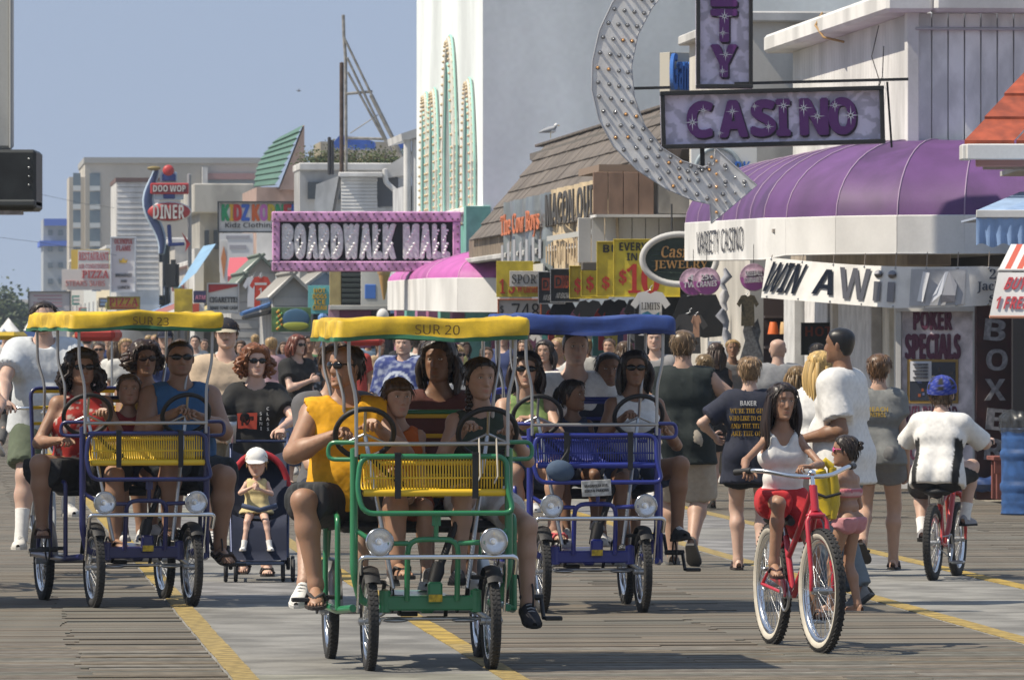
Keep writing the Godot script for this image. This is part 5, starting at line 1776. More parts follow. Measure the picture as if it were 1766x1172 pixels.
	var onb := func(lm: MB,u0: float,u1: float,v0: float,v1: float,m: Material,called: String) -> void:
		var bb := AABB(lm.v[0],Vector3.ZERO)
		for p in lm.v: bb = bb.expand(p)
		for k in lm.v.size():
			var q := (lm.v[k] - bb.position) / bb.size
			lm.v[k] = at.call(lerpf(u0,u1,q.x),lerpf(v1,v0,q.y)) + Vector3(-0.012,0,0.012 + 0.004 * q.z)
		obj(called,lm,m,bn)
	var nav := mat(Color(0.025,0.035,0.06),0.6)
	onb.call(letters("WIN","sansb",1.0,1.0,0.004,0.3),0.005,0.165,0.08,0.84,nav,"lettering")
	onb.call(letters("A","sansb",1.0,1.0,0.004,0.25),0.19,0.27,0.16,0.8,nav,"lettering")
	var gy := mat(Color(0.3,0.3,0.33),0.6)
	onb.call(letters("W","sansb",1.0,1.0,0.004),0.29,0.41,0.08,0.86,gy,"lettering")
	for x in [0.425,0.478]:
		onb.call(MB.new().box(Vector3.ZERO,Vector3(1,1,0.1)),x,x + 0.026,0.38,0.86,gy,"lettering")
		onb.call(MB.new().ellip(Vector3.ZERO,Vector3(1,1,0.1),Basis(Vector3.RIGHT,PI / 2),8,14),x - 0.002,x + 0.03,0.1,0.29,gy,"lettering")
	ps = PackedVector3Array()
	for j in 9:
		for i in 25: ps.append(at.call(lerpf(0.565,0.775,i / 24.0),lerpf(0.06,0.95,j / 8.0)) + Vector3(-0.012,0,0.012))
	obj("console_picture",MB.new().grid(ps,25,9,false),mat(Color(0.47,0.49,0.54),0.5,"fine",1.0),bn)
	var pic := func(pl: PackedVector2Array,m: Material) -> void:
		var mb := MB.new()
		var q := []
		for p in pl: q.append(at.call(p.x,p.y) + Vector3(-0.03,0,0.035))
		for k in range(1,q.size() - 1): mb.poly([q[0],q[k],q[k + 1]])
		obj("console_picture",mb,m,bn)
	pic.call(PackedVector2Array([Vector2(0.617,0.12),Vector2(0.643,0.15),Vector2(0.622,0.85),Vector2(0.6,0.83)]),mat(Color(0.7,0.72,0.76),0.5))
	pic.call(PackedVector2Array([Vector2(0.703,0.13),Vector2(0.716,0.12),Vector2(0.692,0.68),Vector2(0.655,0.88),Vector2(0.658,0.72),Vector2(0.672,0.66)]),mat(Color(0.62,0.65,0.72),0.5))
	pic.call(PackedVector2Array([Vector2(0.718,0.12),Vector2(0.75,0.45),Vector2(0.745,0.72),Vector2(0.694,0.7)]),mat(Color(0.36,0.37,0.41),0.5))
	pic.call(PackedVector2Array([Vector2(0.694,0.705),Vector2(0.745,0.725),Vector2(0.742,0.88),Vector2(0.688,0.88)]),mat(Color(0.1,0.1,0.12),0.5))
	onb.call(letters("2","serifb",1.0,1.0,0.02),0.868,0.893,0.06,0.32,nav,"lettering")
	onb.call(letters("Jackpot","serifb",1.0,1.0,0.02),0.822,0.985,0.38,0.68,nav,"lettering")
	onb.call(letters("Spin","serifb",1.0,1.0,0.02),0.868,0.98,0.72,0.98,nav,"lettering")
	var gr := MB.new()
	for k in 9:
		for v in [0.04,0.96]: gr.ellip(at.call(0.02 + 0.12 * k,v) + Vector3(0,0,0.01),Vector3(0.014,0.014,0.006),Basis.IDENTITY,4,8)
	obj("eyelets",gr,steel(),bn)
	var rp := MB.new()
	for k in 8:
		var p: Vector3 = at.call(0.02 + 0.12 * k,0.03)
		rp.rod(p,p + Vector3(0.01,2.62 - p.y if p.y < 2.6 else 0.1,0.0),0.006,5)
	obj("cords",rp,mat(Color(0.3,0.26,0.22),0.8),bn)
	var sw := mat(Color(0.86,0.83,0.92),0.45)
	sw.albedo_texture = noise_tex("swirl")
	sw.uv1_triplanar = true
	sw.uv1_scale = Vector3.ONE * 0.45
	var pur := mat(Color(0.12,0.02,0.16),0.45)
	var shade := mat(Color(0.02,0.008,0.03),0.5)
	var cs := board("casino_sign","lavender sign board reading casino in big purple letters","sign",1140,153,1525,252,69.5,sw,0.22,0.0,"",black(),0.045,0.026)
	var star := func(bd: Array,u: float,v: float,r: float) -> void:
		var m := MB.new()
		var c := Vector3(u * bd[1] - bd[1] / 2,bd[2] / 2 - v * bd[2],0.062)
		for k in 4:
			var a := PI * k / 4.0
			var rr := r if k % 2 == 0 else r * 0.55
			var d := Vector3(cos(a),sin(a),0)
			var n := Vector3(-d.y,d.x,0) * r * 0.07
			m.poly([c + d * rr,c + n,c - d * rr]); m.poly([c + d * rr,c - n,c - d * rr])
		obj("star",m,mat(Color(0.8,0.78,0.82),0.4),bd[0])
	for k in 6:
		var x: float = [0.115,0.255,0.4,0.515,0.62,0.75][k]
		var wd: float = [0.12,0.135,0.115,0.065,0.13,0.125][k]
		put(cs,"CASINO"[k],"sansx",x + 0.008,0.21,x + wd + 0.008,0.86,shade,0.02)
		put(cs,"CASINO"[k],"sansx",x,0.18,x + wd,0.83,pur,0.05)
		put(cs,"CASINO"[k],"sansx",x + 0.008,0.2,x + wd - 0.004,0.82,pur,0.052)
	for q in [[0.14,0.55,0.1],[0.19,0.35,0.07],[0.32,0.38,0.08],[0.42,0.3,0.06],[0.48,0.66,0.07],[0.55,0.3,0.09],[0.64,0.35,0.1],[0.7,0.5,0.09],[0.78,0.32,0.08],[0.85,0.5,0.11],[0.26,0.75,0.06]]: star.call(cs,q[0],q[1],q[2])
	obj("bracket",MB.new().box(Vector3(0.55,0.385,-0.14),Vector3(1.9,0.03,0.06)),black(),cs[0])
	obj("bracket",MB.new().rod(Vector3(1.27,0.36,-0.15),Vector3(1.31,-0.35,-0.3),0.012),black(),cs[0])
	obj("bracket",MB.new().box(Vector3(-1.4,0.36,-0.1),Vector3(0.6,0.03,0.06)),black(),cs[0])
	var post := MB.new()
	post.box(Vector3(-0.77,-0.6,-0.16),Vector3(0.05,0.6,0.05))
	obj("bracket",post,black(),cs[0])
	var vs := board("upright_sign","upright lavender board over the casino sign with purple letters","sign",1201,-260,1298,152,69.7,sw,0.24,0.0,"",black(),0.04)
	for k in 7:
		var y := 0.98 - 0.155 * (7 - k) * 1.0
		var y0 := 1.0 - (7 - k) * 0.148 - 0.035
		var ch := "VARIETY"[k]
		var xw := 0.24 if ch != "I" else 0.09
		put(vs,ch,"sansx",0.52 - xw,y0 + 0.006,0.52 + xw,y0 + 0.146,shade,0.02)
		put(vs,ch,"sansx",0.49 - xw,y0,0.49 + xw,y0 + 0.138,pur,0.05)
	for q in [[0.5,0.7,0.1],[0.47,0.77,0.08],[0.52,0.86,0.09],[0.46,0.93,0.08]]: star.call(vs,q[0],q[1],q[2] * 0.9)
	var pts := PackedVector2Array()
	for q in [[1120,-70],[1085,-38],[1056,5],[1034,52],[1022,105],[1021,155],[1033,206],[1058,252],[1098,292],[1148,325],[1195,345],[1225,352],[1227,385],[1306,319],[1234,256],[1231,284],[1212,288],[1178,278],[1142,255],[1112,217],[1094,168],[1089,115],[1100,60],[1124,14],[1158,-26]]:
		var p := P(q[0],q[1],68.9)
		pts.append(Vector2(p.x,p.y))
	var arw := thing("arrow_sign","curved white arrow sign studded with bulbs, pointing at the purple awning","sign",Vector3(0,0,-68.9))
	obj("face",MB.new().prism(pts,-0.24,0.0),mat(Color(0.8,0.81,0.82),0.5,"fine",0.8),arw)
	var ed := []
	for p in pts: ed.append(Vector3(p.x,p.y,0.004))
	obj("rim",MB.new().tube(ed,0.008,5,false,1.0,Vector3.ZERO,true),mat(Color(0.36,0.37,0.4),0.5),arw)
	var bl := MB.new()
	var bl2 := MB.new()
	var cupm := MB.new()
	var n := 0
	for k in 12:
		var a0 := pts[k]
		var a1 := pts[k + 1]
		var b0 := pts[24 - k]
		var b1 := pts[23 - k] if k < 11 else pts[14]
		if k > 10: break
		for q in 2:
			for r in 4:
				var f := (r + 0.5) / 4.0
				var u := (q + 0.5 * (r % 2) + 0.15) / 2.0
				var p := a0.lerp(a1,u).lerp(b0.lerp(b1,u),f)
				n += 1
				(bl2 if (n * 7) % 10 < 2 else bl).ellip(Vector3(p.x,p.y,0.018),Vector3(0.016,0.016,0.026),Basis.IDENTITY,6,8)
				cupm.ring(Vector3(p.x,p.y,0.002),Vector3(0,0,1),0.02,0.004,10,4)
	for q in [[1236,278],[1236,300],[1236,322],[1236,345],[1236,366],[1252,292],[1252,320],[1252,348],[1268,306],[1268,332],[1284,320]]:
		var p := P(q[0],q[1],68.9)
		(bl2 if q[0] == 1236 else bl).ellip(Vector3(p.x,p.y,0.018),Vector3(0.016,0.016,0.026),Basis.IDENTITY,6,8)
	tag(obj("bulbs",bl,mat(Color(0.3,0.31,0.33),0.12,"",1,0.3),arw),"","","","stuff")
	tag(obj("amber_bulbs",bl2,mat(Color(0.62,0.33,0.12),0.15),arw),"","","","stuff")
	tag(obj("sockets",cupm,mat(Color(0.16,0.16,0.17),0.5),arw),"","","","stuff")
	var bs := board("blue_letter_sign","small blue letters of a sign behind the casino arrow","sign",1152,90,1196,158,96,mat(Color(0.4,0.38,0.33),0.7),0.3,0.5)
	text(bs[0],"Game","sansb",Vector3(0,0,0.08),0.42,0.55,mat(Color(0.03,0.12,0.4),0.4),0.1)
	var rs := board("round_sign","white round sign with blue letters under the casino sign","sign",1192,250,1306,312,84,mat(Color(0.6,0.62,0.63),0.5),0.15)
	obj("ring",MB.new().ring(Vector3(-0.08,-0.1,0.03),Vector3(0,0,1),0.3,0.03,28,6),mat(Color(0.3,0.36,0.4),0.5),rs[0])
	text(rs[0],"BODY","sansb",Vector3(0.12,-0.05,0.05),0.42,0.14,mat(Color(0.02,0.12,0.5),0.5),0.03,Basis.IDENTITY,0.2)
	for q in [[1196,486,30,75.4,["4/","TWIN"]],[1219,485,24,75.1,["25¢","CRANES"]],[1300,478,20,73.4,["SKEEBALL","TOURNAMENT"]]]:
		var c := P(q[0],q[1],q[3])
		var r: float = 24.0 * q[3] / 11000.0
		var s := thing("round_pink_sign",["pink disc sign partly hidden behind the crane sign","pink disc sign for the cranes hanging in front of another","pink disc sign for the tournament beside the white banner"][[1196,1219,1300].find(q[0])],"sign",c)
		obj("disc",MB.new().lathe([Vector2(0,0.012),Vector2(r * 0.97,0.012),Vector2(r,0.006),Vector2(r,-0.006),Vector2(0,-0.012)],30,Transform3D(Basis(Vector3.RIGHT,PI / 2),Vector3.ZERO)),mat(Color(0.5,0.33,0.45),0.5,"grime",3.0),s)
		var low := PackedVector2Array()
		for k in 15: low.append(Vector2(cos(PI + PI * k / 14.0),sin(PI + PI * k / 14.0) * 0.95) * r * 0.97)
		obj("lower_band",MB.new().prism(low,0.013,0.016),mat(Color(0.36,0.09,0.3),0.5),s)
		text(s,q[4][0],"sansb",Vector3(0,r * 0.33,0.02),r * 1.25 if q[0] == 1300 else r * 0.9,r * 0.42,mat(Color(0.66,0.64,0.66),0.5),0.012,Basis(Vector3.BACK,0.06),0.1)
		text(s,q[4][1],"sansb",Vector3(0,-r * 0.18,0.024),r * 1.45,r * 0.4,mat(Color(0.66,0.64,0.66),0.5),0.012,Basis(Vector3.BACK,0.06),0.1)
		obj("wire",MB.new().rod(Vector3(0,r,0),Vector3(0,r + 0.22,0),0.004,5),black(),s)
func shop_signs() -> void:
	var yl := mat(Color(0.62,0.52,0.04),0.55,"fine",1.2)
	var yl2 := mat(Color(0.55,0.44,0.03),0.55,"fine",1.2)
	var rd := mat(Color(0.36,0.02,0.015),0.5)
	var bk := black()
	var g10 := "yellow price signs hung one behind the other"
	var a := board("price_sign","yellow sign offering everything in the store at ten dollars","sign",1058,412,1173,512,90.5,yl,0.04,0.0,g10,yl2,0.012)
	put(a,"EVERYTHING","sansb",0.09,0.06,0.95,0.20,bk)
	put(a,"IN STORE","sansb",0.2,0.24,0.86,0.37,bk)
	put(a,"$","serifb",0.08,0.52,0.2,0.8,rd)
	put(a,"1","serifb",0.2,0.43,0.41,0.93,rd)
	put(a,"0","serifb",0.42,0.43,0.7,0.94,rd)
	for q in [[1029,416,1064,512,92.6,"dollar sign board with black letters just behind the ten dollar sign"],[1002,455,1036,511,94.6,"dollar sign board third back in the row of yellow signs"],[982,458,1010,515,96.6,"dollar sign board at the back of the row of yellow signs"]]:
		var b := board("price_sign",q[5],"sign",q[0],q[1],q[2] + 40,q[3],q[4],yl2 if q[0] != 1002 else yl,0.04,0.0,g10,yl2,0.012)
		put(b,"$","serifb",0.12,0.62 if q[1] < 420 else 0.35,0.3,0.88,rd)
		if q[1] < 420: put(b,"BUY","sansb",0.15,0.06,0.7,0.2,bk)
		put(b,"99","sansb",0.5,0.6,0.9,0.9,rd)
	for q in [[949,463,1000,521,98.6,"black sign with a red square letter, nearer of two"],[928,468,975,524,100.6,"black sign with a red square letter, farther of two"]]:
		var b := board("discount_sign",q[5],"sign",q[0],q[1],q[2],q[3],q[4],mat(Color(0.015,0.015,0.017),0.45),0.05,0.0,"black discount signs",steel(),0.012)
		patch(b,"red_square",0.14,0.2,0.42,0.58,mat(Color(0.4,0.07,0.03),0.5),0.006,0.006)
		put(b,"D","sansb",0.18,0.26,0.38,0.52,bk,0.02)
		put(b,"DISCOUNT","sansb",0.44,0.2,0.98,0.58,mat(Color(0.4,0.07,0.03),0.5))
		put(b,"NO EXCHANGES","sansb",0.2,0.72,0.9,0.88,white(0.5),0.012,0.3)
	var sp := board("sport_sign","white sign with thin black serif letters for sport","sign",879,467,945,494,103,white(0.6),0.06)
	put(sp,"SPORTS","serif",0.06,0.22,0.98,0.8,bk)
	var ys := board("yellow_shop_sign","small yellow sign with red numerals under the hanging banners","sign",856,450,932,512,105,yl2,0.08,0.0)
	put(ys,"1","serifb",0.07,0.5,0.2,0.9,rd)
	put(ys,"5","serifb",0.28,0.5,0.42,0.9,rd)
	put(ys,"W","serifb",0.46,0.62,0.6,0.86,rd)
	put(ys,"Corsets","serifb",0.62,0.66,0.98,0.88,rd)
	var n7 := board("price_board","white price board with large dark numerals 748","sign",858,515,934,552,107,white(0.62),0.06,0.0,"",mat(Color(0.4,0.1,0.03),0.6),0.02)
	put(n7,"$","sans",0.06,0.3,0.14,0.7,bk)
	put(n7,"748","sans",0.32,0.22,0.95,0.95,bk)
	for q in [[9.85,111.5,103.2,2.72,4.02,0],[9.85,103.0,93.6,2.72,4.05,1]]:
		var L: float = q[1] - q[2]
		var b := thing("hanging_banner",["clear plastic covered banner with orange letters hung along the shingle eave","cream banner with black letters hung along the shingle eave, nearest the casino"][q[5]],"banner",F(q[0],(q[1] + q[2]) / 2,(q[3] + q[4]) / 2),FACING)
		var h: float = q[4] - q[3]
		var ps := PackedVector3Array()
		for j in 9:
			for i in 33:
				var u := i / 32.0 - 0.5
				ps.append(Vector3(u * L,(0.5 - j / 8.0) * h,0.07 * sin(u * 19.0 + q[5]) * (0.3 + j / 8.0) + 0.03 * sin(u * 47.0)))
		var m: StandardMaterial3D = mat(Color(0.2,0.23,0.24),0.3,"grime",0.4) if q[5] == 0 else mat(Color(0.62,0.5,0.33),0.7,"fine",0.4)
		obj("cloth",MB.new().grid(ps,33,9,false),m,b)
		if q[5] == 0:
			text(b,"The Cow Boys","serifb",Vector3(0,h * 0.14,0.13),L * 0.86,h * 0.36,mat(Color(0.55,0.16,0.06),0.5),0.02)
			for k in 7: obj("print_stripe",MB.new().box(Vector3(L * (-0.42 + 0.14 * k),-h * 0.2,0.11),Vector3(L * 0.05,h * (0.24 + 0.05 * (k % 3)),0.01),Basis(Vector3.BACK,0.12 * (k % 2))),mat(Color(0.45,0.46,0.48),0.3,"fine",1.0),b)
			obj("plastic_edge",MB.new().box(Vector3(0,-h * 0.44,0.1),Vector3(L * 0.98,h * 0.11,0.03)),mat(Color(0.66,0.66,0.66),0.25),b)
		else:
			text(b,"MACON QUILT","sansb",Vector3(0,h * 0.2,0.13),L * 0.94,h * 0.46,mat(Color(0.05,0.045,0.04),0.6),0.02)
			obj("print_stripe",MB.new().box(Vector3(0,-h * 0.1,0.12),Vector3(L * 0.9,h * 0.06,0.01)),mat(Color(0.4,0.4,0.38),0.6),b)
			for k in 20: obj("print_stripe",MB.new().box(Vector3(L * (-0.45 + 0.047 * k),-h * 0.29,0.13),Vector3(L * 0.018,h * (0.2 + 0.04 * (k * 7 % 3)),0.01)),mat(Color(0.42,0.31,0.18),0.6),b)
	var sm := board("paper_sign","narrow white paper sign at the far end of the hanging banners","sign",868,400,888,462,112,white(0.66),0.05,-0.4)
	for k in 6: patch(sm,"faded_print",0.15,0.1 + 0.13 * k,0.85 - 0.1 * (k % 3),0.15 + 0.13 * k,mat(Color(0.36,0.36,0.42),0.7))
	var c := P(1172,447,83.5)
	var rx := 64.0 * 83.5 / 11000.0
	var ry := 43.0 * 83.5 / 11000.0
	var o: Node3D = thing("oval_sign","dark green oval jewellery sign with a white rim and gold letters","sign",c)
	var el := PackedVector2Array()
	for k in 36: el.append(Vector2(cos(TAU * k / 36.0) * rx,sin(TAU * k / 36.0) * ry))
	obj("panel",MB.new().prism(el,-0.05,0.0),mat(Color(0.018,0.035,0.025),0.6,"streak",2.0),o)
	var rim := []
	for p in el: rim.append(Vector3(p.x,p.y,0.0))
	obj("rim",MB.new().tube(rim,0.042,8,false,1.0,Vector3.ZERO,true),white(0.6),o)
	var gold := mat(Color(0.36,0.2,0.07),0.45)
	text(o,"Casino","serifb",Vector3(0.03,ry * 0.32,0.01),rx * 1.1,ry * 0.5,gold,0.02,Basis.IDENTITY,0.1)
	text(o,"JEWELRY","serifb",Vector3(0.02,-ry * 0.25,0.01),rx * 1.45,ry * 0.42,gold,0.02)
	for k in 5: obj("groove",MB.new().tube([Vector3(-rx * 0.75,-ry * (0.5 - 0.22 * k),0.004),Vector3(0,-ry * (0.54 - 0.22 * k),0.004),Vector3(rx * 0.75,-ry * (0.5 - 0.22 * k),0.004)],0.006,4),mat(Color(0.05,0.08,0.055),0.6),o)
	obj("hanger",MB.new().rod(Vector3(-0.1,ry,0),Vector3(-0.1,ry + 0.4,-0.1),0.012),black(),o)
func garment(label: String,cat: String,at: Vector3,w: float,h: float,m: Material,kind: String,yaw := 0.0,group := "") -> Node3D:
	var pl: PackedVector2Array
	if kind == "tee":pl = PackedVector2Array([Vector2(-0.12,0.5),Vector2(-0.3,0.47),Vector2(-0.5,0.2),Vector2(-0.37,0.1),Vector2(-0.28,0.22),Vector2(-0.3,-0.5),Vector2(0.3,-0.5),Vector2(0.28,0.22),Vector2(0.37,0.1),Vector2(0.5,0.2),Vector2(0.3,0.47),Vector2(0.12,0.5),Vector2(0.0,0.44)])
	elif kind == "dress":pl = PackedVector2Array([Vector2(-0.16,0.5),Vector2(-0.24,0.3),Vector2(-0.18,0.15),Vector2(-0.48,-0.45),Vector2(-0.2,-0.5),Vector2(0.2,-0.48),Vector2(0.48,-0.44),Vector2(0.18,0.15),Vector2(0.24,0.3),Vector2(0.16,0.5),Vector2(0.0,0.36)])
	else: pl = PackedVector2Array([Vector2(-0.3,0.5),Vector2(-0.5,-0.2),Vector2(-0.35,-0.5),Vector2(-0.1,-0.42),Vector2(0.1,-0.5),Vector2(0.4,-0.46),Vector2(0.5,-0.1),Vector2(0.3,0.5)])
	for k in pl.size(): pl[k] *= Vector2(w,h)
	var mb := MB.new().prism(pl,-0.02,0.02)
	for k in mb.v.size(): mb.v[k].z += 0.03 * sin(mb.v[k].x / w * 9.0 + mb.v[k].y * 3.0)
	var t := thing("hanging_garment",label,cat,at,yaw,group)
	obj("cloth",mb,m,t)
	obj("hanger",MB.new().tube([Vector3(-w * 0.2,h * 0.46,0),Vector3(0,h * 0.53,0),Vector3(0,h * 0.6,0),Vector3(0.03,h * 0.63,0)],0.006,5),steel(),t)
	return t
func wares() -> void:
	var rng := RandomNumberGenerator.new()
	rng.seed = 21
	var t := thing("brick_pier","dark brick pier between the souvenir shop and the casino front","pillar",F(11.0,87.0),PH)
	obj("core",MB.new().box(Vector3(0.25,1.35,-1.0),Vector3(0.46,2.7,2.0)),mat(Color(0.09,0.07,0.06),0.9),t)
	var bm: Array = []
	for k in 3: bm.append(MB.new().box(Vector3.ZERO,Vector3([0.2,0.21,0.19][k],0.065,0.03),Basis.IDENTITY,0.005).mesh())
	var bmat: Array = []
	for k in 4: bmat.append(mat(Color(0.085,0.035,0.025) * [1.0,0.75,1.3,0.9][k],0.85,"grime",2.0))
	for j in 32:
		for k in 2: obj("brick",bm[rng.randi() % 3],bmat[rng.randi() % 4],t,Transform3D(Basis.IDENTITY,Vector3(0.13 + 0.23 * k - 0.06 * (j % 2),0.06 + 0.082 * j,0.012)))
		for k in 6: obj("brick",bm[rng.randi() % 3],bmat[rng.randi() % 4],t,Transform3D(Basis(Vector3.UP,PI / 2),Vector3(0.012,0.06 + 0.082 * j,-0.2 - 0.33 * k + 0.1 * (j % 2))))
	var sh := thing("lampshade_shelf","dark shelf unit holding bright lampshades beside the casino post","shelf",P(1342,640,83.5))
	sh.position.y = 0.0
	obj("back",MB.new().box(Vector3(0,1.3,-0.25),Vector3(0.36,2.5,0.04)),mat(Color(0.05,0.03,0.025),0.7),sh)
	for k in 5: obj("shelf_board",MB.new().box(Vector3(0,0.35 + 0.4 * k,0),Vector3(0.36,0.03,0.5)),mat(Color(0.06,0.045,0.04),0.6),sh)
	for q in [[1334,566,Color(0.62,0.12,0.012),"bright orange lampshade on the shop shelf"],[1353,566,Color(0.5,0.32,0.14),"pale tan lampshade on the shop shelf"],[1340,605,Color(0.03,0.07,0.3),"blue lampshade on the lower shop shelf"]]:
		var l := thing("lampshade",q[3],"lampshade",P(q[0],q[1] + 10,83.2),0.0,"")
		obj("shade",MB.new().lathe([Vector2(0.075,0),Vector2(0.045,0.16),Vector2(0.0,0.16)],16),mat(q[2],0.6),l)
		obj("rim",MB.new().ring(Vector3(0,0.002,0),Vector3.UP,0.075,0.004,16,4),mat(q[2] * 0.7,0.6),l)
	var hs := board("hot_sign","dark sign with orange letters in the casino doorway","sign",1382,556,1442,612,79.5,mat(Color(0.012,0.011,0.011),0.4),0.06,0.0,"",black(),0.02)
	put(hs,"HOT","sansb",0.12,0.12,0.88,0.42,mat(Color(0.2,0.03,0.01),0.5))
	var ph := board("handwritten_sign","pale blue handwritten notice hung among the shop's garments","sign",1222,588,1244,622,86.0,mat(Color(0.42,0.46,0.52),0.7),0.02)
	put(ph,"Phila","serif",0.08,0.25,0.95,0.6,black(),0.01,0.2)
	garment("grey and white patterned sundress hanging in front of the brick pier","dress",P(1297,604,85.6),0.5,0.86,mat(Color(0.2,0.21,0.23),0.8,"grime",5.0),"dress")
	garment("small dark patterned top with a gold scarf hanging over the sundress","garment",P(1290,535,85.5),0.3,0.42,mat(Color(0.12,0.1,0.06),0.7,"grime",5.0),"tee")
	var sc := thing("hanging_scarves","string of white and grey scarves hanging down beside the brick pier","scarf",P(1250,560,84.9))
	for k in 6:
		var y := 0.75 - 0.26 * k
		obj("scarf",MB.new().tube([Vector3(0.01 * sin(k * 2.0),y,0),Vector3(0.05 * cos(k * 1.7),y - 0.1,0.02),Vector3(-0.04 * cos(k),y - 0.2,0),Vector3(0.02,y - 0.3,0.02)],[0.02,0.06 + 0.012 * (k % 3),0.05,0.025],7),mat([Color(0.42,0.44,0.5),Color(0.6,0.6,0.63),Color(0.3,0.32,0.38)][k % 3],0.8,"cloth",4.0),sc)
	garment("white long sleeved garment at the foot of the string of scarves","garment",P(1247,655,84.8),0.55,0.6,mat(Color(0.6,0.6,0.63),0.8,"cloth",4.0),"cloth")
	garment("black cloth draped under the yellow ten dollar sign","garment",P(1205,545,88.0),0.8,0.6,mat(Color(0.01,0.01,0.011),0.9),"cloth")
	garment("dark grey hooded top hanging under the oval sign","garment",P(1190,575,87.5),0.5,0.55,mat(Color(0.055,0.055,0.06),0.85,"cloth",4.0),"tee")
	garment("tan and pink printed top hanging beside the oval sign","garment",P(1201,562,87.0),0.14,0.3,mat(Color(0.42,0.24,0.16),0.8),"tee")
	var lt := garment("white tee with teal picture print hung under the ten dollar sign","shirt",P(1122,540,89.5),0.56,0.62,mat(Color(0.58,0.58,0.58),0.8),"tee")
	text(lt,"LIMITS","serifb",Vector3(0,0.1,0.06),0.26,0.1,black(),0.02)
	obj("print",MB.new().prism(PackedVector2Array([Vector2(-0.13,-0.22),Vector2(0.13,-0.22),Vector2(0.12,0.02),Vector2(0.05,-0.03),Vector2(-0.04,0.03),Vector2(-0.12,0.0)]),0.045,0.055),mat(Color(0.04,0.2,0.28),0.7),lt)
	var gc := [Color(0.02,0.02,0.025),Color(0.5,0.5,0.5),Color(0.03,0.05,0.16),Color(0.35,0.03,0.03),Color(0.1,0.1,0.11),Color(0.42,0.35,0.06),Color(0.05,0.2,0.2),Color(0.4,0.15,0.25)]
	var gn := ["black","white","navy","red","charcoal","mustard","teal","pink"]
	for k in 26:
		var px := 884.0 + 11.0 * k
		var d := 119000.0 / (px + 98.0)
		garment("%s shirt hung in the open shop fronts, %s from the left of its row" % [gn[(k * 5) % 8],nth(k)],"shirt",P(px,553 + 14 * ((k * 3) % 4),d + 0.8),0.55,0.7,mat(gc[(k * 5) % 8],0.85),"tee",0.3 * sin(k),"shirts hung in the open shop fronts")
	for k in 9:
		var px := 1168.0 + 9.0 * k
		garment("dark shirt on the rail behind the hanging scarves, %s from the left" % nth(k),"shirt",P(px,590 + 22 * (k % 3),119000.0 / (px + 98.0) + 2.0),0.5,0.7,mat([Color(0.03,0.03,0.035),Color(0.07,0.07,0.08),Color(0.05,0.03,0.03)][k % 3],0.85),"tee",0.2 * k,"dark shirts on the rail")
func nth(k: int) -> String:
	var ones := ["first","second","third","fourth","fifth","sixth","seventh","eighth","ninth","tenth","eleventh","twelfth","thirteenth","fourteenth","fifteenth","sixteenth","seventeenth","eighteenth","nineteenth"]
	return ones[k] if k < 19 else "twentieth" if k == 19 else "twenty-" + ones[k - 20]
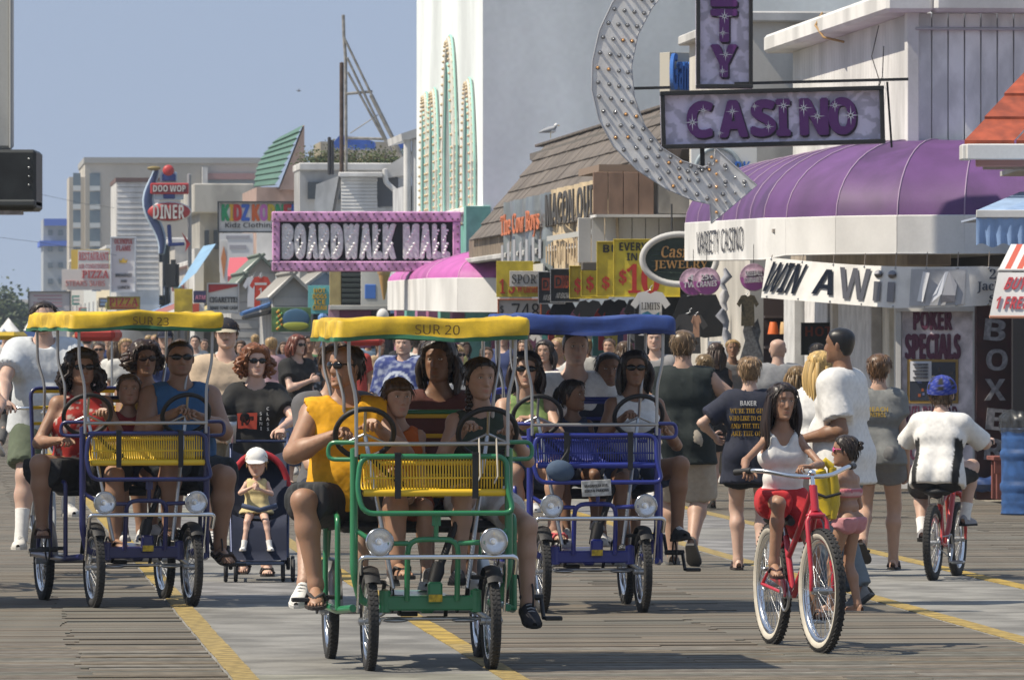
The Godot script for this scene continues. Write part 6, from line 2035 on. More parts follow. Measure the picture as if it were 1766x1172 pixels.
func right_edge() -> void:
	var t := thing("orange_roof_kiosk","kiosk with an orange shingled roof at the right edge","kiosk",Vector3(0,0,0))
	var rm: Array = []
	for k in 3: rm.append(mat(Color(0.42,0.085,0.035) * [1.0,0.88,1.1][k],0.7,"grime",1.2))
	var a := P(1664,247,61.5)
	var b := P(1700,175,62.3)
	for j in 3:
		var f0 := j / 3.0
		var f1 := (j + 1.12) / 3.0
		for k in 12:
			var m := MB.new()
			var x0 := 0.5 * k
			var p0 := a.lerp(P(1766,126,63),f0) + Vector3(x0,0,0)
			var p1 := a.lerp(P(1766,126,63),f1) + Vector3(x0,0,0)
			var off := Vector3(0,0.03 * (1.0),0)
			m.poly([p0 + off,p0 + off + Vector3(0.48,0,0),p1 + Vector3(0.48,0,0),p1])
			m.poly([p0 + off,p0 + off + Vector3(0.48,0,0),p0 + Vector3(0.48,-0.01,0),p0 + Vector3(0,-0.01,0)])
			obj("roof_tile",m,rm[(k + j) % 3],t)
		var sd := MB.new()
		var q0 := a.lerp(P(1766,126,63),f0)
		var q1 := a.lerp(P(1766,126,63),f1)
		sd.poly([q0 + Vector3(0,0.03,0),q0 + Vector3(0.3,0.03,-3),q1 + Vector3(0.3,0,-3),q1])
		obj("roof_tile",sd,rm[j],t)
	obj("fascia",MB.new().box(P(1664,256,61.4) + Vector3(3,-0.03,-0.02),Vector3(5.96,0.15,0.1),Basis.IDENTITY,0.01),white(0.7),t)
	obj("fascia",MB.new().box(P(1666,256,61.4) + Vector3(0.02,-0.03,-0.25),Vector3(0.1,0.149,0.4),Basis.IDENTITY,0.01),white(0.7),t)
	obj("trim",MB.new().box(P(1676,278,61.6) + Vector3(3,0,-0.1),Vector3(5.9,0.1,0.1),Basis.IDENTITY,0.01),mat(Color(0.4,0.22,0.2),0.7),t)
	obj("fringe",MB.new().box(P(1680,288,61.7) + Vector3(3,0,-0.15),Vector3(5.8,0.04,0.05)),mat(Color(0.35,0.3,0.25),0.8),t)
	obj("ceiling",MB.new().box(P(1690,285,61.7) + Vector3(3.3,0,-1.7),Vector3(5.7,0.05,3.2)),white(0.5),t)
	obj("counter",MB.new().box(P(1790,700,61.7) * Vector3(1,0,1) + Vector3(1.9,0.55,-2.0),Vector3(3.4,1.1,3.4),Basis.IDENTITY,0.02),mat(Color(0.06,0.02,0.02),0.6),t)
	obj("post",MB.new().box(P(1790,600,61.7) * Vector3(1,0,1) + Vector3(0.1,1.7,-0.2),Vector3(0.12,3.4,0.12)),white(0.6),t)
	var w := thing("blue_striped_awning","pale blue awning with a white band and a pleated skirt at the right edge","awning")
	var e0 := P(1684,372,60.5)
	var e1 := e0 + Vector3(4.5,0.05,0)
	for k in 18:
		var x := 0.25 * k
		var m := MB.new()
		m.poly([e0 + Vector3(x,0.05,0),e0 + Vector3(x + 0.25,0.05,0),P(1766,336,61.5) + Vector3(x + 0.25,0.04,-0.4),P(1766,336,61.5) + Vector3(x,0.04,-0.4)])
		obj("cloth_panel",m,mat(Color(0.3,0.44,0.68),0.6,"fine",1.0) if k % 2 else mat(Color(0.34,0.48,0.7),0.6,"fine",1.0),w)
	obj("white_band",MB.new().box(e0 + Vector3(2.25,0.02,0.01),Vector3(4.5,0.07,0.02),Basis.IDENTITY,0.004),white(0.72),w)
	var ps := PackedVector3Array()
	for j in 5:
		for i in 181:
			var x := 4.5 * i / 180.0
			ps.append(e0 + Vector3(x,-0.02 - 0.065 * j + (0.02 * sin(x * 30.0) if j == 4 else 0.0),0.012 * sin(x * 62.0) * (0.3 + j * 0.35)))
	obj("pleated_skirt",MB.new().grid(ps,181,5,false),mat(Color(0.27,0.42,0.72),0.6,"fine",1.0),w)
	var lining := MB.new()
	lining.box(e0 + Vector3(2.25,-0.02,-1.0),Vector3(4.5,0.02,2.0))
	obj("lining",lining,mat(Color(0.3,0.35,0.45),0.7),w)
	var r := thing("red_striped_awning","red and white striped awning with handwritten red offers on its front","awning")
	var f0 := P(1722,466,59.2)
	for k in 40:
		var x := 0.055 * k
		var m := MB.new()
		m.poly([f0 + Vector3(x,0,0),f0 + Vector3(x + 0.055,0,0),f0 + Vector3(x + 0.055 + 0.16,0.25,-0.5),f0 + Vector3(x + 0.16,0.25,-0.5)])
		obj("stripe",m,mat(Color(0.5,0.1,0.06),0.6) if k % 2 else white(0.74),r)
	var fr := MB.new()
	fr.poly([f0 + Vector3(0,-0.02,0.02),f0 + Vector3(2.2,-0.02,0.02),f0 + Vector3(2.2,-0.42,0.16),f0 + Vector3(-0.09,-0.42,0.16)])
	fr.poly([f0 + Vector3(0,-0.02,0.0),f0 + Vector3(2.2,-0.02,0.0),f0 + Vector3(2.2,-0.42,0.14),f0 + Vector3(-0.09,-0.42,0.14)])
	obj("front_board",fr,white(0.78),r)
	obj("front_rail",MB.new().rod(f0,f0 + Vector3(2.2,0,0),0.015),white(0.6),r)
	obj("bottom_rail",MB.new().tube([f0 + Vector3(-0.09,-0.43,0.15),f0 + Vector3(2.2,-0.43,0.15)],0.016,6),mat(Color(0.6,0.3,0.2),0.6),r)
	var rdm := mat(Color(0.45,0.045,0.06),0.6)
	var tb := Basis(Vector3.RIGHT,-0.34)
	text(r,"BUY 1","sansb",f0 + Vector3(0.2,-0.12,0.065),0.26,0.12,rdm,0.008,tb,0.45)
	text(r,"1 FREE","sansb",f0 + Vector3(0.12,-0.3,0.13),0.3,0.12,rdm,0.008,tb,0.3)
	text(r,"GET","sansb",f0 + Vector3(0.55,-0.12,0.065),0.2,0.12,rdm,0.008,tb,0.4)
	text(r,"WITH","sansb",f0 + Vector3(0.58,-0.3,0.13),0.26,0.14,rdm,0.008,tb,0.3)
	text(r,"PLAY TODAY","sansb",f0 + Vector3(1.2,-0.2,0.09),0.8,0.2,rdm,0.008,tb,0.3)
	var br := thing("blue_barrel","blue steel litter barrel with a clear plastic liner","barrel",P(1778,887,61.0) * Vector3(1,0,1))
	var prof := [Vector2(0.0,0.0),Vector2(0.285,0.0),Vector2(0.285,0.02)]
	for k in 34:
		var y := 0.03 + 0.78 * k / 33.0
		var rr := 0.28
		if k in [9,10,11,22,23,24]: rr = 0.294
		elif k > 24 or (k > 1 and k < 8): rr = 0.28 + 0.003 * sin(k * 2.4)
		prof.append(Vector2(rr,y))
	prof.append(Vector2(0.288,0.825)); prof.append(Vector2(0.27,0.83)); prof.append(Vector2(0.265,0.5)); prof.append(Vector2(0.0,0.5))
	obj("drum",MB.new().lathe(prof,32),mat(Color(0.035,0.11,0.32),0.45,"grime",2.0),br)
	ps = PackedVector3Array()
	for j in 7:
		for i in 40:
			var an := TAU * i / 40.0
			var rr := 0.292 + 0.012 * sin(i * 2.7 + j) - (0.03 if j > 4 else 0.0)
			ps.append(Vector3(cos(an) * rr,0.79 + 0.035 * j + 0.01 * sin(i * 1.3),sin(an) * rr))
	var liner := StandardMaterial3D.new()
	liner.albedo_color = Color(0.25,0.26,0.27,0.55)
	liner.transparency = BaseMaterial3D.TRANSPARENCY_ALPHA
	liner.roughness = 0.3
	obj("liner",MB.new().grid(ps,40,7,true),liner,br)
	var bc := thing("red_bench","faded red wooden bench beside the blue barrel","bench",P(1722,866,66.5) * Vector3(1,0,1),PH)
	var rw := mat(Color(0.23,0.075,0.06),0.8,"streak",1.5)
	for k in 3: obj("seat_board",MB.new().box(Vector3(0.3,0.43,-0.35 * k * 0.45),Vector3(0.72,0.045,0.14),Basis.IDENTITY,0.006),rw,bc)
	obj("apron",MB.new().box(Vector3(0.3,0.34,0.05),Vector3(0.7,0.14,0.03),Basis.IDENTITY,0.006),rw,bc)
	for x in [0.05,0.55]:
		for z in [0.0,-0.3]: obj("leg",MB.new().box(Vector3(x,0.2,z),Vector3(0.14,0.4,0.05),Basis.IDENTITY,0.006),rw,bc)
	var tr := thing("blue_tarp","blue tarpaulin rolled up along the foot of the poker sign","tarp",F(11.35,69.6),PH)
	ps = PackedVector3Array()
	for j in 12:
		for i in 26:
			var an := TAU * j / 11.0
			var rr := 0.085 + 0.012 * sin(i * 1.1 + j * 0.9) + 0.01 * sin(i * 0.45)
			ps.append(Vector3(-0.45 + 0.037 * i,maxf(0.085 + sin(an) * rr,0.0),cos(an) * rr * 1.3))
	obj("roll",MB.new().grid(ps,26,12,false),mat(Color(0.03,0.07,0.22),0.5,"grime",2.0),tr)
	var ends := MB.new()
	for x in [-0.455,0.48]: ends.ellip(Vector3(x,0.085,0),Vector3(0.02,0.075,0.1),Basis.IDENTITY,6,10)
	obj("roll_end",ends,mat(Color(0.02,0.05,0.16),0.5),tr)
func shop_row() -> void:
	var cs := [Color(0.5,0.48,0.45),Color(0.62,0.62,0.6),Color(0.45,0.36,0.33),Color(0.36,0.42,0.46),Color(0.6,0.55,0.42),Color(0.52,0.55,0.56),Color(0.42,0.43,0.42)]
	var nm := ["stone grey","white","dusty pink","blue grey","cream","pale grey","drab grey"]
	var D := 148.0
	var hs := [4.2,4.6,4.3,5.0,5.6,6.2,5.5,7.0,6.4,8.0,7.2,8.5,7.0,9.0]
	for k in 14:
		var L: float = [20.0,18.0,22.0,19.0,24.0,22.0,26.0,24.0,30.0,28.0,34.0,36.0,40.0,46.0][k]
		var h: float = hs[k] * 0.86
		var t := thing("shop_building","%s flat roofed shop block, number %d beyond the pink awning" % [nm[k % 7],k + 1],"building",F(10.9,D),PH,"flat roofed shops along the far walk")
		t.set_meta("label","%s flat roofed shop %s" % [nm[k % 7],["just past the pink awning","behind the pink marquee sign","under the green roof","behind the children's clothing sign","beside the diner sign","behind the diner sign arrow","left of the diner sign","behind the yellow pizza sign","behind the tall white diner board","behind the restaurant sign","left of the restaurant sign","under the concrete hotel","in the haze under the hotel's left wing","last in the row before the blue topped tower"][k]])
		var m := mat(cs[k % 7],0.8,"streak",0.25)
		obj("wall",MB.new().box(Vector3(6,h / 2,-L / 2),Vector3(12,h,L - 0.3),Basis.IDENTITY,0.02),m,t)
		obj("parapet",MB.new().box(Vector3(5.9,h + 0.06,-L / 2),Vector3(12.3,0.22,L - 0.2),Basis.IDENTITY,0.03),white(0.6),t)
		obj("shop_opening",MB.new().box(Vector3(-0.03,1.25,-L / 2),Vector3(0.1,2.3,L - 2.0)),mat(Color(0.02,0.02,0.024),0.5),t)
		var ne := 3
		for q in ne:
			var zz := -L * (q + 0.5) / ne
			if h > 4.0:
				var wn := obj("window",MB.new().box(Vector3(-0.02,3.6,zz),Vector3(0.08,1.0,1.6)),white(0.65),t)
				obj("pane",MB.new().box(Vector3(-0.045,3.6,zz),Vector3(0.06,0.84,1.4)),mat(Color(0.03,0.04,0.05),0.1),wn)
			obj("pier",MB.new().box(Vector3(-0.1,1.3,zz - L / ne * 0.5),Vector3(0.2,2.6,0.5),Basis.IDENTITY,0.01),m,t)
			if k > 1:
				var wv := obj("end_window",MB.new().box(Vector3(2.0 + 3.2 * q,h * 0.7,-0.13),Vector3(1.2,1.1,0.1)),white(0.6),t)
				obj("pane",MB.new().box(Vector3(2.0 + 3.2 * q,h * 0.7,-0.1),Vector3(1.0,0.9,0.08)),mat(Color(0.04,0.05,0.06),0.1),wv)
		var ac: Color = [Color(0.2,0.35,0.62),Color(0.5,0.5,0.48),Color(0.1,0.25,0.18),Color(0.3,0.3,0.32),Color(0.34,0.12,0.11),Color(0.5,0.42,0.2),Color(0.55,0.56,0.58)][(k * 3) % 7]
		var am := MB.new()
		am.poly([Vector3(-1.7,2.5,-0.5),Vector3(-1.7,2.5,-L + 0.5),Vector3(0,3.15,-L + 0.5),Vector3(0,3.15,-0.5)])
		am.poly([Vector3(-1.7,2.5,-0.5),Vector3(-1.7,2.5,-L + 0.5),Vector3(-1.7,2.2,-L + 0.5),Vector3(-1.7,2.2,-0.5)])
		am.poly([Vector3(-1.7,2.5,-0.5),Vector3(-1.7,2.2,-0.5),Vector3(0,2.2,-0.5),Vector3(0,3.15,-0.5)])
		am.poly([Vector3(-1.69,2.48,-0.5),Vector3(-1.69,2.48,-L + 0.5),Vector3(0,3.12,-L + 0.5),Vector3(0,3.12,-0.5)])
		obj("awning",am,mat(ac,0.75,"fine",0.5),t)
		D += L
func gable(label: String,at: Vector3,w: float,L: float,h0: float,h1: float,rm: Material,wm: Material,called := "shed") -> Node3D:
	var t := thing(called,label,"building",at,PH)
	var pl := PackedVector2Array([Vector2(0,0),Vector2(w,0),Vector2(w,h0),Vector2(w / 2,h1),Vector2(0,h0)])
	obj("wall",MB.new().prism(pl,-L,0.0),wm,t)
	for k in 6: obj("clapboard",MB.new().box(Vector3(w / 2,h0 * 0.5 + h0 * 0.5 * (k + 0.5) / 6.0,0.015),Vector3(w - 0.06,h0 * 0.5 / 6.0 - 0.02,0.025),Basis(Vector3.RIGHT,-0.06)),wm,t)
	var ang := atan2(h1 - h0,w / 2)
	for sd in [0,1]:
		var c := Vector3(w * (0.25 if sd == 0 else 0.75),(h0 + h1) / 2 + 0.05,-L / 2 + 0.1)
		obj("roof",MB.new().box(c,Vector3(w / 2 / cos(ang) + 0.25,0.08,L + 0.5),Basis(Vector3.BACK,ang if sd == 0 else -ang),0.01),rm,t)
	obj("barge_board",MB.new().tube([Vector3(-0.1,h0 - 0.02,0.1),Vector3(w / 2,h1 + 0.05,0.1),Vector3(w + 0.1,h0 - 0.02,0.1)],0.05,4),white(0.7),t)
	return t
func far_signs() -> void:
	var bk := black()
	var wh := white(0.72)
	var red := mat(Color(0.42,0.03,0.03),0.5)
	var blu := mat(Color(0.02,0.04,0.2),0.5)
	var k := board("kids_sign","long white sign with multicoloured letters for children's clothing","sign",375,347,540,401,190,white(0.86),0.25,0.0,"",mat(Color(0.02,0.025,0.03),0.5),0.04)
	var cc := [Color(0.02,0.3,0.12),Color(0.6,0.35,0.02),Color(0.5,0.03,0.03),Color(0.04,0.12,0.5),Color(0.6,0.12,0.02),Color(0.5,0.15,0.45),Color(0.5,0.4,0.02),Color(0.02,0.3,0.12),Color(0.5,0.03,0.03),Color(0.04,0.12,0.5)]
	var x := 0.04
	for q in 10:
		var ch := "KIDZKORNER"[q]
		var w: float = 0.075 if ch != "I" else 0.035
		if q == 4: x += 0.025
		put(k,ch,"sansx",x,0.09,x + w + 0.012,0.63,mat(cc[q],0.5),0.04)
		x += w + 0.008
	put(k,"Kidz Clothing  •  Toys","sans",0.08,0.68,0.92,0.88,bk,0.03)
	var d := 224.0
	var u := d / 11000.0
	var t := thing("diner_sign","tall neon style diner sign of red ovals and a blue curved arrow","sign",P(289,400,d))
	var at := func(px: float,py: float) -> Vector3: return Vector3((px - 289) * u,(400 - py) * u,0)
	var disc := func(px: float,py: float,rx: float,ry: float,m: Material,z: float,called: String) -> void:
		obj(called,MB.new().ellip(at.call(px,py) + Vector3(0,0,z),Vector3(rx * u,ry * u,0.12),Basis.IDENTITY,10,24),m,t)
	disc.call(290,294,10,10,red,0.0,"ball")
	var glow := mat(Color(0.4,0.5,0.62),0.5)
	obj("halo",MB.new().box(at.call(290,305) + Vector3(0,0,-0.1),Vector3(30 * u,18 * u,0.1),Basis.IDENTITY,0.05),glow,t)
	obj("blue_bar",MB.new().box(at.call(291,306) + Vector3(0,0,0),Vector3(24 * u,12 * u,0.1),Basis.IDENTITY,0.03),blu,t)
	obj("name_board",MB.new().box(at.call(292,325),Vector3(66 * u,19 * u,0.2),Basis.IDENTITY,0.03),red,t)
	obj("name_panel",MB.new().box(at.call(292,325) + Vector3(0,0,0.02),Vector3(60 * u,13 * u,0.2)),mat(Color(0.2,0.03,0.04),0.5),t)
	text(t,"DOO WOP","sansb",at.call(292,325) + Vector3(0,0,0.15),56 * u,11 * u,wh,0.06)
	obj("blue_bar",MB.new().box(at.call(291,338),Vector3(20 * u,9 * u,0.1),Basis.IDENTITY,0.03),blu,t)
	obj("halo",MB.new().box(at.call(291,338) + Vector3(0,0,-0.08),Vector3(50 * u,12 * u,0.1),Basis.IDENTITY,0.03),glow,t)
	disc.call(291,365,39,18,mat(Color(0.6,0.6,0.62),0.5),-0.06,"oval_rim")
	disc.call(291,365,37,16,red,0.0,"oval")
	text(t,"DINER","sansb",at.call(291,365) + Vector3(0,0,0.15),54 * u,24 * u,wh,0.08)
	var cv := []
	var rr := []
	for q in 15:
		var f := q / 14.0
		cv.append(at.call(262 + 9 * cos(f * 6.6 + 0.6) + 10 * f * f,292 + 145 * f) + Vector3(0,0,-0.05))
		rr.append((3.5 + 4 * sin(PI * f)) * u)
	obj("curve",MB.new().tube(cv,rr,8,true,0.4,Vector3(1,0,0)),mat(Color(0.03,0.05,0.14),0.5),t)
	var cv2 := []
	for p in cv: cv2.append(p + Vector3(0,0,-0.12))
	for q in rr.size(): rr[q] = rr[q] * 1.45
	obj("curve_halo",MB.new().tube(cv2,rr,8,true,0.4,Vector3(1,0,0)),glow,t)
	obj("blue_bar",MB.new().box(at.call(292,405),Vector3(7 * u,36 * u,0.1),Basis(Vector3.BACK,0.06),0.03),blu,t)
	obj("blue_bar",MB.new().box(at.call(304,421),Vector3(28 * u,6 * u,0.1),Basis(Vector3.BACK,0.05),0.03),blu,t)
	obj("arrow_head",MB.new().prism(PackedVector2Array([Vector2(313,400),Vector2(328,420),Vector2(319,434),Vector2(321,420)]),-0.05,0.05,Transform3D(Basis(Vector3(u,0,0),Vector3(0,-u,0),Vector3(0,0,1)),Vector3(-289 * u,400 * u,0))),red,t)
	disc.call(265,290,12,4,mat(Color(0.2,0.15,0.05),0.6),0.0,"record")
	obj("pole",MB.new().rod(at.call(325,300) + Vector3(0,0,-0.4),at.call(326,460) + Vector3(0,0,-0.4),0.07),mat(Color(0.3,0.3,0.32),0.5),t)
	var rs := board("restaurant_sign","white sign reading restaurant in red with a yellow border","sign",122,430,188,478,330,mat(Color(0.62,0.42,0.06),0.6),0.2,0.0)
	patch(rs,"white_panel",0.18,0.02,0.99,0.75,wh,0.02,0.04)
	put(rs,"RESTAURANT","serifb",0.2,0.1,0.98,0.38,red,0.05)
	put(rs,"AIR CONDITIONED","serif",0.2,0.52,0.98,0.68,red,0.05)
	var pz := board("pizza_sign","white panel with red pizza lettering under the restaurant sign","sign",106,464,189,500,325,mat(Color(0.6,0.55,0.52),0.6),0.2)
	put(pz,"PIZZA","serifb",0.42,0.06,0.98,0.42,red,0.05)
	put(pz,"STEAKS SUBS","sans",0.08,0.55,0.9,0.8,mat(Color(0.45,0.12,0.1),0.6),0.05)
	var ol := board("diner_board","tall white board of a pancake diner with a yellow crown","sign",190,408,234,504,300,mat(Color(0.6,0.6,0.62),0.6),0.3,0.0,"",mat(Color(0.45,0.5,0.56),0.6),0.06)
	put(ol,"OLYMPIA","serifb",0.16,0.04,0.86,0.13,red,0.05)
	put(ol,"FLAME","serifb",0.22,0.16,0.8,0.25,red,0.05)
	obj("crown",MB.new().prism(PackedVector2Array([Vector2(-0.16,-0.1),Vector2(0.16,-0.1),Vector2(0.2,0.08),Vector2(0.1,0.0),Vector2(0,0.14),Vector2(-0.1,0.0),Vector2(-0.2,0.08)]),0.0,0.04,Transform3D(Basis.IDENTITY,Vector3(0,0.18,0.02))),mat(Color(0.55,0.36,0.02),0.5),ol[0])
	put(ol,"BREAKFAST","sans",0.2,0.66,0.84,0.72,bk,0.05)
	put(ol,"AND","sans",0.4,0.77,0.64,0.82,bk,0.05)
	put(ol,"LUNCH","sans",0.3,0.88,0.74,0.94,bk,0.05)
	var oc := board("blue_letter_board","white board with tall blue letters behind the diner board","sign",232,405,280,452,310,wh,0.2)
	put(oc,"OLD","serifb",0.05,0.06,0.7,0.42,blu,0.05)
	put(oc,"KITCHEN","serifb",-0.0,0.52,0.98,0.92,blu,0.05)
	var pi := board("pizza_sign","bright yellow sign with red pizza letters above the surrey canopy","sign",184,511,241,534,215,mat(Color(0.62,0.45,0.04),0.6),0.12,0.0,"",mat(Color(0.15,0.13,0.03),0.6),0.02)
	put(pi,"PIZZA","serifb",0.06,0.12,0.95,0.72,red,0.04)
	patch(pi,"small_print",0.1,0.8,0.9,0.9,red,0.01,0.02)
	var gs := board("menu_board","grey framed white menu board behind the cyclist's head","sign",48,502,121,537,240,mat(Color(0.5,0.48,0.5),0.6),0.12,0.0,"",mat(Color(0.05,0.06,0.07),0.6),0.03)
	for q in 4: patch(gs,"small_print",0.12 + 0.1 * (q % 2),0.18 + 0.17 * q,0.8,0.25 + 0.17 * q,mat(Color(0.4,0.25,0.3),0.6),0.01,0.02)
	var cg := board("cigarette_sign","white cigarette sign with a dark red wedge across its top","sign",357,488,412,540,158,mat(Color(0.6,0.6,0.58),0.6),0.15,0.0,"",steel(),0.03)
	obj("red_wedge",MB.new().prism(PackedVector2Array([Vector2(-0.36,0.36),Vector2(0.38,0.36),Vector2(0.38,0.3),Vector2(-0.36,0.14)]),0.0,0.02,Transform3D(Basis.IDENTITY,Vector3(0,0,0.01))),red,cg[0])
	put(cg,"CIGARETTES","serifb",0.08,0.46,0.98,0.64,bk,0.03)
	put(cg,"MAKE SOME CASH","sans",0.1,0.76,0.95,0.88,bk,0.03)
	var am := board("atm_sign","small dark sign with white and pink cash machine letters","sign",333,501,355,522,178,mat(Color(0.03,0.03,0.09),0.5),0.1)
	put(am,"ATM","sansb",0.15,0.38,0.95,0.72,mat(Color(0.55,0.2,0.3),0.5),0.04)
	var fl := board("red_white_flag","red white and pale panel below the cash machine sign","flag",332,523,352,548,177,wh,0.06)
	patch(fl,"red_band",0.0,0.0,0.55,1.0,mat(Color(0.5,0.08,0.04),0.6),0.01,0.03)
	board("yellow_column","tall yellow sign column left of the cash machine sign","sign",300,498,331,556,184,mat(Color(0.66,0.5,0.04),0.7,"grime",0.5),0.3)
	for q in [[429,446,Color(0.55,0.57,0.62),"white sports jersey hung on a pole behind the red one"],[436,463,Color(0.5,0.05,0.025),"red sports jersey with a white number hung on a pole"]]:
		var g := garment(q[3],"jersey",P((q[0] + q[1]) / 2.0,503,160 if q[0] == 436 else 163),0.56,0.78,mat(q[2],0.8),"tee")
		if q[0] == 436:
			text(g,"1","serifb",Vector3(0,-0.0,0.06),0.1,0.2,wh,0.03)
			obj("name_strip",MB.new().box(Vector3(0,0.2,0.06),Vector3(0.3,0.06,0.02)),wh,g)
	var bp := thing("jersey_pole","pole that carries the sports jerseys over the walk","pole",P(450,560,161))
	obj("pole",MB.new().rod(Vector3(0,-1.9,0),Vector3(0,1.3,0),0.04),steel(),bp)
	var ba := thing("blue_cloth_awning","bright blue cloth awning sloping down over the walk by the jerseys","awning")
	var m := MB.new()
	var a := P(416,541,150)
	var b := P(516,507,156)
	m.poly([a,b,b + Vector3(0.3,0.05,-6),a + Vector3(-0.3,0.05,-6)])
	m.poly([a + Vector3(0,-0.03,0),b + Vector3(0,-0.03,0),b + Vector3(0.3,0.02,-6),a + Vector3(-0.3,0.02,-6)])
	m.tube([a,b],0.05,6)
	obj("cloth",m,mat(Color(0.12,0.27,0.62),0.7,"fine",0.6),ba)
	obj("arm",MB.new().tube([a + Vector3(0.05,-0.1,0.0),b + Vector3(0,-0.28,0)],0.05,6),mat(Color(0.06,0.055,0.05),0.6),ba)
	var b2 := thing("blue_slant_awning","pale blue slanting panel right of the diner sign","awning")
	m = MB.new()
	m.poly([P(372,420,205),P(338,470,200),P(306,497,200),P(326,462,204),P(350,424,206)])
	m.poly([P(372,420,205.1),P(338,470,200.1),P(306,497,200.1),P(326,462,204.1),P(350,424,206.1)])
	obj("cloth",m,mat(Color(0.24,0.42,0.62),0.6,"fine",0.5),b2)
	var sp := board("speaker_box","pair of black boxes on a pole under the diner sign","speaker",286,455,308,495,220,mat(Color(0.015,0.016,0.018),0.6),0.3)
	obj("second_box",MB.new().box(Vector3(0.03,0.1,0.05),Vector3(0.16,0.9,0.3)),mat(Color(0.02,0.022,0.024),0.6),sp[0])
	var aq := board("aqua_sign","aqua sign with yellow bubble letters beside the shuttered stall","sign",531,492,571,541,143,mat(Color(0.12,0.4,0.45),0.6),0.06)
	for q in 4: put(aq,["HOT","DOGS","ICE","CREAM"][q],"sansb",0.25 - 0.05 * (q % 2),0.1 + 0.2 * q,0.75 + 0.05 * (q % 2),0.26 + 0.2 * q,mat(Color(0.6,0.36,0.02),0.5),0.04)
	var gr := board("tropical_sign","colourful green tropical sign with an oval badge","sign",468,530,536,572,138,mat(Color(0.12,0.25,0.09),0.6,"grime",1.5),0.06)
	obj("badge",MB.new().ellip(Vector3(0.1,0.02,0.02),Vector3(0.3,0.22,0.03),Basis.IDENTITY,8,24),mat(Color(0.04,0.11,0.2),0.5),gr[0])
	obj("badge_band",MB.new().ellip(Vector3(0.1,-0.13,0.03),Vector3(0.28,0.1,0.03),Basis.IDENTITY,8,20),mat(Color(0.3,0.33,0.04),0.5),gr[0])
	var fm := MB.new()
	for q in 14:
		fm.col = [Color(0.5,0.2,0.03),Color(0.5,0.4,0.05),Color(0.1,0.3,0.1)][q % 3]
		fm.ellip(Vector3(-0.3 + 0.03 * (q % 4),-0.2 + 0.03 * q,0.02),Vector3(0.03,0.03,0.02),Basis.IDENTITY,4,6)
	obj("painted_flowers",fm,vmat(0.6),gr[0])
	var st := thing("shuttered_stall","stall with a tan end, dark louvred shutter and white panel under the marquee","stall",P(575,525,136) * Vector3(1,0,1),0.0)
	var uu := 136.0 / 11000.0
	var y := func(py: float) -> float: return 1.73 + (575.0 - py) * uu
	var bx := func(x0: float,y0: float,x1: float,y1: float,m2: Material,z: float,called: String) -> void:
		obj(called,MB.new().box(Vector3((x0 + x1 - 1150) * uu / 2,(y.call(y0) + y.call(y1)) / 2,z - 0.2),Vector3((x1 - x0) * uu,(y1 - y0) * uu,0.4),Basis.IDENTITY,0.01),m2,st)
	bx.call(568,455,588,526,mat(Color(0.42,0.34,0.16),0.7,"streak",0.8),0.0,"end_panel")
	bx.call(588,460,622,526,mat(Color(0.02,0.025,0.025),0.6),-0.05,"shutter_back")
	for q in 7: bx.call(589,462 + 9 * q,621,468 + 9 * q,mat(Color(0.035,0.045,0.042),0.5),0.0,"louvre")
	bx.call(622,460,672,526,white(0.66),0.0,"white_panel")
	bx.call(629,490,648,515,mat(Color(0.06,0.17,0.55),0.5),0.01,"blue_poster")
	bx.call(568,526,672,534,white(0.5),0.02,"counter")
	bx.call(585,534,640,600,mat(Color(0.18,0.03,0.09),0.6,"fine",1.0),-0.1,"lower_wall")
	bx.call(640,534,672,600,mat(Color(0.03,0.025,0.03),0.6),-0.12,"lower_wall")
	bx.call(566,526,585,600,mat(Color(0.5,0.3,0.42),0.6,"fine",1.0),-0.1,"lower_wall")
	var ic := thing("ice_cream_cone","large model ice cream cone fixed beside the stall's white panel","cone sign",P(662,480,135))
	obj("cone",MB.new().lathe([Vector2(0.02,-0.45),Vector2(0.12,0.1),Vector2(0.14,0.12),Vector2(0.0,0.12)],14),mat(Color(0.42,0.25,0.09),0.7),ic)
	obj("scoop",MB.new().ellip(Vector3(0,0.17,0),Vector3(0.15,0.16,0.15)),mat(Color(0.5,0.33,0.16),0.6),ic)
	var nb := board("candy_panel","white panel with grey lettering under the children's sign","sign",378,402,436,470,196,mat(Color(0.55,0.56,0.58),0.6),0.2)
	patch(nb,"small_print",0.2,0.06,0.9,0.13,mat(Color(0.3,0.3,0.34),0.6),0.01,0.02)
	patch(nb,"small_print",0.3,0.3,0.8,0.4,mat(Color(0.3,0.3,0.34),0.6),0.01,0.02)
	board("white_wall_panel","bright white blank panel under the children's sign","sign",442,400,472,448,195,white(0.78),0.2)
	var pa := thing("pink_awning","small faded red awning below the white candy panel","awning",P(400,460,188))
	m = MB.new()
	m.poly([Vector3(-0.15,-0.3,0.3),Vector3(0.7,-0.25,0.3),Vector3(0.6,0.3,-0.5),Vector3(-0.1,0.28,-0.5)])
	m.box(Vector3(0.28,-0.36,0.3),Vector3(0.86,0.16,0.03))
	obj("cloth",m,mat(Color(0.5,0.1,0.13),0.7),pa)
	var cn := board("cone_poster","white cone shaped cut-out poster with a red ice cream","sign",379,414,392,488,186,wh,0.06)
	obj("print",MB.new().prism(PackedVector2Array([Vector2(-0.08,0.1),Vector2(0.0,0.45),Vector2(0.08,0.1),Vector2(0.0,-0.5)]),0.0,0.02),mat(Color(0.5,0.2,0.08),0.6),cn[0])
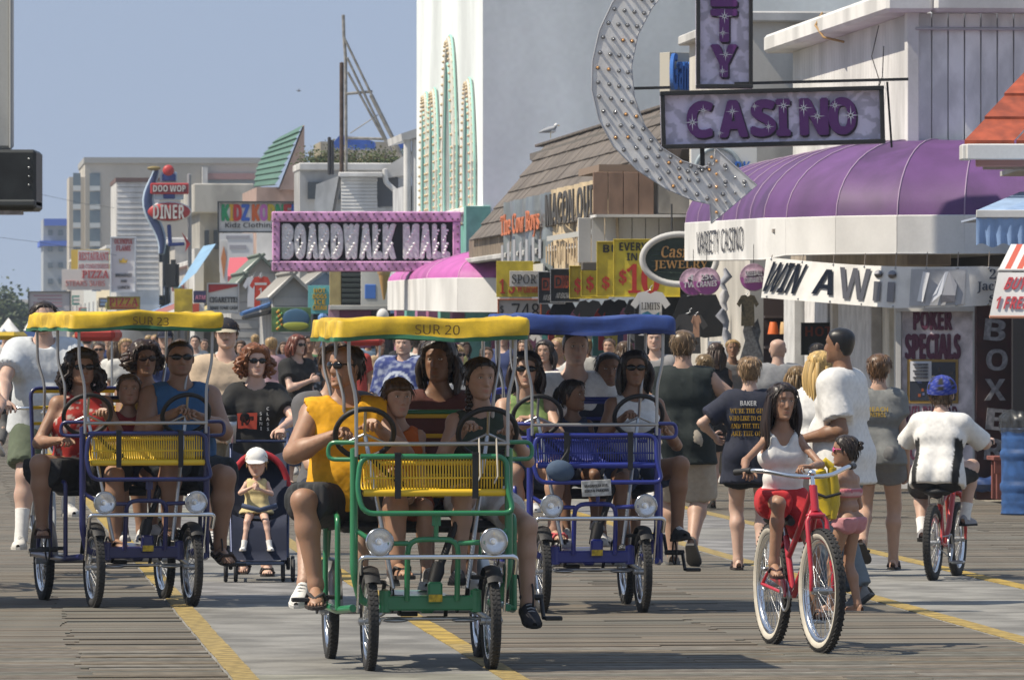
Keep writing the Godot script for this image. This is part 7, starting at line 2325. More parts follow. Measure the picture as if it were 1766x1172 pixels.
func far_buildings() -> void:
	var hz := mat(Color(0.5,0.47,0.42),0.85,"streak",0.03)
	var shade := mat(Color(0.36,0.36,0.34),0.85,"streak",0.03)
	var d := 560.0
	var u := d / 11000.0
	var t := thing("hotel","large pale concrete hotel with window strips, far off in the haze","building",P(146,575,d) * Vector3(1,0,1),PH)
	var H := 1.73 + 297 * u
	obj("wall",MB.new().box(Vector3(152 * u,H / 2,-12),Vector3(304 * u,H,24)),hz,t)
	obj("roof_edge",MB.new().box(Vector3(152 * u,H + 0.1,-12),Vector3(308 * u,0.5,24.6)),mat(Color(0.3,0.3,0.29),0.8),t)
	obj("wing",MB.new().box(Vector3(-13 * u,H * 0.46,-6),Vector3(28 * u,H * 0.92,10)),hz,t)
	for k in 9:
		var y := H - 1.6 - 1.62 * k
		if y < 1.0: continue
		for q in [[8.0,26.0,0.12],[-21.0,-8.0,1.05]]:
			var w := obj("window",MB.new().box(Vector3((q[0] + q[1]) / 2 * u,y,q[2] - 0.05),Vector3((q[1] - q[0]) * u,1.1,0.25)),mat(Color(0.12,0.16,0.19),0.15),t)
			obj("balcony_front",MB.new().box(Vector3((q[0] + q[1]) / 2 * u,y - 0.78,q[2] + 0.15),Vector3((q[1] - q[0]) * u,0.42,0.1)),mat(Color(0.5,0.53,0.54),0.6),w)
	for k in 4:
		obj("balcony_band",MB.new().box(Vector3(255 * u,H - 1.3 - 1.35 * k,0.2),Vector3(92 * u,0.55,0.6)),mat(Color(0.52,0.5,0.47) if k % 2 else Color(0.3,0.16,0.15),0.8),t)
		obj("balcony_gap",MB.new().box(Vector3(255 * u,H - 1.95 - 1.35 * k,0.03),Vector3(92 * u,0.7,0.2)),mat(Color(0.17,0.2,0.22),0.3),t)
	obj("stair_tower",MB.new().box(Vector3(206 * u,H * 0.5,0.6),Vector3(9 * u,H - 1.0,1.6)),white(0.62),t)
	var b := thing("blue_topped_tower","hazy grey building with bright blue roof bands at the far left","building",P(70,575,700) * Vector3(1,0,1),PH)
	var u2 := 700.0 / 11000.0
	var h2 := 1.73 + 198 * u2
	obj("wall",MB.new().box(Vector3(26 * u2,h2 / 2,-8),Vector3(44 * u2,h2,16)),mat(Color(0.3,0.33,0.36),0.8),b)
	for q in [[0.0,12.0,8.0,46.0],[38.0,47.0,0.0,46.0]]:
		obj("blue_band",MB.new().box(Vector3((q[2] + q[3]) / 2 * u2,h2 - (q[0] + q[1]) / 2 * u2,-7.8),Vector3((q[3] - q[2]) * u2 + 0.3,(q[1] - q[0]) * u2,17)),mat(Color(0.05,0.12,0.5),0.7),b)
	for k in 5:
		for q in 2: obj("window",MB.new().box(Vector3((16 + 18 * q) * u2,h2 - (24 + 28 * k) * u2,0.1),Vector3(8 * u2,9 * u2,0.4)),mat(Color(0.1,0.13,0.16),0.2),b)
	var s := thing("sided_building","tall white clapboard sided block behind the diner sign","building",P(199,575,305) * Vector3(1,0,1),PH)
	var u3 := 305.0 / 11000.0
	var h3 := 1.73 + 263 * u3
	obj("wall",MB.new().box(Vector3(38 * u3,h3 / 2,-5),Vector3(74 * u3,h3,10)),white(0.6),s)
	for k in 20: obj("clapboard",MB.new().box(Vector3(38 * u3,h3 - 0.16 - 0.26 * k,0.02),Vector3(72 * u3,0.22,0.06),Basis(Vector3.RIGHT,-0.12)),white(0.62),s)
	obj("roof_edge",MB.new().box(Vector3(38 * u3,h3 + 0.06,-5),Vector3(76 * u3,0.2,10.3)),mat(Color(0.12,0.07,0.06),0.8),s)
	var c := thing("slab_building","stained grey concrete block with an overhanging top right of the diner sign","building",P(336,575,240) * Vector3(1,0,1),PH)
	var u4 := 240.0 / 11000.0
	var h4 := 1.73 + 258 * u4
	obj("wall",MB.new().box(Vector3(50 * u4,h4 / 2,-6),Vector3(84 * u4,h4 - 0.2,12)),mat(Color(0.38,0.37,0.34),0.85,"streak",0.3),c)
	obj("top_slab",MB.new().box(Vector3(48 * u4,h4 - 0.55,-5.6),Vector3(104 * u4,1.1,13),Basis.IDENTITY,0.04),mat(Color(0.44,0.43,0.4),0.85,"streak",0.25),c)
	obj("white_wall",MB.new().box(Vector3(6 * u4,h4 * 0.36,-2),Vector3(16 * u4,h4 * 0.62,5)),white(0.66),c)
	for k in 3: obj("window",MB.new().box(Vector3((20 + 16 * k) * u4,h4 - 2.1,0.03),Vector3(8 * u4,0.7,0.1)),mat(Color(0.05,0.06,0.07),0.2),c)
	var g := thing("green_roof_building","building with a steep green tiled roof and a plain pink side wall","building",P(440,575,212) * Vector3(1,0,1),PH)
	var u5 := 212.0 / 11000.0
	var yb := 1.73 + (575 - 322) * u5
	var yt := 1.73 + (575 - 216) * u5
	obj("wall",MB.new().box(Vector3(46 * u5,yb / 2,-5),Vector3(88 * u5,yb - 0.02,10)),mat(Color(0.42,0.3,0.26),0.8,"streak",0.4),g)
	obj("side_wall",MB.new().prism(PackedVector2Array([Vector2(40 * u5,yb - 0.1),Vector2(83 * u5,yb - 0.1),Vector2(83 * u5,yt)]),-0.5,0.6),mat(Color(0.5,0.36,0.32),0.8,"streak",0.3),g)
	var gm := [mat(Color(0.1,0.22,0.17),0.7,"grime",0.8),mat(Color(0.12,0.25,0.2),0.7,"grime",0.9)]
	for k in 9:
		var f0 := k / 9.0
		var f1 := (k + 1) / 9.0 + 0.015
		var n0 := P(477,319,211).lerp(P(523,216,211),f0) - g.position
		var n1 := P(477,319,211).lerp(P(523,216,211),f1) - g.position
		var w0 := P(440,322,232).lerp(P(480,238,232),f0) - g.position - Vector3(0.25 * sin(PI * f0),0,0)
		var w1 := P(440,322,232).lerp(P(480,238,232),f1) - g.position - Vector3(0.25 * sin(PI * f1),0,0)
		var m := MB.new()
		var o := Vector3(-0.06,0.03,0.06)
		m.poly([n0 + o,w0 + o,w1,n1])
		m.poly([n0 + o,n0,w0,w0 + o])
		obj("roof_course",m,gm[k % 2],g,Transform3D(Basis(Vector3.UP,-PH),Vector3.ZERO))
	var mst := thing("steel_mast","tall rusty steel mast with raking braces above the rooftops","mast",P(592,300,178))
	var um := 178.0 / 11000.0
	var q := func(px: float,py: float,z := 0.0) -> Vector3: return Vector3((px - 592) * um,(300 - py) * um,z)
	var rust := mat(Color(0.1,0.065,0.05),0.8,"grime",1.0)
	var gy := mat(Color(0.34,0.33,0.31),0.6,"grime",1.0)
	obj("mast",MB.new().tube([q.call(589,300),q.call(589,108)],0.06,8),rust,mst)
	obj("mast",MB.new().tube([q.call(597,300,0.1),q.call(596,100,0.1),q.call(593,62,0.1),q.call(592,26,0.1)],0.045,8),gy,mst)
	for e in [[594,66,690,266],[599,100,676,262],[640,164,694,272],[600,125,668,250]]: obj("brace",MB.new().rod(q.call(e[0],e[1],0.2),q.call(e[2],e[3],0.2),0.035 if e[0] != 640 else 0.06,6),gy,mst)
	for e in [[598,162,642,158],[600,238,664,240],[604,230,652,198]]: obj("brace",MB.new().rod(q.call(e[0],e[1],0.15),q.call(e[2],e[3],0.15),0.04 if e[1] != 230 else 0.015,6),gy,mst)
	for px in [567.0,572.0]: obj("short_pole",MB.new().rod(q.call(px,300,-0.4),q.call(px,236 + (px - 567),-0.4),0.05,6),mat(Color(0.03,0.03,0.035),0.6),mst)
	var r1 := thing("roof_terrace","white edged flat roof with planters and blue covers under the mast","building",P(515,575,186) * Vector3(1,0,1),PH)
	var ur := 186.0 / 11000.0
	var hr := 1.73 + 288 * ur
	obj("wall",MB.new().box(Vector3(95 * ur,hr / 2,-1.6),Vector3(186 * ur,hr,3)),mat(Color(0.4,0.41,0.42),0.8,"streak",0.3),r1)
	obj("roof_edge",MB.new().box(Vector3(95 * ur,hr,-1.6),Vector3(190 * ur,0.22,3.3),Basis.IDENTITY,0.03),white(0.6),r1)
	for k in 4: obj("window",MB.new().box(Vector3((30 + 40 * k) * ur,hr - 0.7,0.03),Vector3(0.5,0.5,0.1)),mat(Color(0.06,0.07,0.08),0.2),r1)
	for e in [[575,646,236,214],[686,706,236,214]]:
		var cv := thing("blue_cover",["bright blue tarpaulin cover on the roof terrace behind the mast","scrap of blue tarpaulin at the right end of the roof terrace"][0 if e[0] == 575 else 1],"tarpaulin",P(e[0],e[2] + 20,192))
		var w: float = (e[1] - e[0]) * 192.0 / 11000.0
		obj("cloth",MB.new().prism(PackedVector2Array([Vector2(0,0),Vector2(w,0),Vector2(w,0.2),Vector2(w * 0.7,0.34),Vector2(w * 0.15,0.4),Vector2(0,0.2)]),-1.5,0.0),mat(Color(0.05,0.13,0.5),0.6,"fine",0.8),cv)
	var bb := thing("beige_block","low beige block behind the blue cover on the roof terrace","building",P(555,575,215) * Vector3(1,0,1),PH)
	obj("wall",MB.new().box(Vector3(1.3,4.1,-2),Vector3(2.7,8.2,4)),mat(Color(0.45,0.41,0.34),0.8,"streak",0.3),bb)
	var rng := RandomNumberGenerator.new()
	rng.seed = 9
	for k in 7:
		var bush := thing("roof_shrub","leafy shrub in the roof planters, %s" % ["leftmost","second from the left","left of the mast","just right of the mast","in the middle of the terrace","right of the middle","nearest the gabled eave"][k],"shrub",P(534 + 26 * k,284,189),0.0,"shrubs on the roof terrace")
		var lm := MB.new()
		for q2 in 260:
			var o := Vector3(rng.randfn() * 0.22,absf(rng.randfn()) * 0.22 + 0.02,rng.randfn() * 0.2)
			var a := rng.randf() * TAU
			var up := Vector3(cos(a),rng.randf_range(-0.3,1.0),sin(a)).normalized()
			var sx := up.cross(Vector3(rng.randf(),rng.randf(),rng.randf() + 0.1)).normalized()
			lm.col = [Color(0.045,0.075,0.02),Color(0.08,0.1,0.03),Color(0.11,0.1,0.04)][q2 % 3]
			lm.poly([o - sx * 0.03,o + up * 0.05,o + sx * 0.03,o - up * 0.05])
		obj("leaves",lm,vmat(0.7),bush)
		obj("stem",MB.new().rod(Vector3(0,-0.2,0),Vector3(0.02,0.3,0),0.015,5),rust,bush)
	var wg := thing("clapboard_house","white clapboard upper storey with a wide eave left of the arcade","building",P(588,575,168) * Vector3(1,0,1),0.0)
	var uw := 168.0 / 11000.0
	var fx := func(px: float) -> float: return (px - 588) * uw
	var fy := func(py: float) -> float: return 1.73 + (575 - py) * uw
	obj("wall",MB.new().box(Vector3(fx.call(620),fy.call(440),-2.5),Vector3(64 * uw,150 * uw,5)),white(0.6),wg)
	for k in 11: obj("clapboard",MB.new().box(Vector3(fx.call(619),fy.call(309 + 6 * k),0.02),Vector3(62 * uw,5.2 * uw,0.05),Basis(Vector3.RIGHT,-0.2)),white(0.7),wg)
	obj("side_roof",MB.new().prism(PackedVector2Array([Vector2(fx.call(541),fy.call(366)),Vector2(fx.call(572),fy.call(366)),Vector2(fx.call(584),fy.call(303)),Vector2(fx.call(545),fy.call(318))]),-3.0,0.0),mat(Color(0.5,0.51,0.52),0.8,"streak",0.5),wg)
	obj("roof_edge",MB.new().box(Vector3(fx.call(622),fy.call(301),-2.3),Vector3(76 * uw,0.12,5.2),Basis.IDENTITY,0.02),white(0.7),wg)
	obj("dark_bay",MB.new().box(Vector3(fx.call(668),fy.call(330),-1.6),Vector3(36 * uw,50 * uw,2.0)),mat(Color(0.08,0.09,0.11),0.4),wg)
	obj("eave",MB.new().prism(PackedVector2Array([Vector2(fx.call(664),fy.call(288)),Vector2(fx.call(708),fy.call(262)),Vector2(fx.call(712),fy.call(300)),Vector2(fx.call(668),fy.call(306))]),-2.5,0.1),white(0.55),wg)
	obj("downpipe",MB.new().tube(bent([Vector3(fx.call(664),fy.call(292),0.15),Vector3(fx.call(665),fy.call(314),0.15),Vector3(fx.call(690),fy.call(336),0.2),Vector3(fx.call(690),fy.call(380),0.2)],0.1),0.07,8),white(0.68),wg)
	var por := thing("porch_tower","narrow white columned porch end beside the green arches","building",P(696,575,150) * Vector3(1,0,1),PH)
	var up2 := 150.0 / 11000.0
	obj("wall",MB.new().box(Vector3(14 * up2,2.6,-2.0),Vector3(24 * up2,5.2,4.0)),mat(Color(0.5,0.51,0.53),0.8,"streak",0.4),por)
	obj("roof",MB.new().prism(PackedVector2Array([Vector2(-6 * up2,1.73 + 344 * up2),Vector2(30 * up2,1.73 + 356 * up2),Vector2(34 * up2,1.73 + 340 * up2),Vector2(-4 * up2,1.73 + 332 * up2)]),-4.4,0.3),white(0.6),por)
	for k in 2: obj("column",MB.new().rod(Vector3((6 + 14 * k) * up2,3.2,0.1),Vector3((6 + 14 * k) * up2,6.3,0.1),0.09),white(0.74),por)
	var grn := mat(Color(0.16,0.2,0.17),0.8,"streak",0.5)
	var gry := mat(Color(0.3,0.29,0.27),0.8,"streak",0.5)
	for e in [[398,446,505,478,165,0,"small stall with a green grey roof behind the jerseys"],[470,540,512,478,152,1,"wide stall with a weathered grey roof left of the aqua sign"],[425,475,470,446,176,0,"green roofed stall just left of the marquee sign"],[520,600,500,470,158,1,"grey roofed stall behind the aqua sign"]]:
		var dd: float = e[4]
		var ug := dd / 11000.0
		gable(e[6],P(e[0],575,dd) * Vector3(1,0,1),(e[1] - e[0]) * ug,6.0,1.73 + (575 - e[2]) * ug,1.73 + (575 - e[3]) * ug,grn if e[5] == 0 else gry,white(0.45),"gabled_stall")
	for e in [[14,548,36,0,330],[54,543,26,1,300],[6,566,30,2,260]]:
		var dd: float = e[4]
		var ut := dd / 11000.0
		var tn := thing("beach_tent",["white peaked tent at the far left","white tent with a blue band beside the menu board","blue grey tent low at the far left edge"][e[3]],"tent",P(e[0],575,dd) * Vector3(1,0,1))
		var w: float = e[2] * ut
		var hh: float = 1.73 + (575 - e[1]) * ut
		obj("roof",MB.new().lathe([Vector2(w * 0.72,hh * 0.72),Vector2(w * 0.3,hh * 0.88),Vector2(0.01,hh)],4,Transform3D(Basis(Vector3.UP,PI / 4),Vector3.ZERO)),white(0.7) if e[3] < 2 else mat(Color(0.12,0.18,0.3),0.7),tn)
		obj("wall",MB.new().box(Vector3(0,hh * 0.36,0),Vector3(w,hh * 0.7,w)),mat([Color(0.4,0.42,0.42),Color(0.08,0.16,0.42),Color(0.1,0.14,0.22)][e[3]],0.7),tn)
	for k in 5:
		var tr := thing("far_tree","hazy green tree at the far left, %s" % ["leftmost","second from the left","behind the white tent","right of the white tent","smallest, by the tower's foot"][k],"tree",P(-16 + 17 * k,575,480) * Vector3(1,0,1),0.0,"trees at the far left")
		var hh: float = [3.4,4.3,3.6,2.8,2.4][k]
		var lm := MB.new()
		for q2 in 420:
			var o := Vector3(rng.randfn() * 0.75,hh + rng.randfn() * 0.6,rng.randfn() * 0.7)
			if rng.randf() < 0.5: o += Vector3(0.6 * sin(k * 3.0 + q2),-0.4,0)
			var a := rng.randf() * TAU
			var up := Vector3(cos(a),rng.randf_range(-0.3,1.0),sin(a)).normalized()
			var sx := up.cross(Vector3(rng.randf(),rng.randf(),rng.randf() + 0.1)).normalized()
			lm.col = [Color(0.035,0.06,0.02),Color(0.06,0.085,0.03),Color(0.05,0.07,0.035)][q2 % 3]
			lm.poly([o - sx * 0.12,o + up * 0.2,o + sx * 0.12,o - up * 0.2])
		obj("crown",lm,vmat(0.7),tr)
		obj("trunk",MB.new().tube([Vector3.ZERO,Vector3(0.1,hh * 0.5,0),Vector3(0,hh,0)],[0.2,0.14,0.05],7),mat(Color(0.08,0.06,0.045),0.9),tr)
	var lf := thing("low_pavilion","low white flat roofed pavilion at the far left horizon","building",P(20,575,620) * Vector3(1,0,1),PH)
	obj("wall",MB.new().box(Vector3(1.0,2.4,-4),Vector3(7.0,4.8,8)),white(0.6),lf)
	obj("roof_edge",MB.new().box(Vector3(1.0,4.9,-4),Vector3(7.4,0.3,8.4)),white(0.7),lf)
	var sc := [Color(0.6,0.6,0.6),Color(0.4,0.1,0.09),Color(0.1,0.18,0.4),Color(0.6,0.48,0.1),Color(0.1,0.3,0.26),Color(0.5,0.28,0.32),Color(0.06,0.06,0.07)]
	var sn := ["white","red","blue","yellow","green","pink","black"]
	for k in 22:
		var px := 112.0 + 11.5 * k
		var py := 488.0 + 17.0 * ((k * 5) % 4) + 4.0 * (k % 3)
		var dd := 112000.0 / (px + 98.0)
		var bd := board("small_shop_sign","small faded %s sign board on the far shop fronts, %s from the left" % [sn[(k * 4) % 7],nth(k)],"sign",px,py,px + 16.0 + 5.0 * (k % 3),py + 10.0 + 7.0 * (k % 2),dd,mat(sc[(k * 4) % 7],0.7,"fine",0.8),0.12,0.0,"small sign boards on the far fronts")
		for pq in 2: patch(bd,"faded_print",0.12,0.2 + 0.35 * pq,0.88 - 0.2 * pq,0.42 + 0.35 * pq,mat(sc[(k * 4 + 3) % 7],0.7),0.01,0.02)
		obj("bracket",MB.new().rod(Vector3(bd[1] / 2,0,-0.05),Vector3(bd[1] / 2 + 0.5,0.1,-0.05),0.03,5),steel(),bd[0])
	for e in [[128,198,566,588,78,Color(0.4,0.03,0.02),"red surrey canopy deep in the crowd left of the nearer surrey"],[-30,30,572,586,70,Color(0.6,0.42,0.03),"yellow surrey canopy at the left edge behind the cyclist"],[548,562,540,600,105,Color(0.14,0.28,0.58),"blue umbrella in the crowd beside the yellow canopy"],[590,660,580,596,84,Color(0.4,0.03,0.02),"red surrey canopy seen under the yellow one"]]:
		var a := P(e[0],e[3],e[4])
		var b2 := P(e[1],e[2],e[4])
		var cn := thing("surrey_canopy",e[6],"canopy",Vector3((a.x + b2.x) / 2,0,-e[4]))
		var w: float = b2.x - a.x
		obj("cloth",MB.new().box(Vector3(0,(a.y + b2.y) / 2,-0.7),Vector3(w,b2.y - a.y,1.5),Basis.IDENTITY,0.05),mat(e[5],0.7,"fine",0.8),cn)
		for sd in [-1.0,1.0]: obj("post",MB.new().rod(Vector3(sd * w * 0.42,0.3,0),Vector3(sd * w * 0.42,a.y,0),0.015,6),steel(),cn)
	var lp := thing("post_sign","grey post with a dark metal box sign on it, close by at the left","sign post",P(0,319,21.5) * Vector3(1,0,1))
	var ul := 21.5 / 11000.0
	obj("post",MB.new().box(Vector3(2 * ul,3.4,0.0),Vector3(40 * ul,2.1,0.09),Basis.IDENTITY,0.012),mat(Color(0.46,0.47,0.46),0.5,"streak",1.0),lp)
	obj("post_edge",MB.new().box(Vector3(20 * ul,3.4,0.05),Vector3(5 * ul,2.1,0.03),Basis.IDENTITY,0.004),mat(Color(0.3,0.31,0.31),0.5),lp)
	var yl := 1.73 + (575 - 312) * ul
	obj("box",MB.new().box(Vector3(-32 * ul,yl,0.02),Vector3(200 * ul,104 * ul,0.3),Basis.IDENTITY,0.01),mat(Color(0.028,0.032,0.033),0.5,"grime",2.0),lp)
	obj("lip",MB.new().box(Vector3(-33 * ul,yl - 40 * ul,0.04),Vector3(202 * ul,12 * ul,0.3),Basis.IDENTITY,0.006),mat(Color(0.05,0.055,0.055),0.5),lp)
	obj("label",MB.new().box(Vector3(22 * ul,yl - 55 * ul,0.1),Vector3(40 * ul,8 * ul,0.1)),mat(Color(0.45,0.42,0.42),0.6,"grime",9.0),lp)
	for k in 4: obj("rivet",MB.new().ellip(Vector3(56 * ul,yl + (36 - 15 * k) * ul,0.17),Vector3(0.004,0.004,0.004),Basis.IDENTITY,4,6),steel(),lp)
	obj("lower_post",MB.new().box(Vector3(-70 * ul,1.0,0),Vector3(0.1,2.2,0.1),Basis.IDENTITY,0.01),steel(),lp)
const LIGHT := Color(0.52,0.345,0.265)
const MID := Color(0.41,0.255,0.18)
const TAN := Color(0.3,0.17,0.108)
const BROWN := Color(0.2,0.105,0.06)
const WHITE := Color(0.8,0.8,0.79)
const BLACK := Color(0.013,0.013,0.015)
const NAVY := Color(0.013,0.018,0.04)
const DKHAIR := Color(0.022,0.014,0.01)
const BRHAIR := Color(0.07,0.04,0.02)
const BLOND := Color(0.3,0.2,0.09)
const RED := Color(0.5,0.02,0.025)
const SHADES := Color(0.006,0.006,0.007)
func who(label: String,at: Vector3,yaw: float,sp: Dictionary) -> Dictionary:
	sp.label = label
	sp.at = at
	sp.yaw = yaw
	queue_person(sp)
	return sp
func stride(sp: Dictionary,amount := 0.28,left_first := true,lift := 0.1) -> Dictionary:
	var f: float = sp.get("h",1.72) / 1.75
	var a := Vector3(0.09,0.075,amount * 0.75) * f
	var b := Vector3(-0.09,0.075 + lift,-amount * 1.15) * f
	if not left_first:
		a.x *= -1; b.x *= -1
	var ta := Vector3(0.08,0,1)
	var tb := Vector3(-0.08,-0.75,1)
	if left_first: sp.merge({"fl":a,"fr":b,"tl":ta,"tr":tb})
	else: sp.merge({"fr":a,"fl":b,"tr":ta,"tl":tb})
	if not sp.has("hip"): sp.hip = Vector3(0,sp.get("h",1.72) * 0.512,0)
	return sp
func rider(label: String,s: Node3D,x: float,z: float,sp: Dictionary) -> Dictionary:
	var y: float = 0.84 if z > -1.0 else 0.9
	if not sp.has("hip"): sp.hip = Vector3(0,y,0)
	return who(label,s.transform * Vector3(x,0,z),s.rotation.y + sp.get("turn",0.0),sp)
func everybody(green: Node3D,blue: Node3D,left: Node3D) -> void:
	var near := 0.0155
	var onwheel := {"hl":Vector3(0.15,1.22,0.39),"hr":Vector3(-0.15,1.22,0.39),"pl":Vector3(-0.3,-0.7,0.4),"pr":Vector3(0.3,-0.7,0.4),"curl":1.2,"el":Vector3(0.9,-0.5,-0.3),"er":Vector3(-0.9,-0.5,-0.3)}
	rider("man in an orange sleeveless shirt driving the green surrey",green,-0.37,-0.66,{"h":1.8,"g":1.1,"mus":1.2,"res":near,"skin":TAN * 1.12,"hy":-1.0,"lean":-0.03,"hair":{"style":"balding","col":DKHAIR},"glasses":SHADES,
		"hl":Vector3(0.14,1.23,0.36),"hr":Vector3(-0.11,1.2,0.35),"pl":Vector3(-0.3,-0.7,0.4),"pr":Vector3(0.3,-0.7,0.4),"curl":1.1,"el":Vector3(0.7,-0.9,-0.1),"er":Vector3(-0.9,-0.8,-0.1),
		"fr":Vector3(-0.2,0.43,0.42),"fl":Vector3(0.22,0.54,0.46),"kr":Vector3(-0.3,0.8,0.4),"kl":Vector3(0.15,0.8,0.4),"tr":Vector3(-0.1,-0.25,1),
		"top":{"type":"sleeveless","col":Color(0.82,0.41,0.008),"hem":-0.03,"loose":0.016,"arm":0.062,"armx":0.06,"neck":0.03,"wrinkle":0.02},"bot":{"type":"shorts","col":Color(0.035,0.037,0.042),"len":0.86,"loose":0.025},"shoe":{"style":"flip","col":Color(0.05,0.045,0.045),"sole":Color(0.06,0.05,0.045)}})
	rider("child with a headband between the two drivers of the green surrey",green,-0.1,-0.68,{"h":1.34,"res":0.016,"fem":true,"bust":0.0,"skin":MID,"hy":0.25,"hair":{"style":"fringe","col":BRHAIR},"hl":Vector3(0.06,0.9,0.28),"hr":Vector3(-0.04,0.9,0.28),
		"fl":Vector3(0.12,0.5,0.34),"fr":Vector3(-0.06,0.48,0.36),"top":{"type":"tank","col":Color(0.55,0.13,0.02),"hem":0.02},"bot":{"type":"shorts","col":Color(0.3,0.08,0.04),"len":0.5},"shoe":{"style":"sneaker","col":Color(0.25,0.24,0.24)}})
	rider("young woman with a long dark braid driving the right side of the green surrey",green,0.33,-0.64,{"h":1.64,"fem":true,"g":0.95,"res":near,"skin":MID,"hy":0.28,"hp":0.03,"hair":{"style":"braid","col":DKHAIR},
		"hl":Vector3(0.14,1.2,0.36),"hr":Vector3(-0.13,1.22,0.36),"pl":Vector3(-0.3,-0.7,0.4),"pr":Vector3(0.3,-0.7,0.4),"curl":1.2,"el":Vector3(0.6,-1,-0.2),"er":Vector3(-0.6,-1,-0.2),
		"fl":Vector3(0.21,0.33,0.36),"fr":Vector3(-0.16,0.5,0.42),"kl":Vector3(0.2,0.6,0.6),"tl":Vector3(0.1,-0.35,1),
		"top":{"type":"tank","col":Color(0.035,0.05,0.035),"col2":Color(0.4,0.4,0.36),"hem":0.0,"loose":0.008},"bot":{"type":"shorts","col":Color(0.6,0.6,0.62),"len":0.42,"loose":0.014},"shoe":{"style":"sneaker","col":Color(0.02,0.022,0.03),"sole":Color(0.012,0.012,0.014),"trim":Color(0.3,0.32,0.36)}})
	rider("dark haired rider on the rear bench of the green surrey behind the braid",green,0.2,-1.42,{"h":1.72,"res":0.022,"skin":BROWN,"hy":-0.4,"hair":{"style":"bob","col":DKHAIR,"len":0.16},"hl":Vector3(0.1,0.95,0.35),"hr":Vector3(-0.1,0.95,0.35),"fl":Vector3(0.12,0.45,0.42),"fr":Vector3(-0.1,0.45,0.42),"top":{"type":"tee","col":Color(0.1,0.03,0.025)},"bot":{"type":"shorts","col":NAVY}})
	rider("rider in white shoes on the green surrey's rear bench",green,-0.36,-1.42,{"h":1.7,"res":0.022,"skin":MID,"hp":0.2,"hair":{"style":"short","col":BRHAIR},"hl":Vector3(0.1,0.95,0.35),"hr":Vector3(-0.1,0.95,0.35),"fr":Vector3(-0.22,0.42,0.62),"fl":Vector3(0.1,0.48,0.42),"kr":Vector3(-0.2,0.8,0.5),"tr":Vector3(-0.35,-0.35,1),"top":{"type":"tee","col":Color(0.12,0.12,0.13)},"bot":{"type":"shorts","col":NAVY},"shoe":{"style":"sneaker","col":WHITE,"sole":WHITE}})
	rider("woman with curly dark hair in a red flowered halter top driving the left surrey",left,-0.27,-0.66,{"h":1.68,"fem":true,"g":1.22,"res":near,"skin":TAN,"hair":{"style":"curly","col":DKHAIR,"len":0.2},"glasses":SHADES,"hy":0.05,
		"hl":Vector3(0.1,1.2,0.36),"hr":Vector3(-0.2,1.05,0.3),"pl":Vector3(-0.3,-0.7,0.4),"pr":Vector3(0.3,-0.7,0.4),"curl":1.1,"el":Vector3(0.6,-1,-0.2),"er":Vector3(-0.7,-1,-0.2),
		"fr":Vector3(-0.3,0.5,0.24),"fl":Vector3(0.14,0.42,0.42),"kr":Vector3(-0.4,0.7,0.6),"top":{"type":"tank","col":Color(0.42,0.025,0.02),"col2":Color(0.6,0.5,0.45),"pat":"floral","hem":0.0,"arm":0.09,"armx":0.03},"bot":{"type":"skirt","col":BLACK,"len":0.9,"loose":0.02},"shoe":{"style":"flip","col":Color(0.06,0.03,0.02),"sole":Color(0.06,0.03,0.02)}})
	rider("girl in a dark red top on the front bench of the left surrey",left,0.04,-0.66,{"h":1.28,"fem":true,"bust":0.0,"res":0.016,"skin":TAN,"hy":-0.1,"hair":{"style":"pony","col":BRHAIR},"hl":Vector3(0.16,0.98,0.3),"hr":Vector3(-0.14,1.02,0.3),"fl":Vector3(0.1,0.5,0.32),"fr":Vector3(-0.1,0.46,0.36),"top":{"type":"tank","col":Color(0.25,0.02,0.02),"hem":0.0},"bot":{"type":"shorts","col":NAVY,"len":0.5}})
	rider("heavy man in a blue tank top on the right of the left surrey",left,0.37,-0.64,{"h":1.84,"g":1.28,"mus":1.25,"belly":0.06,"res":near,"skin":TAN * 0.95,"hair":{"style":"buzz","col":DKHAIR},"glasses":SHADES,"stubble":0.4,"hy":-0.06,
		"hl":Vector3(0.04,1.2,0.4),"hr":Vector3(-0.12,1.22,0.4),"pl":Vector3(-0.3,-0.7,0.4),"pr":Vector3(0.3,-0.7,0.4),"curl":1.2,"el":Vector3(0.8,-0.8,-0.1),"er":Vector3(-0.7,-0.9,-0.1),
		"fl":Vector3(0.19,0.37,0.36),"fr":Vector3(-0.16,0.5,0.42),"kl":Vector3(0.15,0.6,0.6),"tl":Vector3(0.15,-0.25,1),"top":{"type":"sleeveless","col":Color(0.035,0.12,0.27),"hem":-0.02,"arm":0.085,"armx":0.035,"wrinkle":0.014},"bot":{"type":"shorts","col":Color(0.02,0.025,0.035),"len":0.8,"loose":0.03},"shoe":{"style":"sandal","col":Color(0.05,0.03,0.02),"sole":Color(0.03,0.025,0.02)}})
	rider("older woman with short dark hair and glasses on the rear bench of the left surrey",left,0.3,-1.42,{"h":1.66,"fem":true,"g":1.15,"res":0.02,"skin":TAN,"hair":{"style":"curly","col":Color(0.03,0.016,0.012),"len":0.06},"glasses":Color(0.04,0.02,0.015),"hy":0.05,"hl":Vector3(0.1,1.0,0.35),"hr":Vector3(-0.1,1.0,0.35),"fl":Vector3(0.12,0.45,0.42),"fr":Vector3(-0.1,0.45,0.42),"top":{"type":"tank","col":Color(0.35,0.2,0.02)},"bot":{"type":"shorts","col":NAVY}})
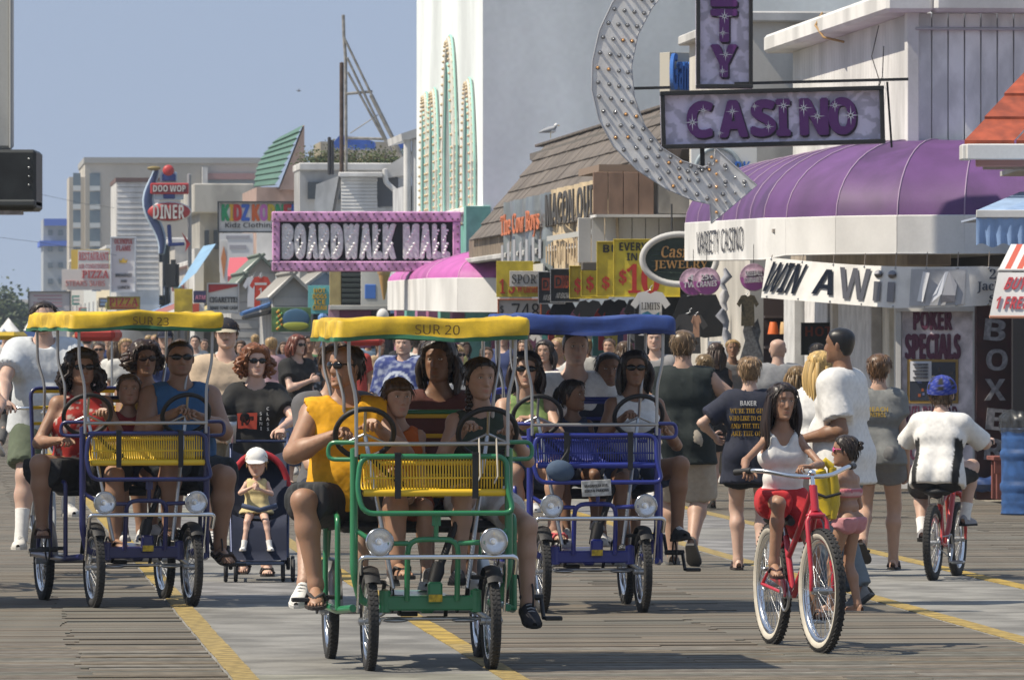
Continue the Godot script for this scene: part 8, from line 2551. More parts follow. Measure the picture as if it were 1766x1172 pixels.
	rider("dark haired woman in a green halter top with folded hands on the blue surrey",blue,-0.33,-0.66,{"h":1.66,"fem":true,"g":1.1,"res":near,"skin":MID * 1.08,"hair":{"style":"bob","col":DKHAIR,"len":0.17},"glasses":SHADES,"hy":-0.15,
		"hl":Vector3(0.0,1.2,0.36),"hr":Vector3(-0.03,1.17,0.38),"hdl":Vector3(-1,0.05,0.2),"hdr":Vector3(1,-0.1,0.2),"pl":Vector3(0,-1,-0.2),"pr":Vector3(0,-1,-0.2),"curl":0.7,"el":Vector3(0.8,-0.8,0),"er":Vector3(-0.8,-0.8,0),
		"fl":Vector3(0.12,0.5,0.42),"fr":Vector3(-0.1,0.45,0.4),"top":{"type":"tank","col":Color(0.2,0.3,0.1),"hem":0.0,"arm":0.09,"armx":0.03},"bot":{"type":"shorts","col":Color(0.05,0.08,0.14),"len":0.4},"shoe":{"style":"sandal","col":Color(0.5,0.08,0.1),"sole":Color(0.03,0.02,0.02)}})
	rider("dark haired child in profile in the middle of the blue surrey",blue,-0.03,-0.68,{"h":1.2,"res":0.018,"skin":BROWN,"hy":0.95,"fem":true,"bust":0.0,"hair":{"style":"pony","col":DKHAIR},"hl":Vector3(0.1,0.95,0.28),"hr":Vector3(-0.1,0.95,0.28),"fl":Vector3(0.1,0.55,0.3),"fr":Vector3(-0.08,0.5,0.32),"top":{"type":"tank","col":Color(0.05,0.06,0.1)},"bot":{"type":"shorts","col":NAVY,"len":0.5}})
	rider("woman in a white tank top and sunglasses driving the right side of the blue surrey",blue,0.36,-0.64,{"h":1.68,"fem":true,"g":1.02,"res":near,"skin":BROWN * 1.2,"hair":{"style":"long","col":DKHAIR,"len":0.2},"glasses":SHADES,"hy":-0.05,
		"hl":Vector3(0.15,1.12,0.3),"hr":Vector3(-0.13,1.2,0.37),"pl":Vector3(-0.3,-0.7,0.4),"pr":Vector3(0.3,-0.7,0.4),"curl":1.2,"el":Vector3(0.6,-1,-0.2),"er":Vector3(-0.7,-1,-0.2),
		"fl":Vector3(0.22,0.5,0.34),"fr":Vector3(-0.14,0.4,0.42),"kl":Vector3(0.2,0.7,0.5),"tl":Vector3(0.1,0.1,1),"top":{"type":"tank","col":WHITE,"hem":-0.02,"loose":0.008,"arm":0.08},"bot":{"type":"shorts","col":Color(0.04,0.06,0.12),"len":0.5},"shoe":{"style":"sneaker","col":Color(0.02,0.02,0.022),"sole":Color(0.03,0.03,0.03)}})
	rider("broad man in a white tee leaning forward behind the blue surrey's bench",blue,0.08,-1.5,{"h":1.84,"g":1.12,"mus":1.15,"res":0.018,"skin":LIGHT,"lean":0.3,"hip":Vector3(0,0.93,0),"hair":{"style":"buzz","col":Color(0.06,0.04,0.03)},"hy":0.08,"hp":-0.05,"hl":Vector3(0.34,0.98,0.42),"hr":Vector3(-0.34,0.98,0.42),"el":Vector3(0.9,-0.3,-0.2),"er":Vector3(-0.9,-0.3,-0.2),"fl":Vector3(0.12,0.45,0.42),"fr":Vector3(-0.1,0.45,0.42),"top":{"type":"tee","col":WHITE,"vneck":0.03},"bot":{"type":"shorts","col":Color(0.1,0.1,0.11)},"prints":[[letters("SURF","sansb",0.09,0.03,0.002),0.05,0.3,true,Color(0.1,0.1,0.16)]]})
	rider("rider in dark blue half hidden behind the woman in white on the blue surrey",blue,0.3,-1.36,{"h":1.5,"res":0.024,"skin":BROWN,"hair":{"style":"short","col":DKHAIR},"hl":Vector3(0.1,1.0,0.3),"hr":Vector3(-0.2,1.0,0.3),"fl":Vector3(0.12,0.45,0.4),"fr":Vector3(-0.1,0.45,0.4),"top":{"type":"tee","col":NAVY},"bot":{"type":"shorts","col":NAVY}})
	var b := P(78,575,45.0) * Vector3(1,0,1)
	var bk := bicycle("black and silver bicycle ridden by the man in white at the left",b,0.12,{"r":0.335,"base":1.06,"col":Color(0.3,0.32,0.34),"seat":0.98,"bar":1.17,"bars":[[-0.3,0.04,-0.12],[-0.14,0.03,0.0],[0.14,0.03,0.0],[0.3,0.04,-0.12]],"crank":2.6,"dip":0.0})
	who("man in a white tee and olive shorts cycling at the left behind the surrey",bk.transform * Vector3(0.02,0,-0.78),0.12,{"h":1.84,"g":1.15,"mus":1.15,"belly":0.02,"res":0.017,"skin":LIGHT * 0.95,"hip":Vector3(0,1.12,-0.03),"lean":0.16,"hair":{"style":"short","col":Color(0.03,0.02,0.015)},"hy":0.1,
		"hl":Vector3(0.3,1.25,0.5),"hr":Vector3(-0.3,1.25,0.5),"pl":Vector3(0,-1,0.2),"pr":Vector3(0,-1,0.2),"curl":1.0,"el":Vector3(0.9,-0.3,-0.4),"er":Vector3(-0.9,-0.3,-0.4),"hdl":Vector3(-0.1,-0.4,1),"hdr":Vector3(0.1,-0.4,1),
		"fr":Vector3(-0.17,0.27,0.24),"fl":Vector3(0.17,0.5,0.16),"kl":Vector3(0.2,0.3,1),"kr":Vector3(-0.15,0.3,1),"top":{"type":"tee","col":Color(0.62,0.66,0.7),"hem":-0.09,"loose":0.025,"flare":0.02,"wrinkle":0.012},"bot":{"type":"shorts","col":Color(0.12,0.15,0.1),"len":0.8,"loose":0.025},"shoe":{"style":"sneaker","col":Color(0.66,0.65,0.62),"sole":Color(0.6,0.58,0.53),"sock":WHITE,"sockh":0.2}})
	var b3 := bicycle("dark bicycle with a red frame cut off by the left edge",P(-70,575,43.0) * Vector3(1,0,1),0.1,{"r":0.33,"base":1.04,"col":Color(0.25,0.03,0.04),"seat":0.95,"bar":1.14,"bars":[[-0.3,0.04,-0.14],[-0.14,0.03,0.0],[0.14,0.03,0.0],[0.3,0.06,-0.14]],"crank":1.2,"dip":0.0})
	who("rider in black cut off by the left edge of the picture",b3.transform * Vector3(-0.03,0,-0.78),0.1,{"h":1.75,"res":0.022,"skin":MID,"hip":Vector3(0,1.02,-0.03),"lean":0.25,"hl":Vector3(0.3,1.2,0.5),"hr":Vector3(-0.3,1.2,0.5),"fr":Vector3(-0.17,0.3,0.24),"fl":Vector3(0.16,0.52,0.2),"top":{"type":"tee","col":BLACK},"bot":{"type":"shorts","col":NAVY,"len":0.8},"shoe":{"style":"sneaker","col":BLACK,"sole":Color(0.1,0.1,0.1),"trim":Color(0.4,0.4,0.4)}})
	who("man in a tan tee and dark cap walking behind the left surrey",P(390,575,50) * Vector3(1,0,1),0.05,stride({"h":1.9,"g":1.12,"belly":0.03,"res":0.018,"skin":LIGHT,"moustache":true,"lean":0.05,"hy":-0.05,"hair":{"style":"short","col":BRHAIR},"cap":{"col":Color(0.012,0.014,0.02),"visor":Color(0.45,0.4,0.3)},"top":{"type":"tee","col":Color(0.6,0.47,0.34),"loose":0.022},"bot":{"type":"shorts","col":Color(0.2,0.17,0.12)}}))
	var st := P(447,575,44.6) * Vector3(1,0,1)
	who("woman with red curls in a black printed tee shirt pushing the stroller",P(440,575,45.7) * Vector3(1,0,1),0.0,stride({"h":1.68,"fem":true,"g":1.06,"res":0.0165,"skin":Color(0.58,0.37,0.28),"hy":0.3,"hair":{"style":"curly","col":Color(0.17,0.06,0.02),"len":0.1},"glasses":SHADES,
		"hl":Vector3(0.2,1.06,0.42),"hr":Vector3(-0.2,1.03,0.4),"pl":Vector3(0,-1,0.1),"pr":Vector3(0,-1,0.1),"curl":1.1,"hdl":Vector3(-0.1,-0.5,1),"hdr":Vector3(0.1,-0.5,1),"el":Vector3(0.8,-0.2,-0.6),"er":Vector3(-0.8,-0.2,-0.6),
		"top":{"type":"tee","col":BLACK,"hem":-0.1,"loose":0.014,"sleeve":0.6},"bot":{"type":"trousers","col":Color(0.015,0.016,0.02),"len":1.5},"shoe":{"style":"sandal","col":Color(0.03,0.02,0.02),"sole":Color(0.03,0.02,0.02)},
		"prints":[[MB.new().prism(PackedVector2Array([Vector2(-0.07,-0.055),Vector2(0.065,-0.06),Vector2(0.07,0.06),Vector2(-0.075,0.055)]),0,0.002),-0.05,0.25,true,Color(0.62,0.09,0.05)],[letters("M","sansb",0.09,0.07,0.002),-0.05,0.25,true,Color(0.05,0.012,0.01)],[letters("S\nE\nN\nI","sansb",0.02,0.13,0.002),0.045,0.25,true,WHITE],[letters("C\nL\nA\nS\nS","sansb",0.022,0.17,0.002),0.095,0.265,true,WHITE]]},0.2))
	stroller(st,0.04)
	who("baby in a white cap and yellow dress sitting in the stroller",st + Vector3(-0.02,0,-0.02),0.04,{"h":0.73,"res":0.011,"skin":Color(0.6,0.38,0.29),"hip":Vector3(0,0.49,0.0),"lean":-0.15,"hp":0.12,"hy":-0.1,"hair":{"style":"short","col":BLOND},"cap":{"col":WHITE,"visor":WHITE,"low":0.03,"thick":0.02},
		"hl":Vector3(0.02,0.645,0.13),"hr":Vector3(-0.03,0.66,0.125),"el":Vector3(1,-0.7,0),"er":Vector3(-1,-0.7,0),"curl":0.9,"fl":Vector3(0.09,0.25,0.22),"fr":Vector3(-0.09,0.25,0.22),"kl":Vector3(0.1,0.5,1),"kr":Vector3(-0.1,0.5,1),
		"top":{"type":"tank","col":Color(0.66,0.55,0.28),"hem":-0.06,"loose":0.014,"flare":0.03,"name":"dress"},"shoe":{"style":"sneaker","col":WHITE,"sole":Color(0.6,0.55,0.5),"sock":WHITE,"sockh":0.1}})
	who("big man in a dark green sleeveless shirt and khaki shorts walking away",P(1178,575,47.6) * Vector3(1,0,1),PI - 0.12,stride({"h":1.8,"g":1.2,"mus":1.2,"res":0.017,"skin":MID,"hy":-0.1,"hair":{"style":"short","col":Color(0.11,0.07,0.035)},"hr":Vector3(-0.34,1.12,0.3),"er":Vector3(-0.9,-0.5,-0.2),"top":{"type":"sleeveless","col":Color(0.012,0.02,0.02),"hem":-0.16,"loose":0.022,"arm":0.06,"armx":0.06},"bot":{"type":"shorts","col":Color(0.42,0.37,0.3),"len":0.98,"loose":0.028},"shoe":{"style":"sneaker","col":Color(0.16,0.14,0.12),"sole":Color(0.1,0.1,0.1)}},0.2))
	who("woman in a black tank swimsuit and shorts walking away past the garments",P(1217,575,63) * Vector3(1,0,1),PI + 0.05,stride({"h":1.56,"fem":true,"g":1.25,"res":0.02,"skin":LIGHT,"hair":{"style":"bun","col":BLOND * 0.5},"top":{"type":"tank","col":BLACK,"arm":0.09,"armx":0.03,"hem":-0.05},"bot":{"type":"shorts","col":BLACK,"len":0.55,"loose":0.02},"shoe":{"style":"sneaker","col":BLACK,"sole":BLACK}},0.26,false))
	who("girl with a bun in a navy team tee shirt seen from behind",P(1293,575,46.6) * Vector3(1,0,1),PI - 0.02,stride({"h":1.6,"fem":true,"g":1.02,"res":0.0165,"skin":LIGHT,"hair":{"style":"pony","col":Color(0.19,0.12,0.06),"len":0.05},"hl":Vector3(0.26,0.98,0.16),"el":Vector3(0.9,-0.3,-0.6),"hr":Vector3(-0.2,0.95,0.25),"top":{"type":"tee","col":NAVY,"hem":-0.2,"loose":0.022,"sleeve":0.75,"neck":0.06},"bot":{"type":"shorts","col":Color(0.008,0.009,0.014),"len":0.5,"loose":0.022},"shoe":{"style":"flip","col":Color(0.03,0.02,0.025),"sole":Color(0.04,0.03,0.03)},
		"prints":[[letters("BAKER","sansb",0.12,0.036,0.002),-0.01,0.4,false,WHITE],[letters("WE'RE THE GIRLS","serifb",0.29,0.034,0.002),0.0,0.345,false,Color(0.5,0.3,0.03)],[letters("WHO LIKE TO CHEER","serifb",0.3,0.034,0.002),0.0,0.29,false,Color(0.5,0.3,0.03)],[letters("AND THE TITANS","serifb",0.28,0.034,0.002),0.0,0.235,false,Color(0.5,0.3,0.03)],[letters("ARE THE ONES","serifb",0.27,0.034,0.002),0.0,0.18,false,Color(0.5,0.3,0.03)]]},0.12,true,0.02))
	who("bald man in a grey tee shirt seen from behind by the lampshades",P(1342,575,66) * Vector3(1,0,1),PI,stride({"h":1.72,"g":1.2,"res":0.02,"skin":LIGHT * 0.9,"hair":{"style":"bald","col":BRHAIR},"top":{"type":"tee","col":Color(0.25,0.26,0.28),"loose":0.022},"bot":{"type":"shorts","col":Color(0.1,0.1,0.1)}}))
	who("person in a grey purple tee shirt stooping behind the bald man",P(1404,575,69) * Vector3(1,0,1),PI - 0.3,{"h":1.68,"g":1.3,"res":0.024,"skin":MID,"lean":0.35,"hip":Vector3(0,0.87,-0.05),"hp":0.4,"hair":{"style":"short","col":DKHAIR},"top":{"type":"tee","col":Color(0.17,0.15,0.17),"loose":0.025},"bot":{"type":"shorts","col":NAVY}})
	who("child with shaggy fair hair between the grey tee and the white blouse",P(1376,575,60) * Vector3(1,0,1),PI + 0.3,stride({"h":1.42,"res":0.022,"skin":MID,"hair":{"style":"long","col":Color(0.16,0.1,0.04),"len":0.16},"top":{"type":"tee","col":Color(0.06,0.06,0.08)},"bot":{"type":"shorts","col":NAVY}}))
	who("woman with long blonde hair in a white sleeveless blouse beyond the tall man",P(1414,575,45.5) * Vector3(1,0,1),PI - 0.35,stride({"h":1.64,"fem":true,"g":1.15,"res":0.018,"skin":LIGHT,"hair":{"style":"long","col":Color(0.45,0.3,0.11),"len":0.3},"top":{"type":"sleeveless","col":WHITE,"hem":-0.12,"loose":0.02,"arm":0.065},"bot":{"type":"shorts","col":Color(0.4,0.38,0.38),"len":0.6,"loose":0.02}}))
	who("tall man in a long white tee and jeans with a hand on the small girl",P(1456,575,40.8) * Vector3(1,0,1),-1.95,stride({"h":1.82,"g":1.15,"mus":1.1,"belly":0.03,"res":0.0165,"skin":BROWN * 1.15,"hy":0.05,"hair":{"style":"buzz","col":Color(0.008,0.007,0.007)},"stubble":0.5,"hl":Vector3(0.2,1.06,0.2),"el":Vector3(0.3,-0.3,-1),"hdl":Vector3(-0.2,-0.9,0.3),"top":{"type":"tee","col":WHITE,"hem":-0.16,"loose":0.024,"flare":0.04,"sleeve":0.75,"wrinkle":0.009},"bot":{"type":"trousers","col":Color(0.16,0.2,0.24),"len":1.93,"loose":0.02},"shoe":{"style":"sneaker","col":Color(0.3,0.3,0.3),"sole":Color(0.1,0.1,0.1)}},0.06,true,0.0))
	who("small girl in a pink bikini and pink goggles beside the tall man",P(1463,575,39.6) * Vector3(1,0,1),-2.2,{"h":1.06,"fem":true,"bust":0.0,"res":0.0125,"skin":TAN * 1.05,"hy":0.5,"hair":{"style":"bun","col":DKHAIR},"glasses":Color(0.6,0.08,0.25),"hl":Vector3(0.1,0.62,0.2),"hr":Vector3(-0.12,0.6,0.16),"el":Vector3(0.7,-0.6,-0.5),"fl":Vector3(0.05,0.045,0.1),"fr":Vector3(-0.05,0.045,-0.04),"shoe":{"style":"bare","col":TAN},"top":{"type":"tank","col":Color(0.55,0.16,0.2),"col2":Color(0.6,0.4,0.42),"pat":"stripe","hem":0.27,"upper":0.36,"loose":0.006,"name":"bikini_top"},"bot":{"type":"shorts","col":Color(0.55,0.25,0.28),"len":0.1,"waist":0.06,"loose":0.012,"name":"bikini_bottom"}})
	var fl := thing("swim_float","yellow inflatable swim vest the small girl holds","swim float",P(1424,850,39.4))
	var fm := MB.new()
	fm.tube([Vector3(-0.05,0.18,0.02),Vector3(-0.02,0.05,0),Vector3(0,-0.06,0),Vector3(0.03,-0.17,0)],[0.05,0.075,0.08,0.05],10)
	fm.tube([Vector3(0.06,0.2,0.0),Vector3(0.07,0.05,0),Vector3(0.07,-0.08,0),Vector3(0.06,-0.2,0)],[0.04,0.06,0.065,0.04],10)
	fm.tube([Vector3(-0.05,0.2,0.02),Vector3(0.0,0.25,0),Vector3(0.06,0.2,0)],0.035,8)
	fl.scale = Vector3(0.68,0.78,0.68)
	obj("float",fm,mat(Color(0.6,0.43,0.015),0.5,"fine",2.0),fl)
	obj("strap",MB.new().tube([Vector3(-0.09,0.0,0.05),Vector3(0.0,-0.03,0.085),Vector3(0.14,0.0,0.04)],0.012,6),black(),fl)
	who("woman in a grey tee shirt and grey shorts walking away, one foot lifted",P(1516,575,46.6) * Vector3(1,0,1),PI - 0.2,stride({"h":1.62,"fem":true,"g":1.02,"res":0.0165,"skin":MID * 1.05,"hair":{"style":"pony","col":Color(0.1,0.05,0.02),"len":0.07},"top":{"type":"tee","col":Color(0.2,0.21,0.21),"hem":-0.06,"loose":0.014,"sleeve":0.45},"bot":{"type":"shorts","col":Color(0.17,0.17,0.17),"len":0.45,"loose":0.02},"shoe":{"style":"flip","col":Color(0.05,0.03,0.03),"sole":Color(0.03,0.025,0.025)},
		"prints":[[letters("BEACH","sansb",0.15,0.035,0.002),0.01,0.345,false,Color(0.5,0.33,0.05)],[letters("PATROL","sansb",0.12,0.03,0.002),0.01,0.305,false,Color(0.5,0.33,0.05)]]},0.24,false,0.16))
	var gb := P(1418,575,34.6) * Vector3(1,0,1)
	var gbk := bicycle("red cruiser bicycle with white wall tyres ridden by the girl",gb,0.225,{"r":0.335,"base":1.02,"col":Color(0.42,0.015,0.03),"wall":Color(0.62,0.58,0.5),"tw":0.055,"seat":0.7,"bar":0.97,"steer":0.06,"bars":[[-0.34,0.0,-0.28],[-0.26,0.015,-0.14],[-0.1,-0.02,0.0],[0.1,-0.02,0.0],[0.26,0.03,-0.14],[0.34,0.03,-0.28]],"crank":2.75,"crl":0.155,"guard":true})
	who("girl with long dark hair in a white tank top riding the red cruiser",gbk.transform * Vector3(0,0,-0.78),0.225,{"h":1.35,"fem":true,"bust":0.0,"g":0.84,"mus":0.85,"shw":0.125,"res":0.0135,"skin":TAN * 1.08,"hip":Vector3(0,0.795,-0.02),"lean":0.06,"side":-0.03,"hy":0.12,"hr_":-0.04,"hair":{"style":"long","col":Color(0.02,0.012,0.009),"len":0.34},
		"hl":Vector3(0.06,1.0,0.34),"hr":Vector3(-0.31,0.985,0.32),"hdl":Vector3(-0.9,0.0,0.3),"pl":Vector3(0,-1,0.1),"hdr":Vector3(0.05,-0.3,1),"pr":Vector3(0,-1,0.1),"curl":0.9,"el":Vector3(0.9,-0.5,-0.3),"er":Vector3(-0.7,-0.5,-0.3),
		"fr":Vector3(-0.13,0.47,0.27),"fl":Vector3(0.14,0.21,0.14),"kr":Vector3(-0.1,0.6,1),"kl":Vector3(0.15,0.3,1),"tr":Vector3(-0.1,-0.2,1),"top":{"type":"tank","col":WHITE,"hem":0.0,"loose":0.009,"arm":0.07,"neck":0.02,"vneck":0.02},"bot":{"type":"shorts","col":RED,"len":0.62,"loose":0.026},"shoe":{"style":"flip","col":Color(0.05,0.02,0.025),"sole":Color(0.06,0.03,0.03)}})
	var by := 2.88
	var bb := P(1651,575,45.6) * Vector3(1,0,1)
	var bbk := bicycle("small red bicycle with knobbly tyres ridden away by the boy",bb,by,{"r":0.262,"base":0.88,"col":Color(0.45,0.03,0.025),"tw":0.055,"seat":0.62,"bar":0.93,"bars":[[-0.3,0.03,-0.1],[-0.12,0.02,0.0],[0.12,0.02,0.0],[0.3,0.03,-0.1]],"barmat":black(),"crank":0.6,"crl":0.13,"dip":-0.04,"reflector":true})
	who("boy in a white and black shirt and blue helmet on the small bicycle",bbk.transform * Vector3(0,0,-0.7),by,{"h":1.5,"g":1.1,"res":0.0155,"skin":LIGHT,"hip":Vector3(0,0.72,0.0),"lean":0.28,"hp":-0.1,"hair":{"style":"short","col":BRHAIR},"cap":{"col":Color(0.015,0.035,0.28),"vent":true,"low":0.035,"thick":0.032,"name":"helmet"},
		"hl":Vector3(0.27,0.97,0.49),"hr":Vector3(-0.27,0.97,0.49),"pl":Vector3(0,-1,0),"pr":Vector3(0,-1,0),"curl":1.2,"el":Vector3(0.8,-0.9,-0.2),"er":Vector3(-0.8,-0.9,-0.2),"fl":Vector3(0.14,0.33,0.14),"fr":Vector3(-0.14,0.43,0.28),"kl":Vector3(0.3,0.4,1),"kr":Vector3(-0.3,0.4,1),"tl":Vector3(0.1,-0.1,1),
		"top":{"type":"tee","col":WHITE,"col2":BLACK,"pat":"side","hem":-0.08,"loose":0.018,"sleeve":0.9,"flare":0.01},"bot":{"type":"shorts","col":BLACK,"len":0.85,"loose":0.02},"shoe":{"style":"sneaker","col":Color(0.3,0.3,0.32),"sole":BLACK,"sock":WHITE,"sockh":0.12}})
	who("red haired woman in a black top and capri jeans, sunglasses on, facing right",P(510,575,72) * Vector3(1,0,1),0.7,{"h":1.74,"fem":true,"g":1.2,"res":0.019,"skin":LIGHT,"hy":0.2,"hair":{"style":"bob","col":Color(0.14,0.04,0.02),"len":0.14},"glasses":SHADES,"hr":Vector3(0.02,1.2,0.24),"er":Vector3(-0.8,-0.6,0),"hl":Vector3(0.16,1.0,0.2),"top":{"type":"tee","col":BLACK,"hem":-0.1,"loose":0.018,"sleeve":0.5},"bot":{"type":"trousers","col":Color(0.04,0.065,0.14),"len":1.55,"loose":0.022,"wide":1.8},"shoe":{"style":"sandal","col":BLACK,"sole":Color(0.3,0.28,0.26)}})
	who("person in a dark tee with pale print just behind the red haired woman",P(530,575,78) * Vector3(1,0,1),0.3,stride({"h":1.76,"res":0.024,"skin":TAN,"hair":{"style":"short","col":DKHAIR},"top":{"type":"tee","col":Color(0.02,0.022,0.03),"col2":Color(0.3,0.32,0.36),"pat":"floral"},"bot":{"type":"trousers","col":NAVY,"len":1.9}}))
	who("heavy man in a blue and white tie dye peace sign shirt behind the green surrey",P(697,575,67) * Vector3(1,0,1),-0.25,stride({"h":1.78,"g":1.35,"belly":0.07,"mus":1.2,"res":0.0165,"skin":LIGHT,"hair":{"style":"short","col":Color(0.1,0.08,0.06)},"stubble":0.6,"top":{"type":"tee","col":Color(0.025,0.045,0.2),"col2":Color(0.5,0.56,0.68),"pat":"tie","hem":-0.14,"loose":0.035,"sleeve":0.9},"bot":{"type":"shorts","col":Color(0.05,0.05,0.06)}}))
	who("woman with long brown hair in an aqua sundress in the crowd",P(760,575,73) * Vector3(1,0,1),0.35,stride({"h":1.6,"fem":true,"res":0.02,"skin":MID * 1.1,"hy":0.35,"hair":{"style":"long","col":Color(0.11,0.05,0.02),"len":0.24},"top":{"type":"tank","col":Color(0.1,0.36,0.42),"hem":-0.3,"flare":0.06,"arm":0.09,"name":"dress"},"bot":{"type":"skirt","col":Color(0.1,0.36,0.42),"len":0.5}},0.16))
	who("fair haired young man in a white printed tee shirt beside the aqua sundress",P(786,575,72) * Vector3(1,0,1),0.45,stride({"h":1.63,"g":0.95,"res":0.02,"skin":LIGHT,"hy":0.35,"hair":{"style":"fringe","col":BLOND},"glasses":SHADES,"top":{"type":"tee","col":WHITE,"loose":0.02},"bot":{"type":"shorts","col":Color(0.2,0.18,0.16)},"prints":[[letters("HOLL","sansb",0.17,0.05,0.002),0.02,0.34,true,Color(0.05,0.06,0.08)]]}))
	var rng := RandomNumberGenerator.new()
	rng.seed = 40
	var tops := [[Color(0.6,0.6,0.58),"white"],[Color(0.42,0.05,0.04),"red"],[Color(0.03,0.05,0.16),"navy"],[Color(0.5,0.5,0.2),"lime yellow"],[Color(0.02,0.02,0.025),"black"],[Color(0.45,0.3,0.35),"pink"],[Color(0.2,0.3,0.45),"blue"],[Color(0.25,0.25,0.26),"grey"],[Color(0.1,0.25,0.12),"green"],[Color(0.5,0.36,0.22),"sand coloured"]]
	var spots := [[771,86,3,"white haired"],[736,90,3,""],[216,82,0,"blond"],[198,86,0,""],[283,74,2,"capped"],[170,92,1,""],[468,96,5,""],[415,104,7,""],[545,100,8,""],[574,108,2,""],[612,96,1,""],[655,112,9,""],[718,100,0,""],[940,62,5,"dark haired"],[965,70,0,""],[1078,78,4,""],[1131,66,7,"close cropped"],[1052,88,1,""],[1012,95,0,""],[905,90,5,""],[870,98,2,""],[1236,74,4,""],[1263,80,7,""],[838,84,4,""],[150,110,9,""],[236,104,6,""],[268,118,0,""],[310,98,1,""],[336,112,0,""],[352,124,8,""],[440,128,0,""],[490,120,4,""],[520,132,1,""],[600,125,0,""],[635,138,6,""],[690,128,4,""],[745,118,7,""],[800,104,2,""],[130,140,0,""],[20,90,4,""],[8,130,0,""],[185,150,2,""],[255,150,5,""],[385,150,0,""],[470,158,2,""],[560,150,0,""]]
	for k in spots.size():
		var q: Array = spots[k]
		var d: float = q[1]
		var fem := k % 2 == 1
		var tp: Array = tops[q[2]]
		var away := (k * 7) % 3 == 0
		var hs := ["short","long","buzz","bob","short","pony"]
		var hcol: Color = [DKHAIR,BRHAIR,BLOND,Color(0.05,0.03,0.02)][(k * 3) % 4]
		if q[3] == "white haired":hcol = Color(0.55,0.54,0.52)
		if q[3] == "blond":hcol = BLOND
		if q[3] == "dark haired":hcol = DKHAIR
		var sp := {"h":rng.randf_range(1.58,1.72) if fem else rng.randf_range(1.68,1.84),"fem":fem,"g":rng.randf_range(0.95,1.25),"res":0.026 if d < 100 else 0.034,"fine":d < 95,"skin":[LIGHT,MID,TAN,MID][k % 4],"hair":{"style":"short" if q[3] in ["white haired","blond"] else "buzz" if q[3] == "close cropped" else hs[k % 6],"col":hcol,"len":0.2},"hy":rng.randf_range(-0.4,0.4),
			"top":{"type":"tank" if fem and k % 4 == 1 else "tee","col":tp[0],"loose":0.02},"bot":{"type":"shorts" if k % 3 else "trousers","col":[NAVY,Color(0.3,0.26,0.2),Color(0.05,0.07,0.13),Color(0.1,0.1,0.1)][k % 4],"len":0.8 if k % 3 else 1.9}}
		if q[3] == "capped":sp.cap = {"col":NAVY}
		if k % 5 == 0 and not away: sp.glasses = SHADES
		var where := "at the far left" if q[0] < 160 else "under the left surrey's canopy" if q[0] < 345 else "between the left and green surreys" if q[0] < 545 else "behind the green surrey" if q[0] < 860 else "behind the blue surrey" if q[0] < 1160 else "by the souvenir shop"
		stride(sp,rng.randf_range(0.12,0.3),k % 2 == 0)
		who("%s%s %s walker in %s, %s, %s" % [(q[3] + " ") if q[3] else "","far" if d > 100 else "distant","woman" if fem else "man",tp[1],"walking away" if away else "coming nearer",where + ([""," behind the others"," half hidden"," among heads"," near the middle"][k % 5])],P(q[0],575,d) * Vector3(1,0,1),(PI if away else 0.0) + rng.randf_range(-0.5,0.5),sp)
		sp.group = "walkers in the crowd"
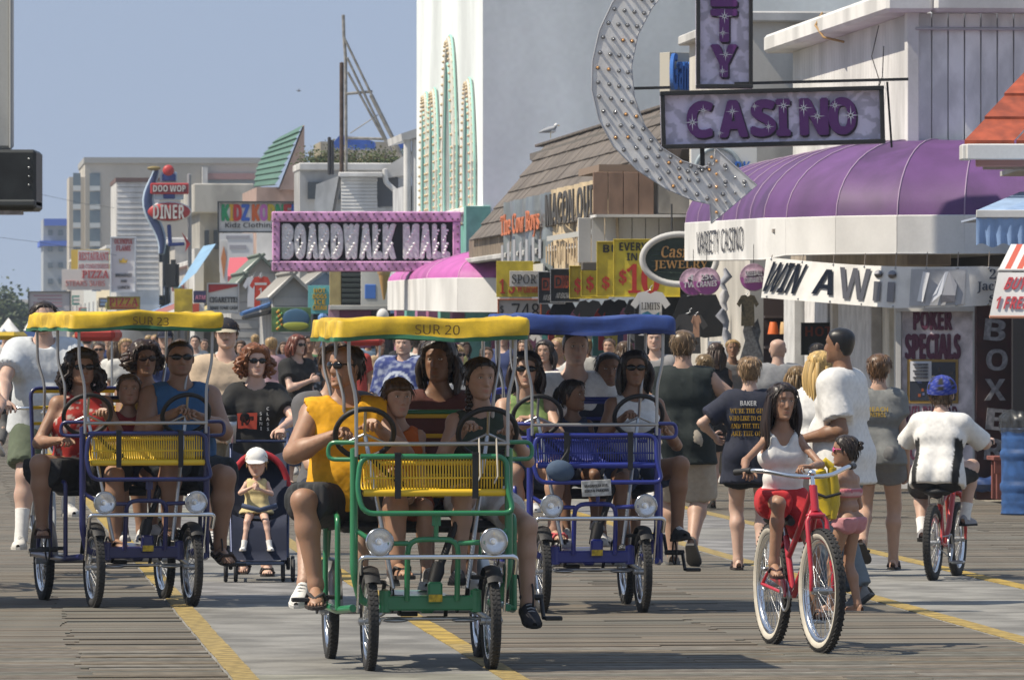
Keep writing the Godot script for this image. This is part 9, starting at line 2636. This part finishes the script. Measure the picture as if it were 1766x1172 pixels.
func _ready() -> void:
	var cam := Camera3D.new()
	cam.name = "camera"
	cam.fov = rad_to_deg(2.0 * atan(586.0 / 11000.0))
	cam.near = 0.5
	cam.far = 9000.0
	cam.position = Vector3(0,1.73,0)
	cam.rotation.x = -11.0 / 11000.0
	add_child(cam)
	cam.current = true
	var lens := CameraAttributesPhysical.new()
	lens.frustum_focal_length = 12.0 * 11000.0 / 586.0
	lens.frustum_focus_distance = 37.0
	lens.frustum_near = 0.5
	lens.frustum_far = 9000.0
	lens.exposure_aperture = 22.0
	cam.attributes = lens
	var we := WorldEnvironment.new()
	we.name = "environment"
	var env := Environment.new()
	env.background_mode = Environment.BG_SKY
	var sky := Sky.new()
	var sm := ProceduralSkyMaterial.new()
	sm.sky_top_color = Color(0.25,0.32,0.45).linear_to_srgb()
	sm.sky_horizon_color = Color(0.285,0.345,0.455).linear_to_srgb()
	sm.sky_curve = 0.16
	sm.ground_bottom_color = Color(0.3,0.28,0.25)
	sm.ground_horizon_color = Color(0.285,0.345,0.455).linear_to_srgb()
	sm.sun_angle_max = 1.0
	sky.sky_material = sm
	env.sky = sky
	env.tonemap_mode = Environment.TONE_MAPPER_LINEAR
	env.tonemap_exposure = 1.35
	env.fog_enabled = true
	env.fog_density = 0.00025
	env.fog_light_color = Color(0.8,0.86,0.93)
	env.sdfgi_enabled = true
	env.ssao_enabled = true
	env.ssil_enabled = true
	we.environment = env
	add_child(we)
	var sun := DirectionalLight3D.new()
	sun.name = "sun"
	sun.light_energy = 1.45
	sun.light_color = Color(1.0,0.955,0.88)
	sun.light_angular_distance = 0.5
	sun.shadow_enabled = true
	add_child(sun)
	sun.look_at_from_position(Vector3.ZERO,Vector3(0.585,-0.80,-0.125),Vector3.UP)
	ground()
	mall()
	shingle_shop()
	casino()
	shop_signs()
	wares()
	right_edge()
	shop_row()
	far_buildings()
	far_signs()
	var gy := Color(0.8,0.53,0.02)
	var gtrim := Color(0.04,0.2,0.1)
	var green := surrey("green framed surrey with a yellow canopy in the middle foreground",P(742,575,32.8) * Vector3(1,0,1),0.122,Color(0.022,0.18,0.075),Color(0.72,0.46,0.02),gy,gtrim,"SUR 20",false,3)
	var left := surrey("blue framed surrey with a yellow canopy and yellow basket at the left",P(246,575,40.4) * Vector3(1,0,1),0.262,Color(0.009,0.012,0.085),Color(0.7,0.46,0.02),gy,gtrim,"SUR 23",false,8,0.055)
	var blue := surrey("all blue surrey with a blue canopy and a small white hire plate",P(1022,575,39.6) * Vector3(1,0,1),0.133,Color(0.015,0.024,0.2),Color(0.018,0.03,0.22),Color(0.03,0.07,0.28),Color(0.02,0.045,0.2),"",true,5,0.03)
	var m := MB.new()
	for x in [0.24,0.33]: m.tube([Vector3(x,1.19,0.1),Vector3(x,1.165,0.115),Vector3(x + 0.005,1.0,0.12),Vector3(x - 0.01,0.965,0.1)],0.016,6,true,0.3)
	var bag := thing("beach_bag","dark bag with cream straps hung in the green surrey's basket","bag",green.position,green.rotation.y)
	obj("straps",m,mat(Color(0.55,0.5,0.42),0.8),bag)
	obj("pouch",MB.new().tube([Vector3(0.2,0.95,0.02),Vector3(0.28,0.965,0.03),Vector3(0.36,0.95,0.02)],[0.03,0.05,0.03],9),mat(Color(0.03,0.025,0.025),0.7),bag)
	var jb := thing("denim_bag","small denim bag hanging under the blue surrey's basket","bag",blue.position,blue.rotation.y)
	obj("pouch",MB.new().ellip(Vector3(-0.22,0.88,0.13),Vector3(0.09,0.07,0.05),Basis(Vector3.BACK,-0.2),8,12),mat(Color(0.06,0.1,0.17),0.85,"cloth",6.0),jb)
	obj("strap",MB.new().tube([Vector3(-0.22,0.93,0.13),Vector3(-0.17,1.0,0.12),Vector3(-0.16,1.1,0.11)],0.012,6,true,0.4),black(),jb)
	var hb := thing("handbag","black shiny handbag lying in the blue surrey's basket","bag",blue.position,blue.rotation.y)
	obj("pouch",MB.new().ellip(Vector3(0.1,0.98,0.05),Vector3(0.09,0.045,0.04),Basis(Vector3.BACK,-0.35),8,12),mat(Color(0.05,0.05,0.055),0.25),hb)
	var wires := thing("overhead_wires","two thin overhead wires crossing the sky at the left","wire",Vector3.ZERO)
	obj("wire",MB.new().tube([P(-60,318,250),P(60,333,280),P(150,352,300),P(300,372,330)],0.008,4),black(),wires)
	obj("wire",MB.new().tube([P(-60,402,250),P(70,418,280),P(200,440,300)],0.008,4),black(),wires)
	var gull := thing("flying_bird","tiny bird flying in the sky left of the mast","bird",P(515,157,260))
	obj("body",MB.new().tube([Vector3(-0.1,0.03,0),Vector3(0,0,0),Vector3(0.1,0.02,0)],[0.01,0.03,0.01],6),mat(Color(0.1,0.1,0.11),0.7),gull)
	obj("wings",MB.new().tube([Vector3(-0.02,0.1,-0.05),Vector3(0.0,0.02,0),Vector3(0.03,0.09,0.08)],[0.006,0.02,0.006],5),mat(Color(0.1,0.1,0.11),0.7),gull)
	surrey("surrey almost wholly outside the left edge, its shadow on the planks",P(-232,575,40.2) * Vector3(1,0,1),0.12,Color(0.02,0.03,0.2),Color(0.6,0.42,0.02),gy,gtrim,"",false,6,0.05)
	everybody(green,blue,left)
	built.resize(people.size())
	var job := WorkerThreadPool.add_group_task(one_person,people.size(),-1,true)
	WorkerThreadPool.wait_for_group_task_completion(job)
	place_people()
